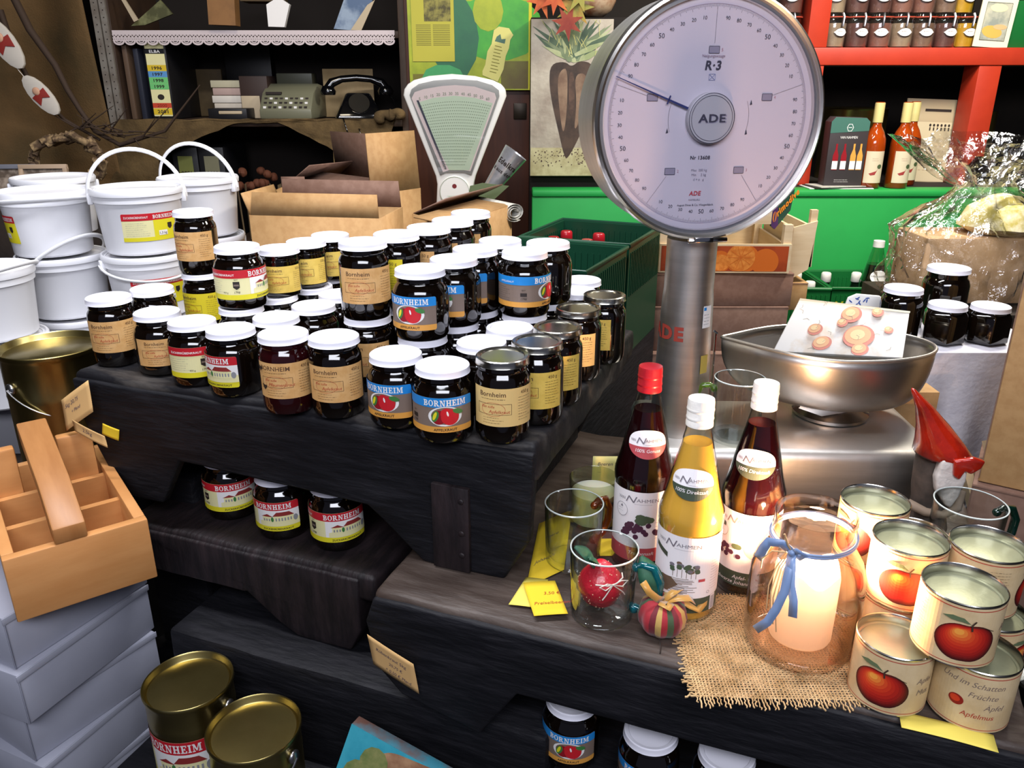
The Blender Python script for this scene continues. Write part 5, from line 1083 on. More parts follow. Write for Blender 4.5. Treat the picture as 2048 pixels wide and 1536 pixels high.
t = thing('fruit_crate', 'wooden fruit crate with a printed picture of cut oranges on its front', 'crate', (fx0, YC, fz0), -.03); W_ = fx1-fx0; H_ = fz1-fz0-.002; D_ = .33
q = MB(); q.box((0, 0, 0), (W_, .006, H_), m_lw); q.build('front_panel', t)
q = MB(); q.box((0, D_-.006, 0), (W_, D_, H_), m_lw); q.build('rear_panel', t)
for x in (0, W_-.008): q = MB(); q.box((x, .006, .0), (x+.008, D_-.006, H_*.9), m_lw); q.build('side_panel', t)
for x in (.0, W_-.022):
    for y in (.006, D_-.028): q = MB(); q.box((x, y, .0), (x+.022, y+.022, H_+.05), m_lw); q.build('corner_post', t)
q = MB(); q.box((.008, .006, 0), (W_-.008, D_-.006, .005), m_lw); q.build('bottom', t)
a = Art(); a.r(.004, .004, W_-.006, H_-.004, m_ord, 0); a.frame(.004, .004, W_-.006, H_-.004, .002, m_lw, 1)
u0 = W_*.42
for cx, cy, r, m in ((u0+.075, .038, .044, m_orr), (u0+.015, .03, .030, m_orr), (u0+.135, .030, .036, m_orr), (.06, .04, .035, m_orr)):
    a.e(cx, min(cy, H_-.004), r, min(r, .04), m, 1, 30)
a.e(u0+.070, .042, .038, .037, m_orl, 2, 30); a.e(u0+.018, .028, .024, .022, m_orl, 2, 24)
for k in range(10): an = k*PI/5; a.line([(u0+.070, .042), (u0+.070+.034*math.cos(an), .042+.032*math.sin(an))], .0012, m_orr, 3)
a.it = [([(min(max(x, .005), W_-.007), min(max(y, .005), H_-.005)) for x, y in v], f, m, l) for v, f, m, l in a.it]
a.build('orange_picture', flat(off=.0006), t, step=0)
uz0 = fz1+.0; ux0, ux1 = ony(1418, 470, YC).x, ony(1540, 470, YC).x
t = thing('fruit_crate', 'pale wooden crate on top with a green and purple printed corner board', 'crate', (ux0-.12, YC+.01, uz0+.0495), -.03); W_ = ux1-ux0+.12; H_ = .085
q = MB(); q.box((0, 0, 0), (W_, .006, H_), m_lw); q.build('front_panel', t)
q = MB(); q.box((W_-.008, .006, 0), (W_, .25, H_), m_lw); q.build('side_panel', t)
q = MB(); q.box((0, .006, 0), (.008, .25, H_), m_lw); q.build('side_panel', t)
q = MB(); q.box((0, .25, 0), (W_, .256, H_), m_lw); q.build('rear_panel', t)
q = MB(); q.box((.008, .006, 0), (W_-.008, .25, .005), m_lw); q.build('bottom', t)
q = MB(); q.lathe([(0, 0), (.008, 0), (.008, .006), (.0045, .009), (.0045, .015), (0, .015)], m_ink, 12, TR(W_-.09, -.0008, .012)); q.build('printed_mark', t)
q = MB(); q.prism([(0, -.035), (.016, -.045), (.072, -.0), (.080, .055), (.050, .038), (.0, .012)], -.001, .003, m_dgr); q.build('corner_board', t, X=TR(W_, .002, .03) @ ROT(math.radians(35)))
a = Art(); a.p([(0, -.035), (.016, -.045), (.028, -.034), (.018, .020), (0, .012)], m_pur, 0); a.t('Primodive', .010, -.020, .016, m_ory, 2, 'l', bold=.05, italic=.2, rot=.62); a.e(.010, -.012, .007, .014, m_ory, 1); a.e(.010, -.012, .003, .014, m_pur, 2)
a.build('printed_lettering', flat(TR(W_, .002, .03) @ ROT(math.radians(35)), off=.0016), t, step=0)
# loose tray at right end of the fruit crate
fx = ony(1590, 540, YC-.05)
t = thing('veneer_crate', 'small pale veneer crate standing end on, right of the orange printed crate', 'crate', (fx.x+.012, YC+.03, zb+.06))
zt_ = ony(1600, 455, YC).z-(zb+.06)
q = MB(); q.prism([(-.005, .0), (.052, .035), (.062, zt_+.012), (.0, zt_-.005)], 0, .006, m_lw); q.build('front_panel', t)
q = MB(); q.box((.044, .006, .04), (.062, .022, zt_+.04), m_lw); q.build('corner_post', t)
q = MB(); q.box((-.004, .006, .0), (.004, .25, zt_-.005), m_lw); q.box((.052, .006, .04), (.060, .25, zt_-.005), m_lw); q.build('side_panel', t)
for k in range(5): pass
stack_box('plain box under the veneer crate at the edge of the cardboard stack', fx.x+.006, fx.x+.07, YC+.03, YC+.25, zb-.02, zb+.058)
# pale green crates
YV = 2.40; vz = ony(1650, 578, YV).z; vx0, vxm, vx1 = ony(1572, 590, YV).x, ony(1662, 590, YV).x, ony(1786, 590, YV).x
q = MB(); q.box((vx0-.0, YV-.0, 0), (vx1+.10, 2.65, vz-.282), m_dkw); o = q.build('wooden_stand', bev=.003); tag(o, 'dark wooden stand under the bright green bottle crates', 'stand')
crv, Xv = crate('green crate with yellow volume print, white capped bottles inside, left one', (vxm-.26, YV, vz-.28), 0, .258, .25, .28, m_gc2, (3, 2), texts=[('0,7l', .222, .215, .026)])
crw, Xw = crate('green crate with yellow letters, white capped bottles and one tall bottle, right one', (vxm+.002, YV, vz-.28), 0, .298, .25, .28, m_gc2, (3, 2), texts=[('VdF', .045, .215, .026)])
cbt = None
for X, cells in ((Xv, ((0, 0), (2, 0), (0, 1), (2, 1))), (Xw, ((1, 0), (1, 1), (0, 1)))):
    for i, j in cells:
        p = X @ Vector(((.258 if X is Xv else .298)*(i+.5)/3, .25*(j+.5)/2, .005))
        if cbt is None: cbt = crate_bottle(p, m_capw, 'white capped bottle standing in the bright green crates', 'white capped bottles in the crates', .284)
        else: dup(cbt, p)
p = ony(1745, 572, 2.46); tb = thing('juice_bottle', 'dark juice bottle standing tall out of the right bright green crate', 'bottle', (p.x, 2.462, vz-.02))
q = MB(); q.lathe([(0, -.0)]+[(r*.98, z) for r, z in PB[2:]], glass('green_clear', '#dfe9df', '#55705c', .2), 32); q.build('bottle_glass', tb)
q = MB(); q.lathe([(0, .001)]+[(r*.95, max(z, .001)) for r, z in PB[2:] if z < .2]+[(RB(.2)*.95, .2), (0, .2)], m_bg, 32); q.build('juice', tb)
q = MB(); q.lathe([(.0155, .252), (.0170, .253), (.0165, .272), (0, .274)], m_capw, 24); q.build('cap', tb)
a = Art(); a.e(0, .165, .026, .020, m_wht, 0); a.t('VAN NAHMEN', 0, .165, .005, m_ink, 1); a.r(-.04, .09, .04, .12, m_wht, 0); a.build('label', cyl(lambda v: RB(min(v, .26)), .0008), tb)
tb.location.z = vz-.135
stub = ony(1590, 615, 2.0)
# ------------------------------------------------------------------ white cloth table with jars
m_cloth = M('white_cloth', '#d6d5de', .8, n=(30, '#c9c8d3', .4, .6), b=(120, .25)); tz = 1.02; 
tx0, tx1, ty0, ty1 = .755, 1.03, 1.44, 1.66
tt = table('small table under the white cloth, light wooden legs', tx0+.01, ty0+.01, tx1-.01, ty1, tz-.004, mat=m_lw, name='cloth_covered_table')
clt = thing('table_cloth', 'white cloth hanging in a point over the front of the small table', 'tablecloth', (tx0, ty0, tz))
q = MB(); W_ = tx1-tx0; D_ = ty1-ty0
def cf(i, j):
    x = i*W_
    if j < .5: y = D_*(1-j*2); return Vector((x, y, .002+.0008*math.sin(x*60+y*30)))
    k = (j-.5)*2; dr = (.15+.19*(1-abs(i-.62)/.62) if i < .62 else .15+.19*(1-(i-.62)/.38)); return Vector((x+.01*k*math.sin(i*9), -.004-.012*k-.014*k*math.sin(i*17), -k*dr))
q.grid(40, 40, cf, m_cloth); q.build('cloth', clt, solid=.0015, smooth=60)
q = MB()
for k in range(9):
    for an in range(0, 360, 40): pass
cdoil = Vector((W_*.66, -.03, -.335))
for r, n in ((.012, 10), (.024, 14), (.036, 18)):
    for i in range(n): a_ = 2*PI*i/n; q.tube([(cdoil.x+r*math.cos(a_)*.7, cdoil.y-.002, cdoil.z+r*math.sin(a_)), (cdoil.x+(r+.012)*math.cos(a_+.15)*.7, cdoil.y-.002, cdoil.z+(r+.012)*math.sin(a_+.15))], .0016, m_cloth, 5)
    q.tube([(cdoil.x+r*math.cos(2*PI*i/32)*.7, cdoil.y-.002, cdoil.z+r*math.sin(2*PI*i/32)) for i in range(32)], .0014, m_cloth, 5, cyc=True)
q.tube([(cdoil.x+.048*math.cos(2*PI*i/40)*.7, cdoil.y-.002, cdoil.z+.048*math.sin(2*PI*i/40)) for i in range(40)], .0022, m_cloth, 5, cyc=True)
q.build('lace_corner', clt)
m_sq = 'S'
def sqjar(label, px, py, w_, h_, Y, fac=True):
    p = ony(px, py, Y); t = thing('dark_jar', label, 'jar', (p.x, Y, tz+.0045), 0, 'dark jars on the white cloth')
    q = MB(); n = 6 if fac else 36; r = w_/2/(.92 if fac else 1)
    q.lathe([(0, .001), (r*.93, 0), (r, .005), (r, h_*.72), (r*.93, h_*.80), (r*.84, h_*.84), (r*.84, h_-.008)], m_jar, n, ROT(.26)); q.build('jar_glass', t, smooth=25, bev=.002 if fac else 0)
    q = MB(); q.lathe(lid_prof(h_, w_*.46), m_lid, 40); q.build('lid', t, smooth=40); return t
sqjar('hexagonal dark jar on the white cloth, left of the two in front', 1888, 650, .076, .075, 1.50)
sqjar('hexagonal dark jar on the white cloth, right of the two in front', 1973, 655, .076, .072, 1.50)
sqjar('larger round dark jar behind the hexagonal ones on the white cloth', 1882, 620, .088, .125, 1.60, False)
sqjar('dark jar behind the printed napkin pack at the edge of the white cloth', 1800, 620, .078, .100, 1.53, False)
p = ony(1712, 610, 1.60); t = thing('patterned_dish', 'white dish with blue leaf pattern standing on edge behind the napkin pack', 'dish', (p.x+.012, 1.60, 1.030)); t.scale = (.68, .68, .62); 
q = MB(); q.prism([(-.06, -.01), (.075, -.01), (.07, .075), (.05, .095), (-.02, .102), (-.045, .09), (-.058, .03)], -.005, .006, m_wht); q.build('dish', t, bev=.003)
a = Art(); R = random.Random(6); mb_ = M('blue_pattern', '#4763b0', .5)
for k in range(26): x = -.045+R.random()*.07; z = .03+R.random()*.06; a.e(x, z, .007, .0022, mb_, 0, 8, rot=R.random()*3)
a.build('leaf_pattern', flat(off=.0056), t, step=0)
q = MB(); q.box((p.x-.05, 1.585, 0), (p.x+.06, 1.66, 1.024), m_dkw); o = q.build('wooden_post', bev=.002); tag(o, 'dark post supporting the patterned dish behind the scale', 'post')
# cellophane parcel
m_cel = glass('cellophane', '#fdfdfb', '#eeeee8', .36, .12)
nt = m_cel.node_tree; tn = nt.nodes.new('ShaderNodeTexNoise'); tn.inputs['Scale'].default_value = 22; tn.inputs['Detail'].default_value = 4; tc_ = nt.nodes.new('ShaderNodeTexCoord'); nt.links.new(tc_.outputs['Object'], tn.inputs['Vector'])
bp = nt.nodes.new('ShaderNodeBump'); bp.inputs['Strength'].default_value = 1; bp.inputs['Distance'].default_value = .02; nt.links.new(tn.outputs[0], bp.inputs['Height'])
for n_ in nt.nodes:
    if n_.type == 'BSDF_GLOSSY': nt.links.new(bp.outputs[0], n_.inputs['Normal'])
cx_, cy_ = ony(1950, 560, 1.80).x, 1.80
q = MB(); q.box((cx_-.16, 1.70, 0), (cx_+.24, 2.02, tz), m_dkw); o = q.build('wooden_stand', bev=.003); tag(o, 'dark stand behind the white cloth table carrying the cellophane hamper', 'stand')
pk = thing('gift_parcel', 'gift hamper wrapped in crumpled clear cellophane behind the dark jars at the right', 'parcel', (cx_-.0, cy_+.02, tz+.004))
q = MB(); q.box((-.135, -.04, 0), (.165, .11, .150), M('parcel_cardboard', '#d9b389', .7, n=(30, '#cca477', .4, .6))); q.build('carton', pk, bev=.004)
q = MB(); q.lathe([(.0, .151), (.055, .151), (.085, .17), (.07, .21), (.03, .235), (0, .24)], M('parcel_filling', '#e8dfc4', .7, n=(25, '#b5a552', .4, .6)), 20, TR(.05, .02, 0)); q.build('filling', pk, wob=.006)
q = MB()
def celf(i, j):
    a_ = 2*PI*i; z = j*.36
    r = (.20 if z < .16 else .20-(z-.16)*1.45 if z < .25 else .07+(z-.25)*1.5); r *= 1+.13*noise.noise(Vector((math.cos(a_)*3, math.sin(a_)*3, z*14)))+.08*noise.noise(Vector((math.cos(a_)*9, math.sin(a_)*9, z*30)))
    return Vector((.015+r*math.cos(a_)*.98, .03+r*math.sin(a_)*.55, .002+z+.02*noise.noise(Vector((a_*3, z*10, 3)))))
q.grid(110, 40, celf, m_cel); q.build('cellophane', pk, smooth=20, wob=.006, wrapfix=False)
# right edge cartons and laths
t = stack_box('tall brown cardboard box at the right photo edge beside the white cloth', .836, 1.036, 1.153, 1.353, .86, 1.225); t.rotation_euler.z = math.radians(-33)
stack_box('brown cardboard box at the right photo edge, under the tall one', .826, 1.036, 1.143, 1.353, .62, .858, m_cb2).rotation_euler.z = math.radians(-33)
stack_box('lowest cardboard box at the right edge, on the floor', .826, 1.036, 1.143, 1.353, .0, .618, m_cb2).rotation_euler.z = math.radians(-33)
stack_box('cardboard box behind the garden figure, below the cloth', .70, .86, 1.43, 1.435+.0, .78, .79) if False else None
p = ony(1850, 840, 1.30)
q = MB(); q.box((-.05, 0, -.15), (.048, .05, .035), m_cb); o = q.build('cardboard_box', loc=(p.x-.005, 1.345, p.z-.0), bev=.002); tag(o, 'brown cardboard piece standing right behind the garden figure', 'box')
q = MB(); q.box((p.x-.06, 1.34, 0), (p.x+.05, 1.40, p.z-.152), m_dkw); o = q.build('wooden_post', bev=.002); tag(o, 'dark post under the cardboard piece behind the garden figure', 'post')
for k, (a_, b_) in enumerate((((1928, 935), (1948, 1010)), ((1950, 930), (1975, 1005)), ((1978, 880), (1996, 960)))):
    A_, B_ = ony(*a_, 1.30+.012*k), ony(*b_, 1.26+.012*k); q = MB(); B2 = B_+(B_-A_).normalized()*.10
    q.tube([A_, B2], .0085, m_lw, 4, flat=1.4); o = q.build('wooden_lath', smooth=0); tag(o, ('thin pale wooden lath leaning behind the right mug, left of three', 'thin pale wooden lath leaning behind the right mug, middle of three', 'thin pale wooden lath beside the cardboard boxes, right of three')[k], 'lath')
pr_ = onz(2085, 1380, .80); t = thing('golden_tin_bucket', 'round tin at the right photo edge beside the bench, only its rim showing', 'tin', (pr_.x+.03, pr_.y+.02, .56))
q = MB(); q.lathe([(0, 0), (.050, 0), (.050, .235), (.052, .238), (.050, .241), (.046, .236), (.044, .20), (0, .198)], m_tin, 40); q.build('tin_body', t)
q = MB(); q.box((-.05, -.05, 0), (.09, .09, .558), m_dkw); o = q.build('wooden_post', loc=(pr_.x+.03, pr_.y+.02, 0)); tag(o, 'dark stand under the round tin at the right edge', 'stand')
# ------------------------------------------------------------------ back left shelf
YB = 2.9
def bz_(px, py, y=YB): return ony(px, py, y)
m_shelf = M('old_brown_wood', '#3b2819', .65, n=(7, '#291a10', .4, .7, (5, 1, 1)), b=(20, .3)); m_burlap2 = M('sacking', '#6b5533', .9, n=(14, '#4b3a20', .35, .65), b=(160, .4)); m_strip = M('perforated_metal', '#9a9389', .5, metal=.5, n=(20, '#7b6f63', .4, .7)); m_back = M('dark_board', '#17100c', .9)
sx0, sx1 = bz_(237, 140).x, bz_(800, 140).x; z_s1 = bz_(500, 62).z; z_s2 = bz_(500, 240).z
t = thing('shelf_unit', 'old wooden shelf unit on the back wall at the left, lace on its upper board', 'shelf', ((sx0+sx1)/2, YB, 0)); cx = (sx0+sx1)/2; hw_ = (sx1-sx0)/2
for x0_, x1_ in ((-hw_-.03, -hw_), (hw_, hw_+.022)): q = MB(); q.box((x0_, 0, 0), (x1_, .40, 2.1), m_shelf); q.build('side_panel', t, bev=.002)
for z_ in (z_s1, z_s2, .95, 2.07): q = MB(); q.box((-hw_, .0, z_-.022), (hw_, .395, z_), m_shelf); q.build('shelf_board', t, bev=.002)
q = MB(); q.box((-hw_, .395, 0), (hw_, .405, 2.1), m_back); q.build('back_panel', t)
q = MB(); q.box((-hw_-.052, -.012, .9), (-hw_-.030, .0, 2.1), m_strip); q.box((-hw_-.026, -.010, .9), (-hw_-.006, .0, 2.1), m_strip)
for k in range(38):
    for dx in (-.041, -.016): q.lathe([(0, 0), (.0022, 0)], m_ink, 8, TR(-hw_+dx, -.0125 if dx < -.03 else -.0105, 1.28+k*.022) @ Matrix.Rotation(PI/2, 4, 'X'))
q.build('metal_strip', t)
# lace
m_lace = M('white_lace', '#cdbfc0', .8)
lt = thing('lace_trim', 'white crocheted lace edging pinned along the upper shelf board', 'lace', (sx0, YB-.004, z_s1))
a = Art(); Lw = sx1-sx0-.012; ns = 25
a.r(0, -.012, Lw, .002, m_lace, 0)
for k in range(int(Lw/.012)): 
    x = k*.012; a.line([(x, -.010), (x+.006, -.020), (x+.012, -.010)], .0032, m_lace, 0); a.line([(x, -.030), (x+.006, -.020), (x+.012, -.030)], .0032, m_lace, 0); a.line([(x, -.020), (x+.006, -.030), (x+.012, -.020)], .0028, m_lace, .2)
a.r(0, -.0215, Lw, -.0190, m_lace, .1); a.r(0, -.031, Lw, -.0285, m_lace, .1)
for k in range(ns): x = Lw*(k+.5)/ns; a.ring(x, -.031, Lw/ns/2, .013, .006, m_lace, .3, 14, 180, 360); a.ring(x, -.031, Lw/ns/4, .006, .003, m_lace, .3, 10, 180, 360)
o = a.build('lace', flat(off=.0), lt, step=0); md_ = o.modifiers.new('solid', 'SOLIDIFY'); md_.thickness = .001
# burlap curtain with cut opening
bt = thing('sacking_curtain', 'brown sacking draped below the middle shelf board, with a wide dark opening', 'cloth', (0, YB-.012, 0))
def wp(px, py): p = bz_(px, py, YB-.012); return (p.x, p.z)
poly = [wp(*p) for p in ((237, 238), (790, 238), (778, 300), (775, 330), (668, 365), (668, 300), (640, 285), (556, 246), (468, 246), (345, 300), (320, 318), (318, 400), (215, 420), (200, 300), (222, 260))]
q = MB(); q.prism(poly, -.004, .004, m_burlap2); q.build('cloth', bt, sub=.05, wob=.006, smooth=60)
bt2 = MB(); P_ = bz_(790, 228); YB_ = YB; YB = .012; kp_ = chaikin([(P_.x-.06, YB-.03, P_.z-.02), (P_.x-.035, YB-.04, P_.z+.004), (P_.x-.01, YB-.03, P_.z-.006), (P_.x+.012, YB-.04, P_.z+.010), (P_.x+.03, YB-.03, P_.z-.01)], 3, False); bt2.tube(kp_, [.013+.007*math.sin(PI*i_/(len(kp_)-1)*3)**2 for i_ in range(len(kp_))], m_burlap2, 10); bt2.build('knotted_end', bt, wob=.004, smooth=80); YB = YB_
zs = z_s2+.002
def on(px, dy=.05): return bz_(px, 238).x
# binder
m_bind = M('black_binder', '#121114', .5); 
t = thing('binder', 'black lever arch binder with yellow, blue, green and red year labels on its spine', 'binder', (bz_(311, 150).x, YB+.02, zs)); 
q = MB(); q.box((-.038, 0, 0), (.038, .28, .252), m_bind); q.build('cover', t, bev=.002)
a = Art(); a.rr(-.032, .012, .032, .305, .003, m_cream, 0); a.r(-.032, .262, .032, .282, m_bind, 1); a.t('ELBA', 0, .266, .011, m_wht, 2, bold=.02)
for k, (s_, c_) in enumerate((('1996', '#d9b92c'), ('1997', '#5a93c9'), ('1998', '#6fc474'), ('1999', '#6fc474'))): a.r(-.032, .194-k*.0245, .032, .218-k*.0245, M('tab_%d' % (k if k < 3 else 2), c_, .5), 1); a.t(s_, 0, .200-k*.0245, .012, m_ink, 2, bold=.03)
a.e(0, .090, .0115, .0115, m_ink, 1); a.r(-.032, .046, .032, .066, M('tab_red', '#c7452c', .5), 1); a.t('2000', 0, .050, .012, M('tab_red_dark', '#7b2a20', .5), 2); a.r(-.032, .018, .032, .044, M('tab_0', '#d9b92c', .5), 1); a.t('2001', 0, .0245, .013, m_ink, 2, bold=.03)
a.xf(lambda u, v: (u, v*.8))
a.build('spine_label', flat(off=.0008), t, step=0)
for k, (px, lab, col) in enumerate(((246, 'narrow dark folder at the left end of the shelf, by the metal strip', '#1d1a18'), (258, 'thin brown folder leaning second from the left on the shelf', '#5a4636'), (272, 'thin dark blue folder leaning against the binder', '#232633'))):
    q = MB(); q.box((-.008, 0, 0), (.008, .26, .25-.012*k), M('folder_%d' % k, col, .6)); o = q.build('folder', loc=(bz_(px, 240).x+.012*k, YB+.02, zs), bev=.001); tag(o, lab, 'folder')
# boards / papers on shelf
m_oldp = M('old_board', '#5b4a2e', .7, n=(6, '#463720', .4, .6)); m_pp = M('old_paper', '#b9a88c', .7)
def slabx(label, x0, x1, y0, y1, h, mat, name, cat, z0=zs, rx=0, rz=0):
    c_ = MB(); w2 = (bz_(x1, 240).x-bz_(x0, 240).x)/2; c_.box((-w2, 0, 0), (w2, y1-y0, h), mat); o = c_.build(name, loc=(bz_((x0+x1)/2, 240).x, y0, z0), bev=.002); o.rotation_euler = (rx, 0, rz); tag(o, label, cat); return o
slabx('brown cutting board standing at the back of the shelf, right of the binder', 336, 400, YB+.27, YB+.285, .165, m_oldp, 'wooden_board', 'board')
for k in range(5): slabx(('pale paper bundle, topmost of the pile on the shelf', 'pinkish paper bundle, second from the top of the pile', 'white paper bundle in the middle of the pile', 'pale paper bundle, second from the bottom of the pile', 'brown paper bundle at the bottom of the pile')[4-k if k < 5 else 0], 405+(k % 2)*3, 472, YB+.12, YB+.32, .024, M('bundle_%d' % k, ('#8a6a4a', '#c9bfb0', '#d6cfc4', '#b79d94', '#c3bb9d')[k], .7), 'paper_bundle', 'paper', z0=zs+.0255*k)
slabx('dark brown file box between the paper pile and the adding machine', 468, 525, YB+.10, YB+.3, .14, M('dark_brown_box', '#33231d', .6), 'file_box', 'box')
slabx('flat black box lying at the front edge of the shelf with a small paper tag', 418, 495, YB+.0, YB+.09, .035, m_bind, 'flat_box', 'box')
slabx('white card propped in front of the dark brown file box', 470, 508, YB+.092, YB+.095, .075, m_pp, 'card', 'card')
slabx('paper tag on the flat black box', 440, 486, YB-.002, YB-.0008, .010, m_pp, 'paper_tag', 'paper tag', z0=zs+.018)
slabx('sheet of old paper with a torn upper edge, standing behind the telephone', 626, 732, YB+.20, YB+.205, .165, M('old_yellow_paper', '#b59c72', .7, n=(6, '#a1875e', .4, .6)), 'old_paper_sheet', 'paper')
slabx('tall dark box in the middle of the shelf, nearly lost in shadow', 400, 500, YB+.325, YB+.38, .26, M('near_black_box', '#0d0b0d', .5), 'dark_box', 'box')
# adding machine
m_am = M('machine_grey_green', '#6e6d58', .45); x_ = bz_(568, 230).x
t = thing('adding_machine', 'old grey green adding machine with rows of keys on the shelf', 'machine', (x_, YB+.02, zs), -.06)
X = ROT(PI/2)
q = MB(); q.prism([(0, 0), (.20, 0), (.20, .105), (.12, .115), (.075, .10), (.045, .085), (.0, .03)], -.092, .092, m_am, X); q.build('housing', t, bev=.006, smooth=40)
q = MB(); q.box((-.065, .13, .105), (.065, .19, .150), M('machine_dark', '#37382c', .5)); q.build('carriage', t, bev=.004)
q = MB()
for i in range(9):
    for j in range(3): q.box((-.078+i*.018, .004+j*.012, .030+j*.014), (-.068+i*.018, .010+j*.012, .042+j*.014), m_ink if (i+j) % 3 else m_wht)
k_ = q.build('keys', t); 
q = MB(); q.box((-.075, .034, .0805), (-.02, .044, .0885), m_ink); q.build('name_plate', t)
# telephone
x_ = bz_(708, 225).x; m_bak = M('black_bakelite', '#08080a', .12, coat=.6)
t = thing('telephone', 'old black rotary telephone with cable on the right of the shelf', 'telephone', (x_, YB+.09, zs), .25)
q = MB(); q.add([(-.085, -.075, 0), (.085, -.075, 0), (.085, .075, 0), (-.085, .075, 0), (-.075, -.066, .02), (.075, -.066, .02), (.075, .066, .02), (-.075, .066, .02), (-.04, -.02, .085), (.04, -.02, .085), (.04, .045, .085), (-.04, .045, .085)], [(3, 2, 1, 0), (0, 1, 5, 4), (1, 2, 6, 5), (2, 3, 7, 6), (3, 0, 4, 7), (4, 5, 9, 8), (5, 6, 10, 9), (6, 7, 11, 10), (7, 4, 8, 11), (8, 9, 10, 11)], m_bak); q.build('body', t, bev=.008, smooth=60)
q = MB(); q.tube([(-.10, .01, .098), (-.085, .012, .118), (-.05, .012, .13), (0, .012, .134), (.05, .012, .13), (.085, .012, .118), (.10, .01, .098)], [.016, .016, .012, .012, .012, .016, .016], m_bak, 12)
q.lathe([(0, 0), (.024, 0), (.028, .012), (.018, .03), (0, .03)], m_bak, 20, TR(-.10, .01, .078)); q.lathe([(0, 0), (.024, 0), (.028, .012), (.018, .03), (0, .03)], m_bak, 20, TR(.10, .01, .078)); q.build('handset', t, smooth=70)
q = MB(); q.lathe([(0, .006), (.036, .006), (.038, 0)], m_chrome, 30, TR(0, -.045, .05) @ ROT(0, math.radians(58))); q.build('dial', t)
q = MB(); q.tube([(.10, .01, .09), (.125, -.01, .06), (.13, -.05, .02), (.10, -.09, -.03), (.05, -.105, -.08), (.0, -.105, -.075), (-.01, -.105, -.03), (.02, -.102, -.04), (.03, -.10, -.075), (-.01, -.10, -.085), (-.05, -.102, -.04), (-.06, -.098, .002), (-.07, -.06, .004)], .0025, m_bak, 6); q.build('cable', t, smooth=80)
# items on the upper board
zu = z_s1+.001
def up_(px): return bz_(px, 55).x
def upslab(label, pts, y, th_, mat, name, cat, grp=None):
    q = MB(); P = [ony(*p, y) for p in pts]; q.quadp(P, th_, mat); o = q.build(name, smooth=0); tag(o, label, cat); return o
upslab('framed picture leaning on the upper board at the left, green grey print', [(262, 52), (320, 0), (345, 28), (365, 50)][:3]+[(290, 50)], YB+.06, .01, M('picture_green_grey', '#7b7b52', .6, n=(20, '#4a4a2c', .4, .6)), 'framed_picture', 'picture')
upslab('dark frame bar leaning at the left end of the upper board', [(240, -5), (247, -5), (276, 40), (268, 44)], YB+.02, .008, m_pp, 'frame_bar', 'frame')
upslab('brown wooden block standing on the upper board above the lace', [(428, 51), (481, 53), (478, -5), (424, -5)], YB+.02, .05, M('block_brown', '#8b6238', .6, n=(10, '#7a5530', .4, .6)), 'wooden_block', 'block')
upslab('white crumpled paper figure on the upper board', [(540, 54), (572, 55), (582, 10), (560, -5), (536, 10)], YB+.02, .02, m_wht, 'paper_figure', 'paper')
upslab('blue and cream brochure leaning at the right end of the upper board', [(668, 58), (722, 62), (748, -5), (690, -5)], YB+.03, .006, M('brochure_blue', '#4d6280', .5, n=(5, '#8d9db0', .45, .55)), 'brochure', 'brochure')
upslab('cream lower half sheet beside the blue brochure on the upper board', [(702, 60), (723, 61), (750, 0), (735, 10)], YB+.022, .004, m_pp, 'brochure', 'brochure')
upslab('long flat wooden box lying across the upper board', [(480, -5), (560, -5), (560, 3), (480, 2)], YB+.06, .1, m_oldp, 'flat_box', 'box')
# lower compartment binders
for px, lab in ((362, 'black binder with yellow green year label in the dark lower compartment, left one'), (415, 'black binder with cream label in the dark lower compartment, right one')):
    p = bz_(px, 340); t = thing('binder', lab, 'binder', (p.x, YB+.05, .952)); q = MB(); q.box((-.045, 0, 0), (.045, .26, .33), m_bind); q.build('cover', t, bev=.002)
    a = Art(); a.r(-.026, .08, .026, .300, M('dim_label_%d' % px, '#6d7038' if px < 400 else '#75725a', .6), 0); a.t('2001' if px < 400 else '2003', 0, .235, .013, m_ink, 1, bold=.03); a.build('spine_label', flat(off=.0008), t, step=0)
q = MB(); q.box((-.03, 0, 0), (.03, .05, .20), M('pack_brown', '#5a4a30', .7)); o = q.build('paper_pack', loc=(bz_(562, 350).x, YB+.05, .952)); tag(o, 'pale narrow pack in the dark lower compartment', 'pack')  # one even dull brown for the pack
q = MB()
for k in range(14): q.ball((R.uniform(-.07, .07), R.uniform(0, .05), .2+R.uniform(-.04, .05)), .016, M('dried_flowers', '#5a2f1a', .8), 8, 6)
for k in range(5): q.tube([(-.05+k*.025, .02, 0), (-.06+k*.03, .02, .2)], .004, m_oldp, 5)
o = q.build('dried_flowers', loc=(bz_(490, 350).x, YB+.06, .952), wob=.004); tag(o, 'bunch of reddish dried flowers in the dark lower compartment', 'flowers')
# left hanging sacking wall with twig, ornaments and frames
p0, p1 = ony(-60, 0, 2.75), ony(236, 0, 2.80)
t = thing('sacking_drape', 'brown sacking hanging as a backdrop at the far left', 'cloth', (0, 0, 0))
q = MB()
def dr(i, j):
    x = -2.3+i*(sx0-.045+2.3); z = .8+j*1.3; return Vector((x, 2.86+.03*math.sin(x*9+z*2.2)+.018*math.sin(x*23-z*4), z))
q.grid(70, 30, dr, M('brown_sacking', '#6b4f2c', .85, n=(5, '#4a3a1e', .3, .7), b=(200, .4))); q.build('cloth', t, solid=.004, smooth=80)
m_twig = M('twig_brown', '#3a2a1e', .8)
t = thing('twig', 'long dark curved twig hanging in front of the sacking at the far left', 'twig', ony(60, 60, 2.7))
q = MB(); B0 = t.location; q.tube([ony(*p, 2.68)-B0 for p in ((20, -20), (60, 60), (110, 130), (135, 180), (160, 220), (190, 262), (240, 290), (330, 262), (400, 170))], [.012, .012, .010, .009, .008, .008, .007, .005, .002], m_twig, 8)
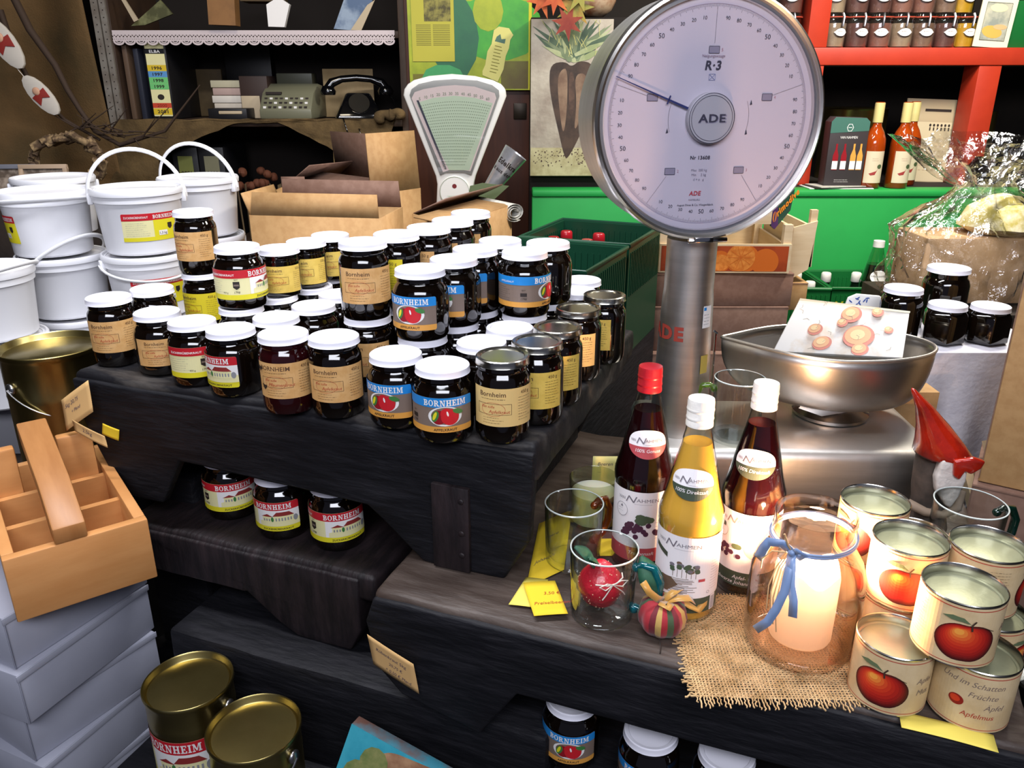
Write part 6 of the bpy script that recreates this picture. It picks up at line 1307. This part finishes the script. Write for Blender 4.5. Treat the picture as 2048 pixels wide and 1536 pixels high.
q.tube([ony(*p, 2.69)-B0 for p in ((0, 20), (30, 110), (70, 180), (130, 240), (200, 280))], [.010, .009, .007, .006, .004], m_twig, 8)
for k in range(26):
    f = R.random(); a_ = ony(150+150*f, 255+30*f*R.uniform(.3, 1), 2.66)-B0; q.tube([a_, a_+Vector((R.uniform(-.08, .12), R.uniform(-.03, .03), R.uniform(-.04, .08)))], [.003, .001], m_twig, 5)
q.build('branches', t, smooth=80)
m_orn = M('ornament_white', '#c9c1b5', .6); m_ornr = M('ornament_red', '#8d2a22', .6); m_ornp = M('ornament_skin', '#c99a7d', .6)
def orn(label, px, py, s_, tilt):
    p = ony(px, py, 2.62); t = thing('hanging_ornament', label, 'ornament', p); t.rotation_euler = (0, math.radians(tilt), 0)
    q = MB(); q.prism([(s_*.45*math.cos(k*PI/8), s_*(1.0 if math.sin(k*PI/8) > 0 else 1.05)*math.sin(k*PI/8)) for k in range(16)], -.006, .006, m_orn); q.build('oval_body', t, bev=.002)
    q = MB(); q.prism([(-s_*.36, .12*s_), (s_*.36, .12*s_), (s_*.30, -.35*s_), (0, -.15*s_), (-s_*.30, -.35*s_)], -.009, -.006, m_ornr); q.ball((0, -.008, s_*.2), s_*.18, m_ornp, 10, 8, (1, .3, 1)); q.build('red_band', t, bev=.001)
    q = MB(); q.tube([(0, 0, s_), (.004, 0, s_+.06)], .001, m_cord, 5); q.build('thread', t)
orn('white oval wooden ornament with a red scarf band hanging at the left', 82, 190, .068, -38)
orn('red and white ornament partly outside the photo at the far left', 8, 85, .08, -30)
for k in range(2):
    p = ony((18, 78)[k], (345, 335)[k], 2.3); t = thing('framed_photo', ('grey picture frame at the far left behind the buckets, left one', 'small wooden picture frame behind the white buckets at the far left')[k], 'frame', (p.x, 2.3, 1.17 if k else 1.17)); w_ = .065; h_ = .115
    t.rotation_euler = (math.radians(-10), 0, .1)
    q = MB(); mm = M('frame_pale', '#a89078', .6) if k else M('frame_grey', '#6c6d76', .6)
    for a_, b_ in (((-w_, 0, 0), (w_, .012, .012)), ((-w_, 0, h_-.012), (w_, .012, h_)), ((-w_, 0, .012), (-w_+.012, .012, h_-.012)), ((w_-.012, 0, .012), (w_, .012, h_-.012))): q.box(a_, b_, mm)
    q.build('frame_bars', t, bev=.001); q = MB(); q.box((-w_+.01, .006, .01), (w_-.01, .010, h_-.01), M('old_photo', '#5a4c40', .5, n=(30, '#a09080', .4, .6))); q.build('photo', t)
q = MB(); q.box((-1.95, 2.2, 0), (-1.10, 2.5, 1.168), m_dkw); o = q.build('wooden_chest', bev=.004); tag(o, 'dark chest at the far left behind the bucket table', 'chest')
t = thing('straw_wreath', 'dark straw wreath lying behind the white buckets at the left', 'wreath', ony(135, 325, 2.35))
q = MB()
for k in range(60): an = 2*PI*k/60; q.tube([(.10*math.cos(an), .0, .07*math.sin(an)), (.10*math.cos(an+.4)+R.uniform(-.02, .02), R.uniform(-.03, .03), .07*math.sin(an+.4)+R.uniform(-.02, .02))], [.012, .008], M('dark_straw', '#4b3826', .85, n=(60, '#8a7250', .45, .6)), 6)
q.build('straw', t, smooth=60)
# ------------------------------------------------------------------ cupboard, paintings
m_door = M('cupboard_brown', '#4a2616', .5, n=(4, '#371a0e', .35, .7, (8, 1, 1)))
xl, xr = bz_(815, 200).x, bz_(1060, 200).x
t = thing('cupboard', 'brown wooden cupboard behind the fan scale with a dark key plate', 'cupboard', ((xl+xr)/2, YB, 0)); hw_ = (xr-xl)/2
q = MB(); q.box((-hw_, 0, 0), (hw_, .44, 2.1), m_door); q.build('body', t, bev=.003)
q = MB(); q.box((-hw_+.02, -.016, .5), (hw_-.002, -.0005, 2.05), m_door); dd_ = q.build('door', t, bev=.002)
q = MB(); kx = bz_(1040, 222).x-(xl+xr)/2; kz = bz_(1040, 222).z; q.box((kx-.022, -.022, kz-.026), (kx+.022, -.0165, kz+.026), M('key_plate', '#2a221a', .4, metal=.6)); o = q.build('key_plate', dd_, bev=.002)
gz0, gz1 = bz_(900, 180, YB-.03).z, 2.02; gx0, gx1 = bz_(818, 90, YB-.03).x, bz_(1063, 90, YB-.03).x
t = thing('green_painting', 'green and yellow abstract painting hung on the cupboard, papers stuck to it', 'painting', ((gx0+gx1)/2, YB-.018, gz0)); w_ = (gx1-gx0)/2; h_ = gz1-gz0
q = MB(); q.box((-w_, -.022, 0), (w_, 0, h_), M('canvas_yellow_edge', '#9a9a1e', .6)); q.build('canvas', t, bev=.001)
a = Art(); c = [M('paint_%d' % k, a_, .45, n=(9, b_, .35, .65)) for k, (a_, b_) in enumerate((('#7f8f14', '#a7b01f'), ('#2f8a2a', '#49a52c'), ('#1d5a3c', '#26683f'), ('#6d6a12', '#5a4c12'), ('#3f9a5c', '#2f8a4a')))]
a.r(-w_, 0, w_, h_, c[0], 0); a.r(-w_*.05, .12, w_*.92, .27, c[1], 1); a.e(w_*.45, .19, .15, .10, c[1], 1.5, 14); a.e(-w_*.25, .16, .08, .13, c[2], 2, 12); a.r(w_*.5, .004, w_*.95, .09, c[3], 2); a.e(-w_*.45, .04, .07, .04, c[4], 2, 10); a.r(-w_*.95, .0, -w_*.5, .05, c[3], 1); a.r(-w_, 0, -w_*.95, h_, c[0], 3); a.r(w_*.95, 0, w_, h_, M('paint_yellow', '#c5bf1c', .5), 3); a.e(.06, .24, .05, .06, c[0], 3, 12)
a.build('painted_picture', flat(off=.0225), t, step=0)
def pinned(label, px0, py0, px1, py1, mat, y, rot=0, art=None, name='newspaper_cutting', poly=None):
    A_, B_ = ony(px0, py1, y), ony(px1, py0, y); c_ = (A_+B_)/2; w2, h2 = abs(B_.x-A_.x)/2, abs(B_.z-A_.z)/2
    t = thing(name, label, 'paper', (c_.x, y, c_.z)); t.rotation_euler = (0, rot, 0)
    q = MB(); q.prism(poly(w2, h2) if poly else [(-w2, -h2), (w2, -h2), (w2, h2), (-w2, h2)], -.0008, .0004, mat); q.build('sheet', t)
    if art: A2 = Art(); art(A2, w2, h2); A2.build('print', flat(off=.0010), t, step=0)
m_npy = M('yellowed_newsprint', '#b3ac3a', .6); m_npd = M('print_dark_photo', '#4a4420', .6, n=(40, '#8f8740', .4, .6)); m_npl = M('print_line', '#7c772a', .6)
def art1(A2, w, h):
    A2.r(-w*.4, 0, w*.85, h*.72, m_npd, 0)
    for k in range(12): A2.r(-w*.8, -h*.1-k*h*.045, -w*.1, -h*.08-k*h*.045, m_npl, 0); A2.r(0, -h*.1-k*h*.045, w*.8, -h*.08-k*h*.045, m_npl, 0)
    A2.t('Ernte', -w*.1, h*.8, .010, m_npd, 0)
pinned('yellowed newspaper cutting with a photo, stuck on the green painting', 826, -40, 906, 123, m_npy, YB-.0425, 0, art1)
def art2(A2, w, h):
    A2.p([(-w*.5, h*.42), (w*.5, h*.42), (w*.5, h*.6), (w*.1, h*.55), (-w*.1, h*.72), (-w*.4, h*.6)], M('print_teal', '#4a6b5a', .6), 0)
    for k in range(9): A2.r(-w*.4, h*.25-k*h*.12, w*.4*(1 if k % 2 else .7), h*.28-k*h*.12, m_npl, 0)
pinned('torn pale paper stuck at a slant on the green painting', 975, 52, 1015, 162, M('torn_cream_paper', '#cfc874', .6), YB-.0425, math.radians(13), art2, 'torn_paper', lambda w, h: [(-w, -h*.9), (-w*.2, -h*.95), (w*.6, -h), (w*.9, -h*.5), (w*.85, 0), (w, h*.3), (w*.95, h*.6), (w*1.15, h*.8), (w*.6, h), (-w*.4, h*.97), (-w*.8, h*.8), (-w*.75, h*.3), (-w, 0), (-w*.95, -h*.5), (-w*1.1, -h*.75)])
# carrot painting
YP = 2.72; A_, B_ = ony(1060, 352, YP), ony(1228, 38, YP)
t = thing('root_painting', 'painting of a large brown root with green leaves on pale ground, above the green counter', 'painting', ((A_.x+B_.x)/2, YP, A_.z)); w_ = (B_.x-A_.x)/2; h_ = B_.z-A_.z
m_pg0 = M('painting_pale_ground', '#b3aa98', .6, n=(9, '#8f8273', .38, .66), b=(60, .4))
q = MB(); q.box((-w_, 0, 0), (w_, .022, h_), m_pg0); q.build('canvas', t, bev=.001)
a = Art(); a.r(-w_, .0, w_, .09, M('paint_cream', '#b5ae86', .6, n=(20, '#9a9068', .4, .6)), 0)
mr_ = [M('paint_root_%d' % k, c_, .6, n=(14, d_, .4, .6)) for k, (c_, d_) in enumerate((('#4a382c', '#2f231c'), ('#6b5240', '#8a715a'), ('#33261f', '#5a4234')))]
rx = w_*.0
a.sp([(rx-.070, .29), (rx-.066, .345), (rx-.02, .352), (rx+.0, .335), (rx+.025, .355), (rx+.070, .345), (rx+.078, .29), (rx+.064, .21), (rx+.034, .13), (rx-.004, .055), (rx-.016, .06), (rx-.034, .13), (rx-.058, .22)], mr_[0], 1)
a.sp([(rx-.045, .30), (rx-.03, .33), (rx-.012, .33), (rx-.01, .22), (rx-.02, .12), (rx-.035, .2)], mr_[1], 2); a.sp([(rx+.01, .31), (rx+.04, .32), (rx+.055, .29), (rx+.04, .2), (rx+.012, .13), (rx+.02, .23)], mr_[1], 2); a.sp([(rx-.01, .32), (rx+.01, .32), (rx+.014, .2), (rx-.004, .18)], mr_[2], 3)
ml_ = [M('paint_leaf_%d' % k, c_, .6, n=(12, d_, .4, .6)) for k, (c_, d_) in enumerate((('#5f6e4e', '#7d8a68'), ('#3f5240', '#55684e'), ('#8f9a6a', '#b0b58a')))]
R = random.Random(21)
for k in range(46):
    an = R.uniform(.35, PI-.35); L = R.uniform(.06, .17); bx_, by_ = rx+R.uniform(-.02, .02), .35+R.uniform(0, .03); wd = R.uniform(.006, .014)
    tx_, ty_ = bx_+L*math.cos(an), by_+L*math.sin(an)*.95; tx_ = min(max(tx_, -w_+.004), w_-.004); nx_, ny_ = -math.sin(an)*wd, math.cos(an)*wd
    a.p([(bx_-nx_*.4, by_-ny_*.4), ((bx_+tx_)/2-nx_, (by_+ty_)/2-ny_), (tx_, ty_), ((bx_+tx_)/2+nx_, (by_+ty_)/2+ny_), (bx_+nx_*.4, by_+ny_*.4)], ml_[k % 3], 2+k*.06)
for k in range(30): x = R.uniform(-w_+.01, w_-.03); y = R.uniform(.36, .50); a.line([(x, y), (x+R.uniform(-.02, .02), y+.03)], .0014, M('paint_yellow_line', '#c9c47a', .6), 6)
for k in range(120): x = R.uniform(-w_+.01, w_-.01); y = R.uniform(.03, .085); a.e(x, y, R.uniform(.001, .003), R.uniform(.001, .0025), mr_[2], 2, 6)
a.it = [([(min(max(x, -w_+.001), w_-.001), min(max(y, .001), h_-.001)) for x, y in v], f, m, l) for v, f, m, l in a.it]
a.build('painted_picture', flat(off=.0005), t, step=0)
# autumn leaves and shell above
m_au = [M('autumn_%d' % k, c_, .6, n=(20, d_, .4, .6)) for k, (c_, d_) in enumerate((('#b04a1c', '#c96a2c'), ('#a8762c', '#8f8a3a'), ('#7a2418', '#8d3a20')))]
t = thing('autumn_leaf_garland', 'orange and yellow autumn leaves hanging above the root painting', 'garland', ony(1130, 20, 2.66)); B0 = t.location
for k, (px, py, s_, rt) in enumerate(((1085, 0, .05, .3), (1150, 15, .06, -.2), (1135, 45, .05, .1), (1110, -5, .05, .8), (1160, -10, .05, -.6))):
    P_ = ony(px, py, 2.655-.004*k)-B0; pts = []
    for i in range(14): an = 2*PI*i/14-PI/2+rt; r = s_*(1 if i % 2 == 0 else .42)*(1.1 if i == 0 else 1); pts.append((P_.x+r*math.cos(an), P_.z+r*math.sin(an)))
    q = MB(); q.prism(pts, P_.y, P_.y+.0015, m_au[k % 3]); q.build('leaf', t)
t = thing('shell_dish', 'brown speckled shell like bowl standing above the root painting', 'bowl', (ony(1185, 34, 2.80).x, 2.80, ony(1185, 37, 2.80).z+.003))
q = MB(); q.lathe([(0, 0), (.03, 0), (.06, .02), (.075, .05), (.06, .08), (.03, .10), (.02, .098), (.045, .078), (.06, .05), (.048, .026), (.0, .008)], M('shell_brown', '#8a5a3c', .5, n=(22, '#b59c80', .4, .6)), 28); q.build('bowl', t, wob=.004, smooth=70)
q = MB(); q.box((A_.x, 2.75, 0), (bz_(1300, 40).x, 3.1, ony(1185, 37, 2.80).z), m_back); o = q.build('dark_cabinet', bev=.002); tag(o, 'black cabinet behind the root painting, shell bowl on top', 'cabinet')
# ------------------------------------------------------------------ green counter and red shelf
m_grn = M('bright_green_paint', '#1f9a45', .55, n=(3, '#1a8d3e', .35, .7)); m_redp = M('orange_red_paint', '#b5351c', .5, n=(6, '#a52d17', .4, .7)); 
YG = 2.66; gz = ony(1700, 380, YG).z; gx0 = ony(1064, 400, YG).x
t = thing('green_counter', 'bright green painted counter along the back wall', 'counter', (gx0, YG, 0))
q = MB(); q.box((0, 0, 0), (2.78-gx0, .04, gz-.022), m_grn); q.build('front_panel', t, bev=.004)
q = MB(); q.box((-.0, -.006, gz-.022), (2.78-gx0, .085, gz), m_grn); q.build('top_board', t, bev=.006)
q = MB(); q.box((ony(1310, 375, YG).x-gx0, .085, gz-.022), (2.78-gx0, .67, gz), m_back); q.build('rear_board', t)
# red shelf
YR = 2.78; rz0, rz1 = ony(1700, 131, YR).z, ony(1700, 95, YR).z
rx = lambda px, py=110: ony(px, py, YR).x
x_l0, x_l1 = rx(1612), rx(1652); x_r0, x_r1 = rx(1940, 240), rx(1984, 240)
t = thing('red_shelf', 'orange red painted shelf frame above the green counter, jars on its board', 'shelf', (x_l0, YR, gz+.001))
q = MB(); q.box((-.12, 0, rz0-gz), (1.25, .10, rz1-gz-.001), m_redp); q.build('shelf_beam', t, bev=.002)
q = MB(); q.box((-.12, .10, rz1-gz-.03), (1.25, .50, rz1-gz-.001), M('shelf_dark_board', '#2a1510', .7)); q.build('shelf_board', t)
for x0_, x1_ in ((-.0, x_l1-x_l0), (x_r0-x_l0, x_r1-x_l0)): q = MB(); q.box((x0_, .004, 0), (x1_, .10, rz0-gz), m_redp); q.build('post', t, bev=.002)
q = MB(); q.box((.0, .004, rz1-gz), (x_l1-x_l0, .10, 1.05), m_redp); q.build('post', t, bev=.002)
# preserve jars
m_pj = glass('preserve_glass', '#f2f2ee', '#a8a8a0', .2); m_gask = M('rubber_ring', '#a8402c', .6)
fills = [M('fill_%d' % k, c_, .4, n=(20, d_, .4, .6), coat=.4) for k, (c_, d_) in enumerate((('#8f7b68', '#a5927c'), ('#5b3c38', '#6e4c46'), ('#7a5148', '#8d6358'), ('#b88a1c', '#caa02c'), ('#6e5548', '#8a7060')))]
a_lab = Art(); a_lab.e(0, .045, .021, .013, m_ink, 0); a_lab.e(0, .045, .0195, .0115, m_wht, 1); a_lab.p([(-.024, .045), (-.018, .049), (-.018, .041)], m_wht, 1); a_lab.p([(.024, .045), (.018, .049), (.018, .041)], m_wht, 1); a_lab.scrib(-.011, .047, .022, 1, .004, m_ink, 2, .0014)
def preserve(x, y, z, fi, label, grp):
    t = thing('preserve_jar', label, 'jar', (x, y, z), R.uniform(-.3, .3), grp)
    q = MB(); q.lathe([(0, .001), (.036, 0), (.038, .004), (.040, .078), (.038, .086), (.041, .088)], m_pj, 24); q.build('jar_glass', t, smooth=50)
    q = MB(); q.lathe([(0, .003), (.035, .003), (.0375, .072), (0, .073)], fills[fi], 24); q.build('filling', t)
    q = MB(); q.lathe([(.036, .0885), (.043, .0885), (.043, .0915), (.036, .0915)], m_gask, 24); q.build('rubber_ring', t)
    q = MB(); q.lathe([(.030, .0920), (.042, .0920), (.041, .098), (0, .099)], m_pj, 24); q.build('lid', t)
    q = MB(); q.tube([(0, -.043, .062), (0, -.0455, .09), (0, -.038, .101)], .0022, m_wire, 6, flat=1.8); q.build('clip', t)
    a_lab.build('label', cyl(.0400), t, step=.006); return t
pxs = (1682, 1733, 1757, 1803, 1843, 1888, 1926); base = {}
zj = rz1+.001
last = -9
for row in range(2):
    for k, px in enumerate((1676, 1722, 1768, 1812, 1856, 1901, 1593)):
        x = rx(px, 90 if row == 0 else 40); fi = (0, 1, 2, 0, 4, 1, 0)[k] if row == 0 else (0, 1, 1, 2, 2, 4, 1)[k]
        lab = '%s preserve jar on the red shelf, %s' % (('brown', 'dark purple', 'reddish brown', 'golden', 'grey brown')[fi], 'lower row' if row == 0 else 'stacked in the upper row')
        if px == 1593: x = rx(1585, 70)
        if fi in base: dup(base[fi], (x, YR+.055, zj+.1005*row), R.uniform(-.3, .3), lab)
        else: base[fi] = preserve(x, YR+.055, zj+.1005*row, fi, lab, 'preserve jars on the red shelf')
t = preserve(rx(1942, 88), YR+.06, zj, 3, 'golden yellow preserve jar at the right end of the shelf row', 'preserve jars on the red shelf')
dup(t, (rx(1938, 30), YR+.06, zj+.1005), .2, 'golden yellow jar stacked at the right end of the upper row')
A_, B_ = ony(1940, 92, YR+.02), ony(2032, -20, YR+.02)
t = thing('picture_card', 'white framed card with a picture of carrots on the red shelf', 'picture', ((A_.x+B_.x)/2, YR+.006, zj)); w2 = (B_.x-A_.x)/2; t.rotation_euler.y = .06
q = MB(); q.box((-w2, 0, 0), (w2, .004, .22), M('card_cream', '#e3dcc0', .5)); q.build('card', t)
a = Art(); a.r(-w2*.72, .02, w2*.72, .13, M('card_grey', '#8a8f86', .5, n=(20, '#b5b3a0', .4, .6)), 0); a.e(-w2*.1, .045, w2*.6, .018, M('carrot_print', '#c9a552', .5), 1, 14, rot=-.15); a.e(w2*.3, .06, w2*.4, .008, M('carrot_print2', '#d3a878', .5), 2, 12); a.e(0, .115, w2*.5, .012, m_cream, 1, 14); a.frame(-w2*.72, .02, w2*.72, .13, .001, m_ink, 2); a.t('Gemüse', 0, .15, .010, M('card_gold', '#c2a24a', .5), 0)
a.build('print', flat(off=.0006), t, step=0)
q = MB(); q.box((-.03, 0, 0), (.05, .06, .14), m_gc2); o = q.build('green_box', loc=(rx(2052, 60), YR+.05, zj), bev=.002); tag(o, 'green box at the right edge of the red shelf', 'box')
# things on the counter
zc_ = gz+.001
m_liq = M('amber_liqueur', '#a8420c', .06, coat=.6, n=(4, '#6e2206', .35, .65)); m_capc = M('cap_cream', '#cdc07f', .4)
wine = None
for k, (px, y, lab) in enumerate(((1742, 2.72, 'amber liqueur bottle with cream cap, the single one on the left'), (1797, 2.72, 'amber liqueur bottle with cream cap, right front of the pair'), (1812, 2.80, 'amber liqueur bottle half hidden behind its twin'))):
    x = ony(px, 330, y).x
    if wine is None:
        wine = thing('liqueur_bottle', lab, 'bottle', (x, y, zc_), 0, 'amber bottles on the green counter')
        q = MB(); q.lathe([(0, .002), (.032, 0), (.035, .004), (.035, .135), (.033, .155), (.024, .178), (.0145, .195), (.0135, .205), (.0135, .268)], m_liq, 36); q.build('bottle_glass', wine, smooth=50)
        q = MB(); q.lathe([(.0145, .205), (.0155, .206), (.0155, .262), (.0150, .266), (0, .267)], m_capc, 28); q.build('cap', wine)
        a = Art(); a.r(-.033, .018, .033, .118, M('liqueur_label', '#d3c5a8', .5), 0); a.p([(-.018, .048), (.004, .056), (.012, .066), (.008, .060), (.001, .044), (-.012, .042)], M('carrot_red', '#9a3836', .5), 1); a.e(.014, .070, .008, .007, M('leaf_dull', '#4a5a3a', .5), 1); a.scrib(-.012, .095, .024, 2, .006, M('label_pinkish', '#b58f7a', .5), 1, .0008)
        a.build('label', cyl(.035), wine, step=.005)
    else: dup(wine, (x, y, zc_), .1, lab)
x = ony(1690, 330, 2.70).x; w_ = .062
t = thing('gift_box', 'dark gift carton with teal slanted top and a printed picture of bottles', 'box', (x, 2.685, zc_))
q = MB(); q.prism([(-w_, 0), (w_, 0), (w_, .20), (w_*.8, .212), (-w_*.8, .215), (-w_, .20)], 0, .055, M('gift_dark', '#3a3436', .5)); q.build('carton', t, bev=.001)
a = Art(); a.p([(-w_, .165), (w_, .172), (w_, .20), (w_*.8, .211), (-w_*.8, .214), (-w_, .20)], M('gift_teal', '#3f6a5e', .5), 0); a.ring(0, .182, .011, .013, .0018, m_wht, 1, 6); a.line([(-.006, .182), (.006, .182)], .0016, m_wht, 1); a.t('VAN NAHMEN', 0, .148, .008, m_wht, 1, sx=.75)
for k, (cx, c_) in enumerate(((-.035, m_app2), (-.008, m_app2), (.022, m_org), (.044, m_org))): a.p([(cx-.009, .05), (cx+.009, .05), (cx+.009, .095), (cx+.003, .115), (cx+.003, .132), (cx-.003, .132), (cx-.003, .115), (cx-.009, .095)], c_, 1); a.r(cx-.009, .052, cx+.009, .078, m_wht, 2)
a.scrib(-.03, .018, .06, 2, .006, m_wht, 1, .0008); a.build('print', flat(off=.0006), t, step=0)
t = thing('wall_calendar', 'beige calendar board with small printed icons leaning behind the amber bottles', 'calendar', (ony(1845, 300, 2.9).x, 2.88, zc_)); t.rotation_euler = (math.radians(-6), math.radians(2), 0)
q = MB(); q.box((-.085, 0, 0), (.085, .006, .275), M('calendar_beige', '#b3a283', .6)); q.build('board', t)
a = Art(); a.r(-.080, .002, .080, .20, M('calendar_paper', '#cbbd9c', .6), 0)
for k in range(6): a.e(.005+k*.013, .190, .004, .005, m_ink, 1, 8); a.r(.003+k*.013, .172, .0075+k*.013, .183, m_ink, 1)
for i in range(6):
    for j in range(7): a.r(-.03+j*.015, .12-i*.016, -.021+j*.015, .1208-i*.016, MT['label_pinkish'], 1)
a.r(-.02, .235, .07, .243, m_ink, 1); a.build('print', flat(off=.0006), t, step=0)
tn_ = thing('golden_tin_bucket', 'golden tin bucket on the counter behind the dark gift carton', 'bucket', (ony(1692, 300, 3.05).x, 3.02, zc_)); q = MB(); q.lathe([(0, 0), (.11, 0), (.11, .235), (.113, .24), (.108, .243), (0, .238)], m_gld, 40); q.build('tin_body', tn_)
tn_ = thing('golden_tin_bucket', 'golden tin on the counter right of the calendar board, partly behind the red post', 'bucket', (ony(1925, 300, 3.05).x, 3.05, zc_)); q = MB(); q.lathe([(0, 0), (.09, 0), (.09, .225), (.092, .23), (0, .228)], m_gld, 40); q.build('tin_body', tn_)
for k in range(3):
    q = MB(); q.box((-.11+.01*k, -.05, 0), (.10, .05, .0025), (m_wht, m_ink, m_news)[k]); o = q.build('leaflet', loc=(ony(1690, 378, 2.66).x, 2.725, zc_+.0028*k-.0), smooth=0); o.rotation_euler.z = .1*k; tag(o, ('white leaflet at the bottom of the stack on the green counter', 'dark leaflet in the middle of the stack on the green counter', 'grey leaflet on top of the stack on the green counter')[k], 'leaflet')
for o in [x for x in bpy.data.objects if x.get('label', '').startswith('dark gift carton')]: o.location = (o.location.x, 2.70, zc_+.0086)
# jars in glass storage at far right behind cellophane
q = MB(); q.lathe([(0, 0), (.07, 0), (.072, .06), (.05, .09), (.052, .095), (0, .097)], m_jar, 30); o = q.build('round_pot', loc=(ony(1985, 340, 2.75).x, 2.80, zc_), smooth=50); tag(o, 'dark round glass pot on the counter at the far right', 'pot')
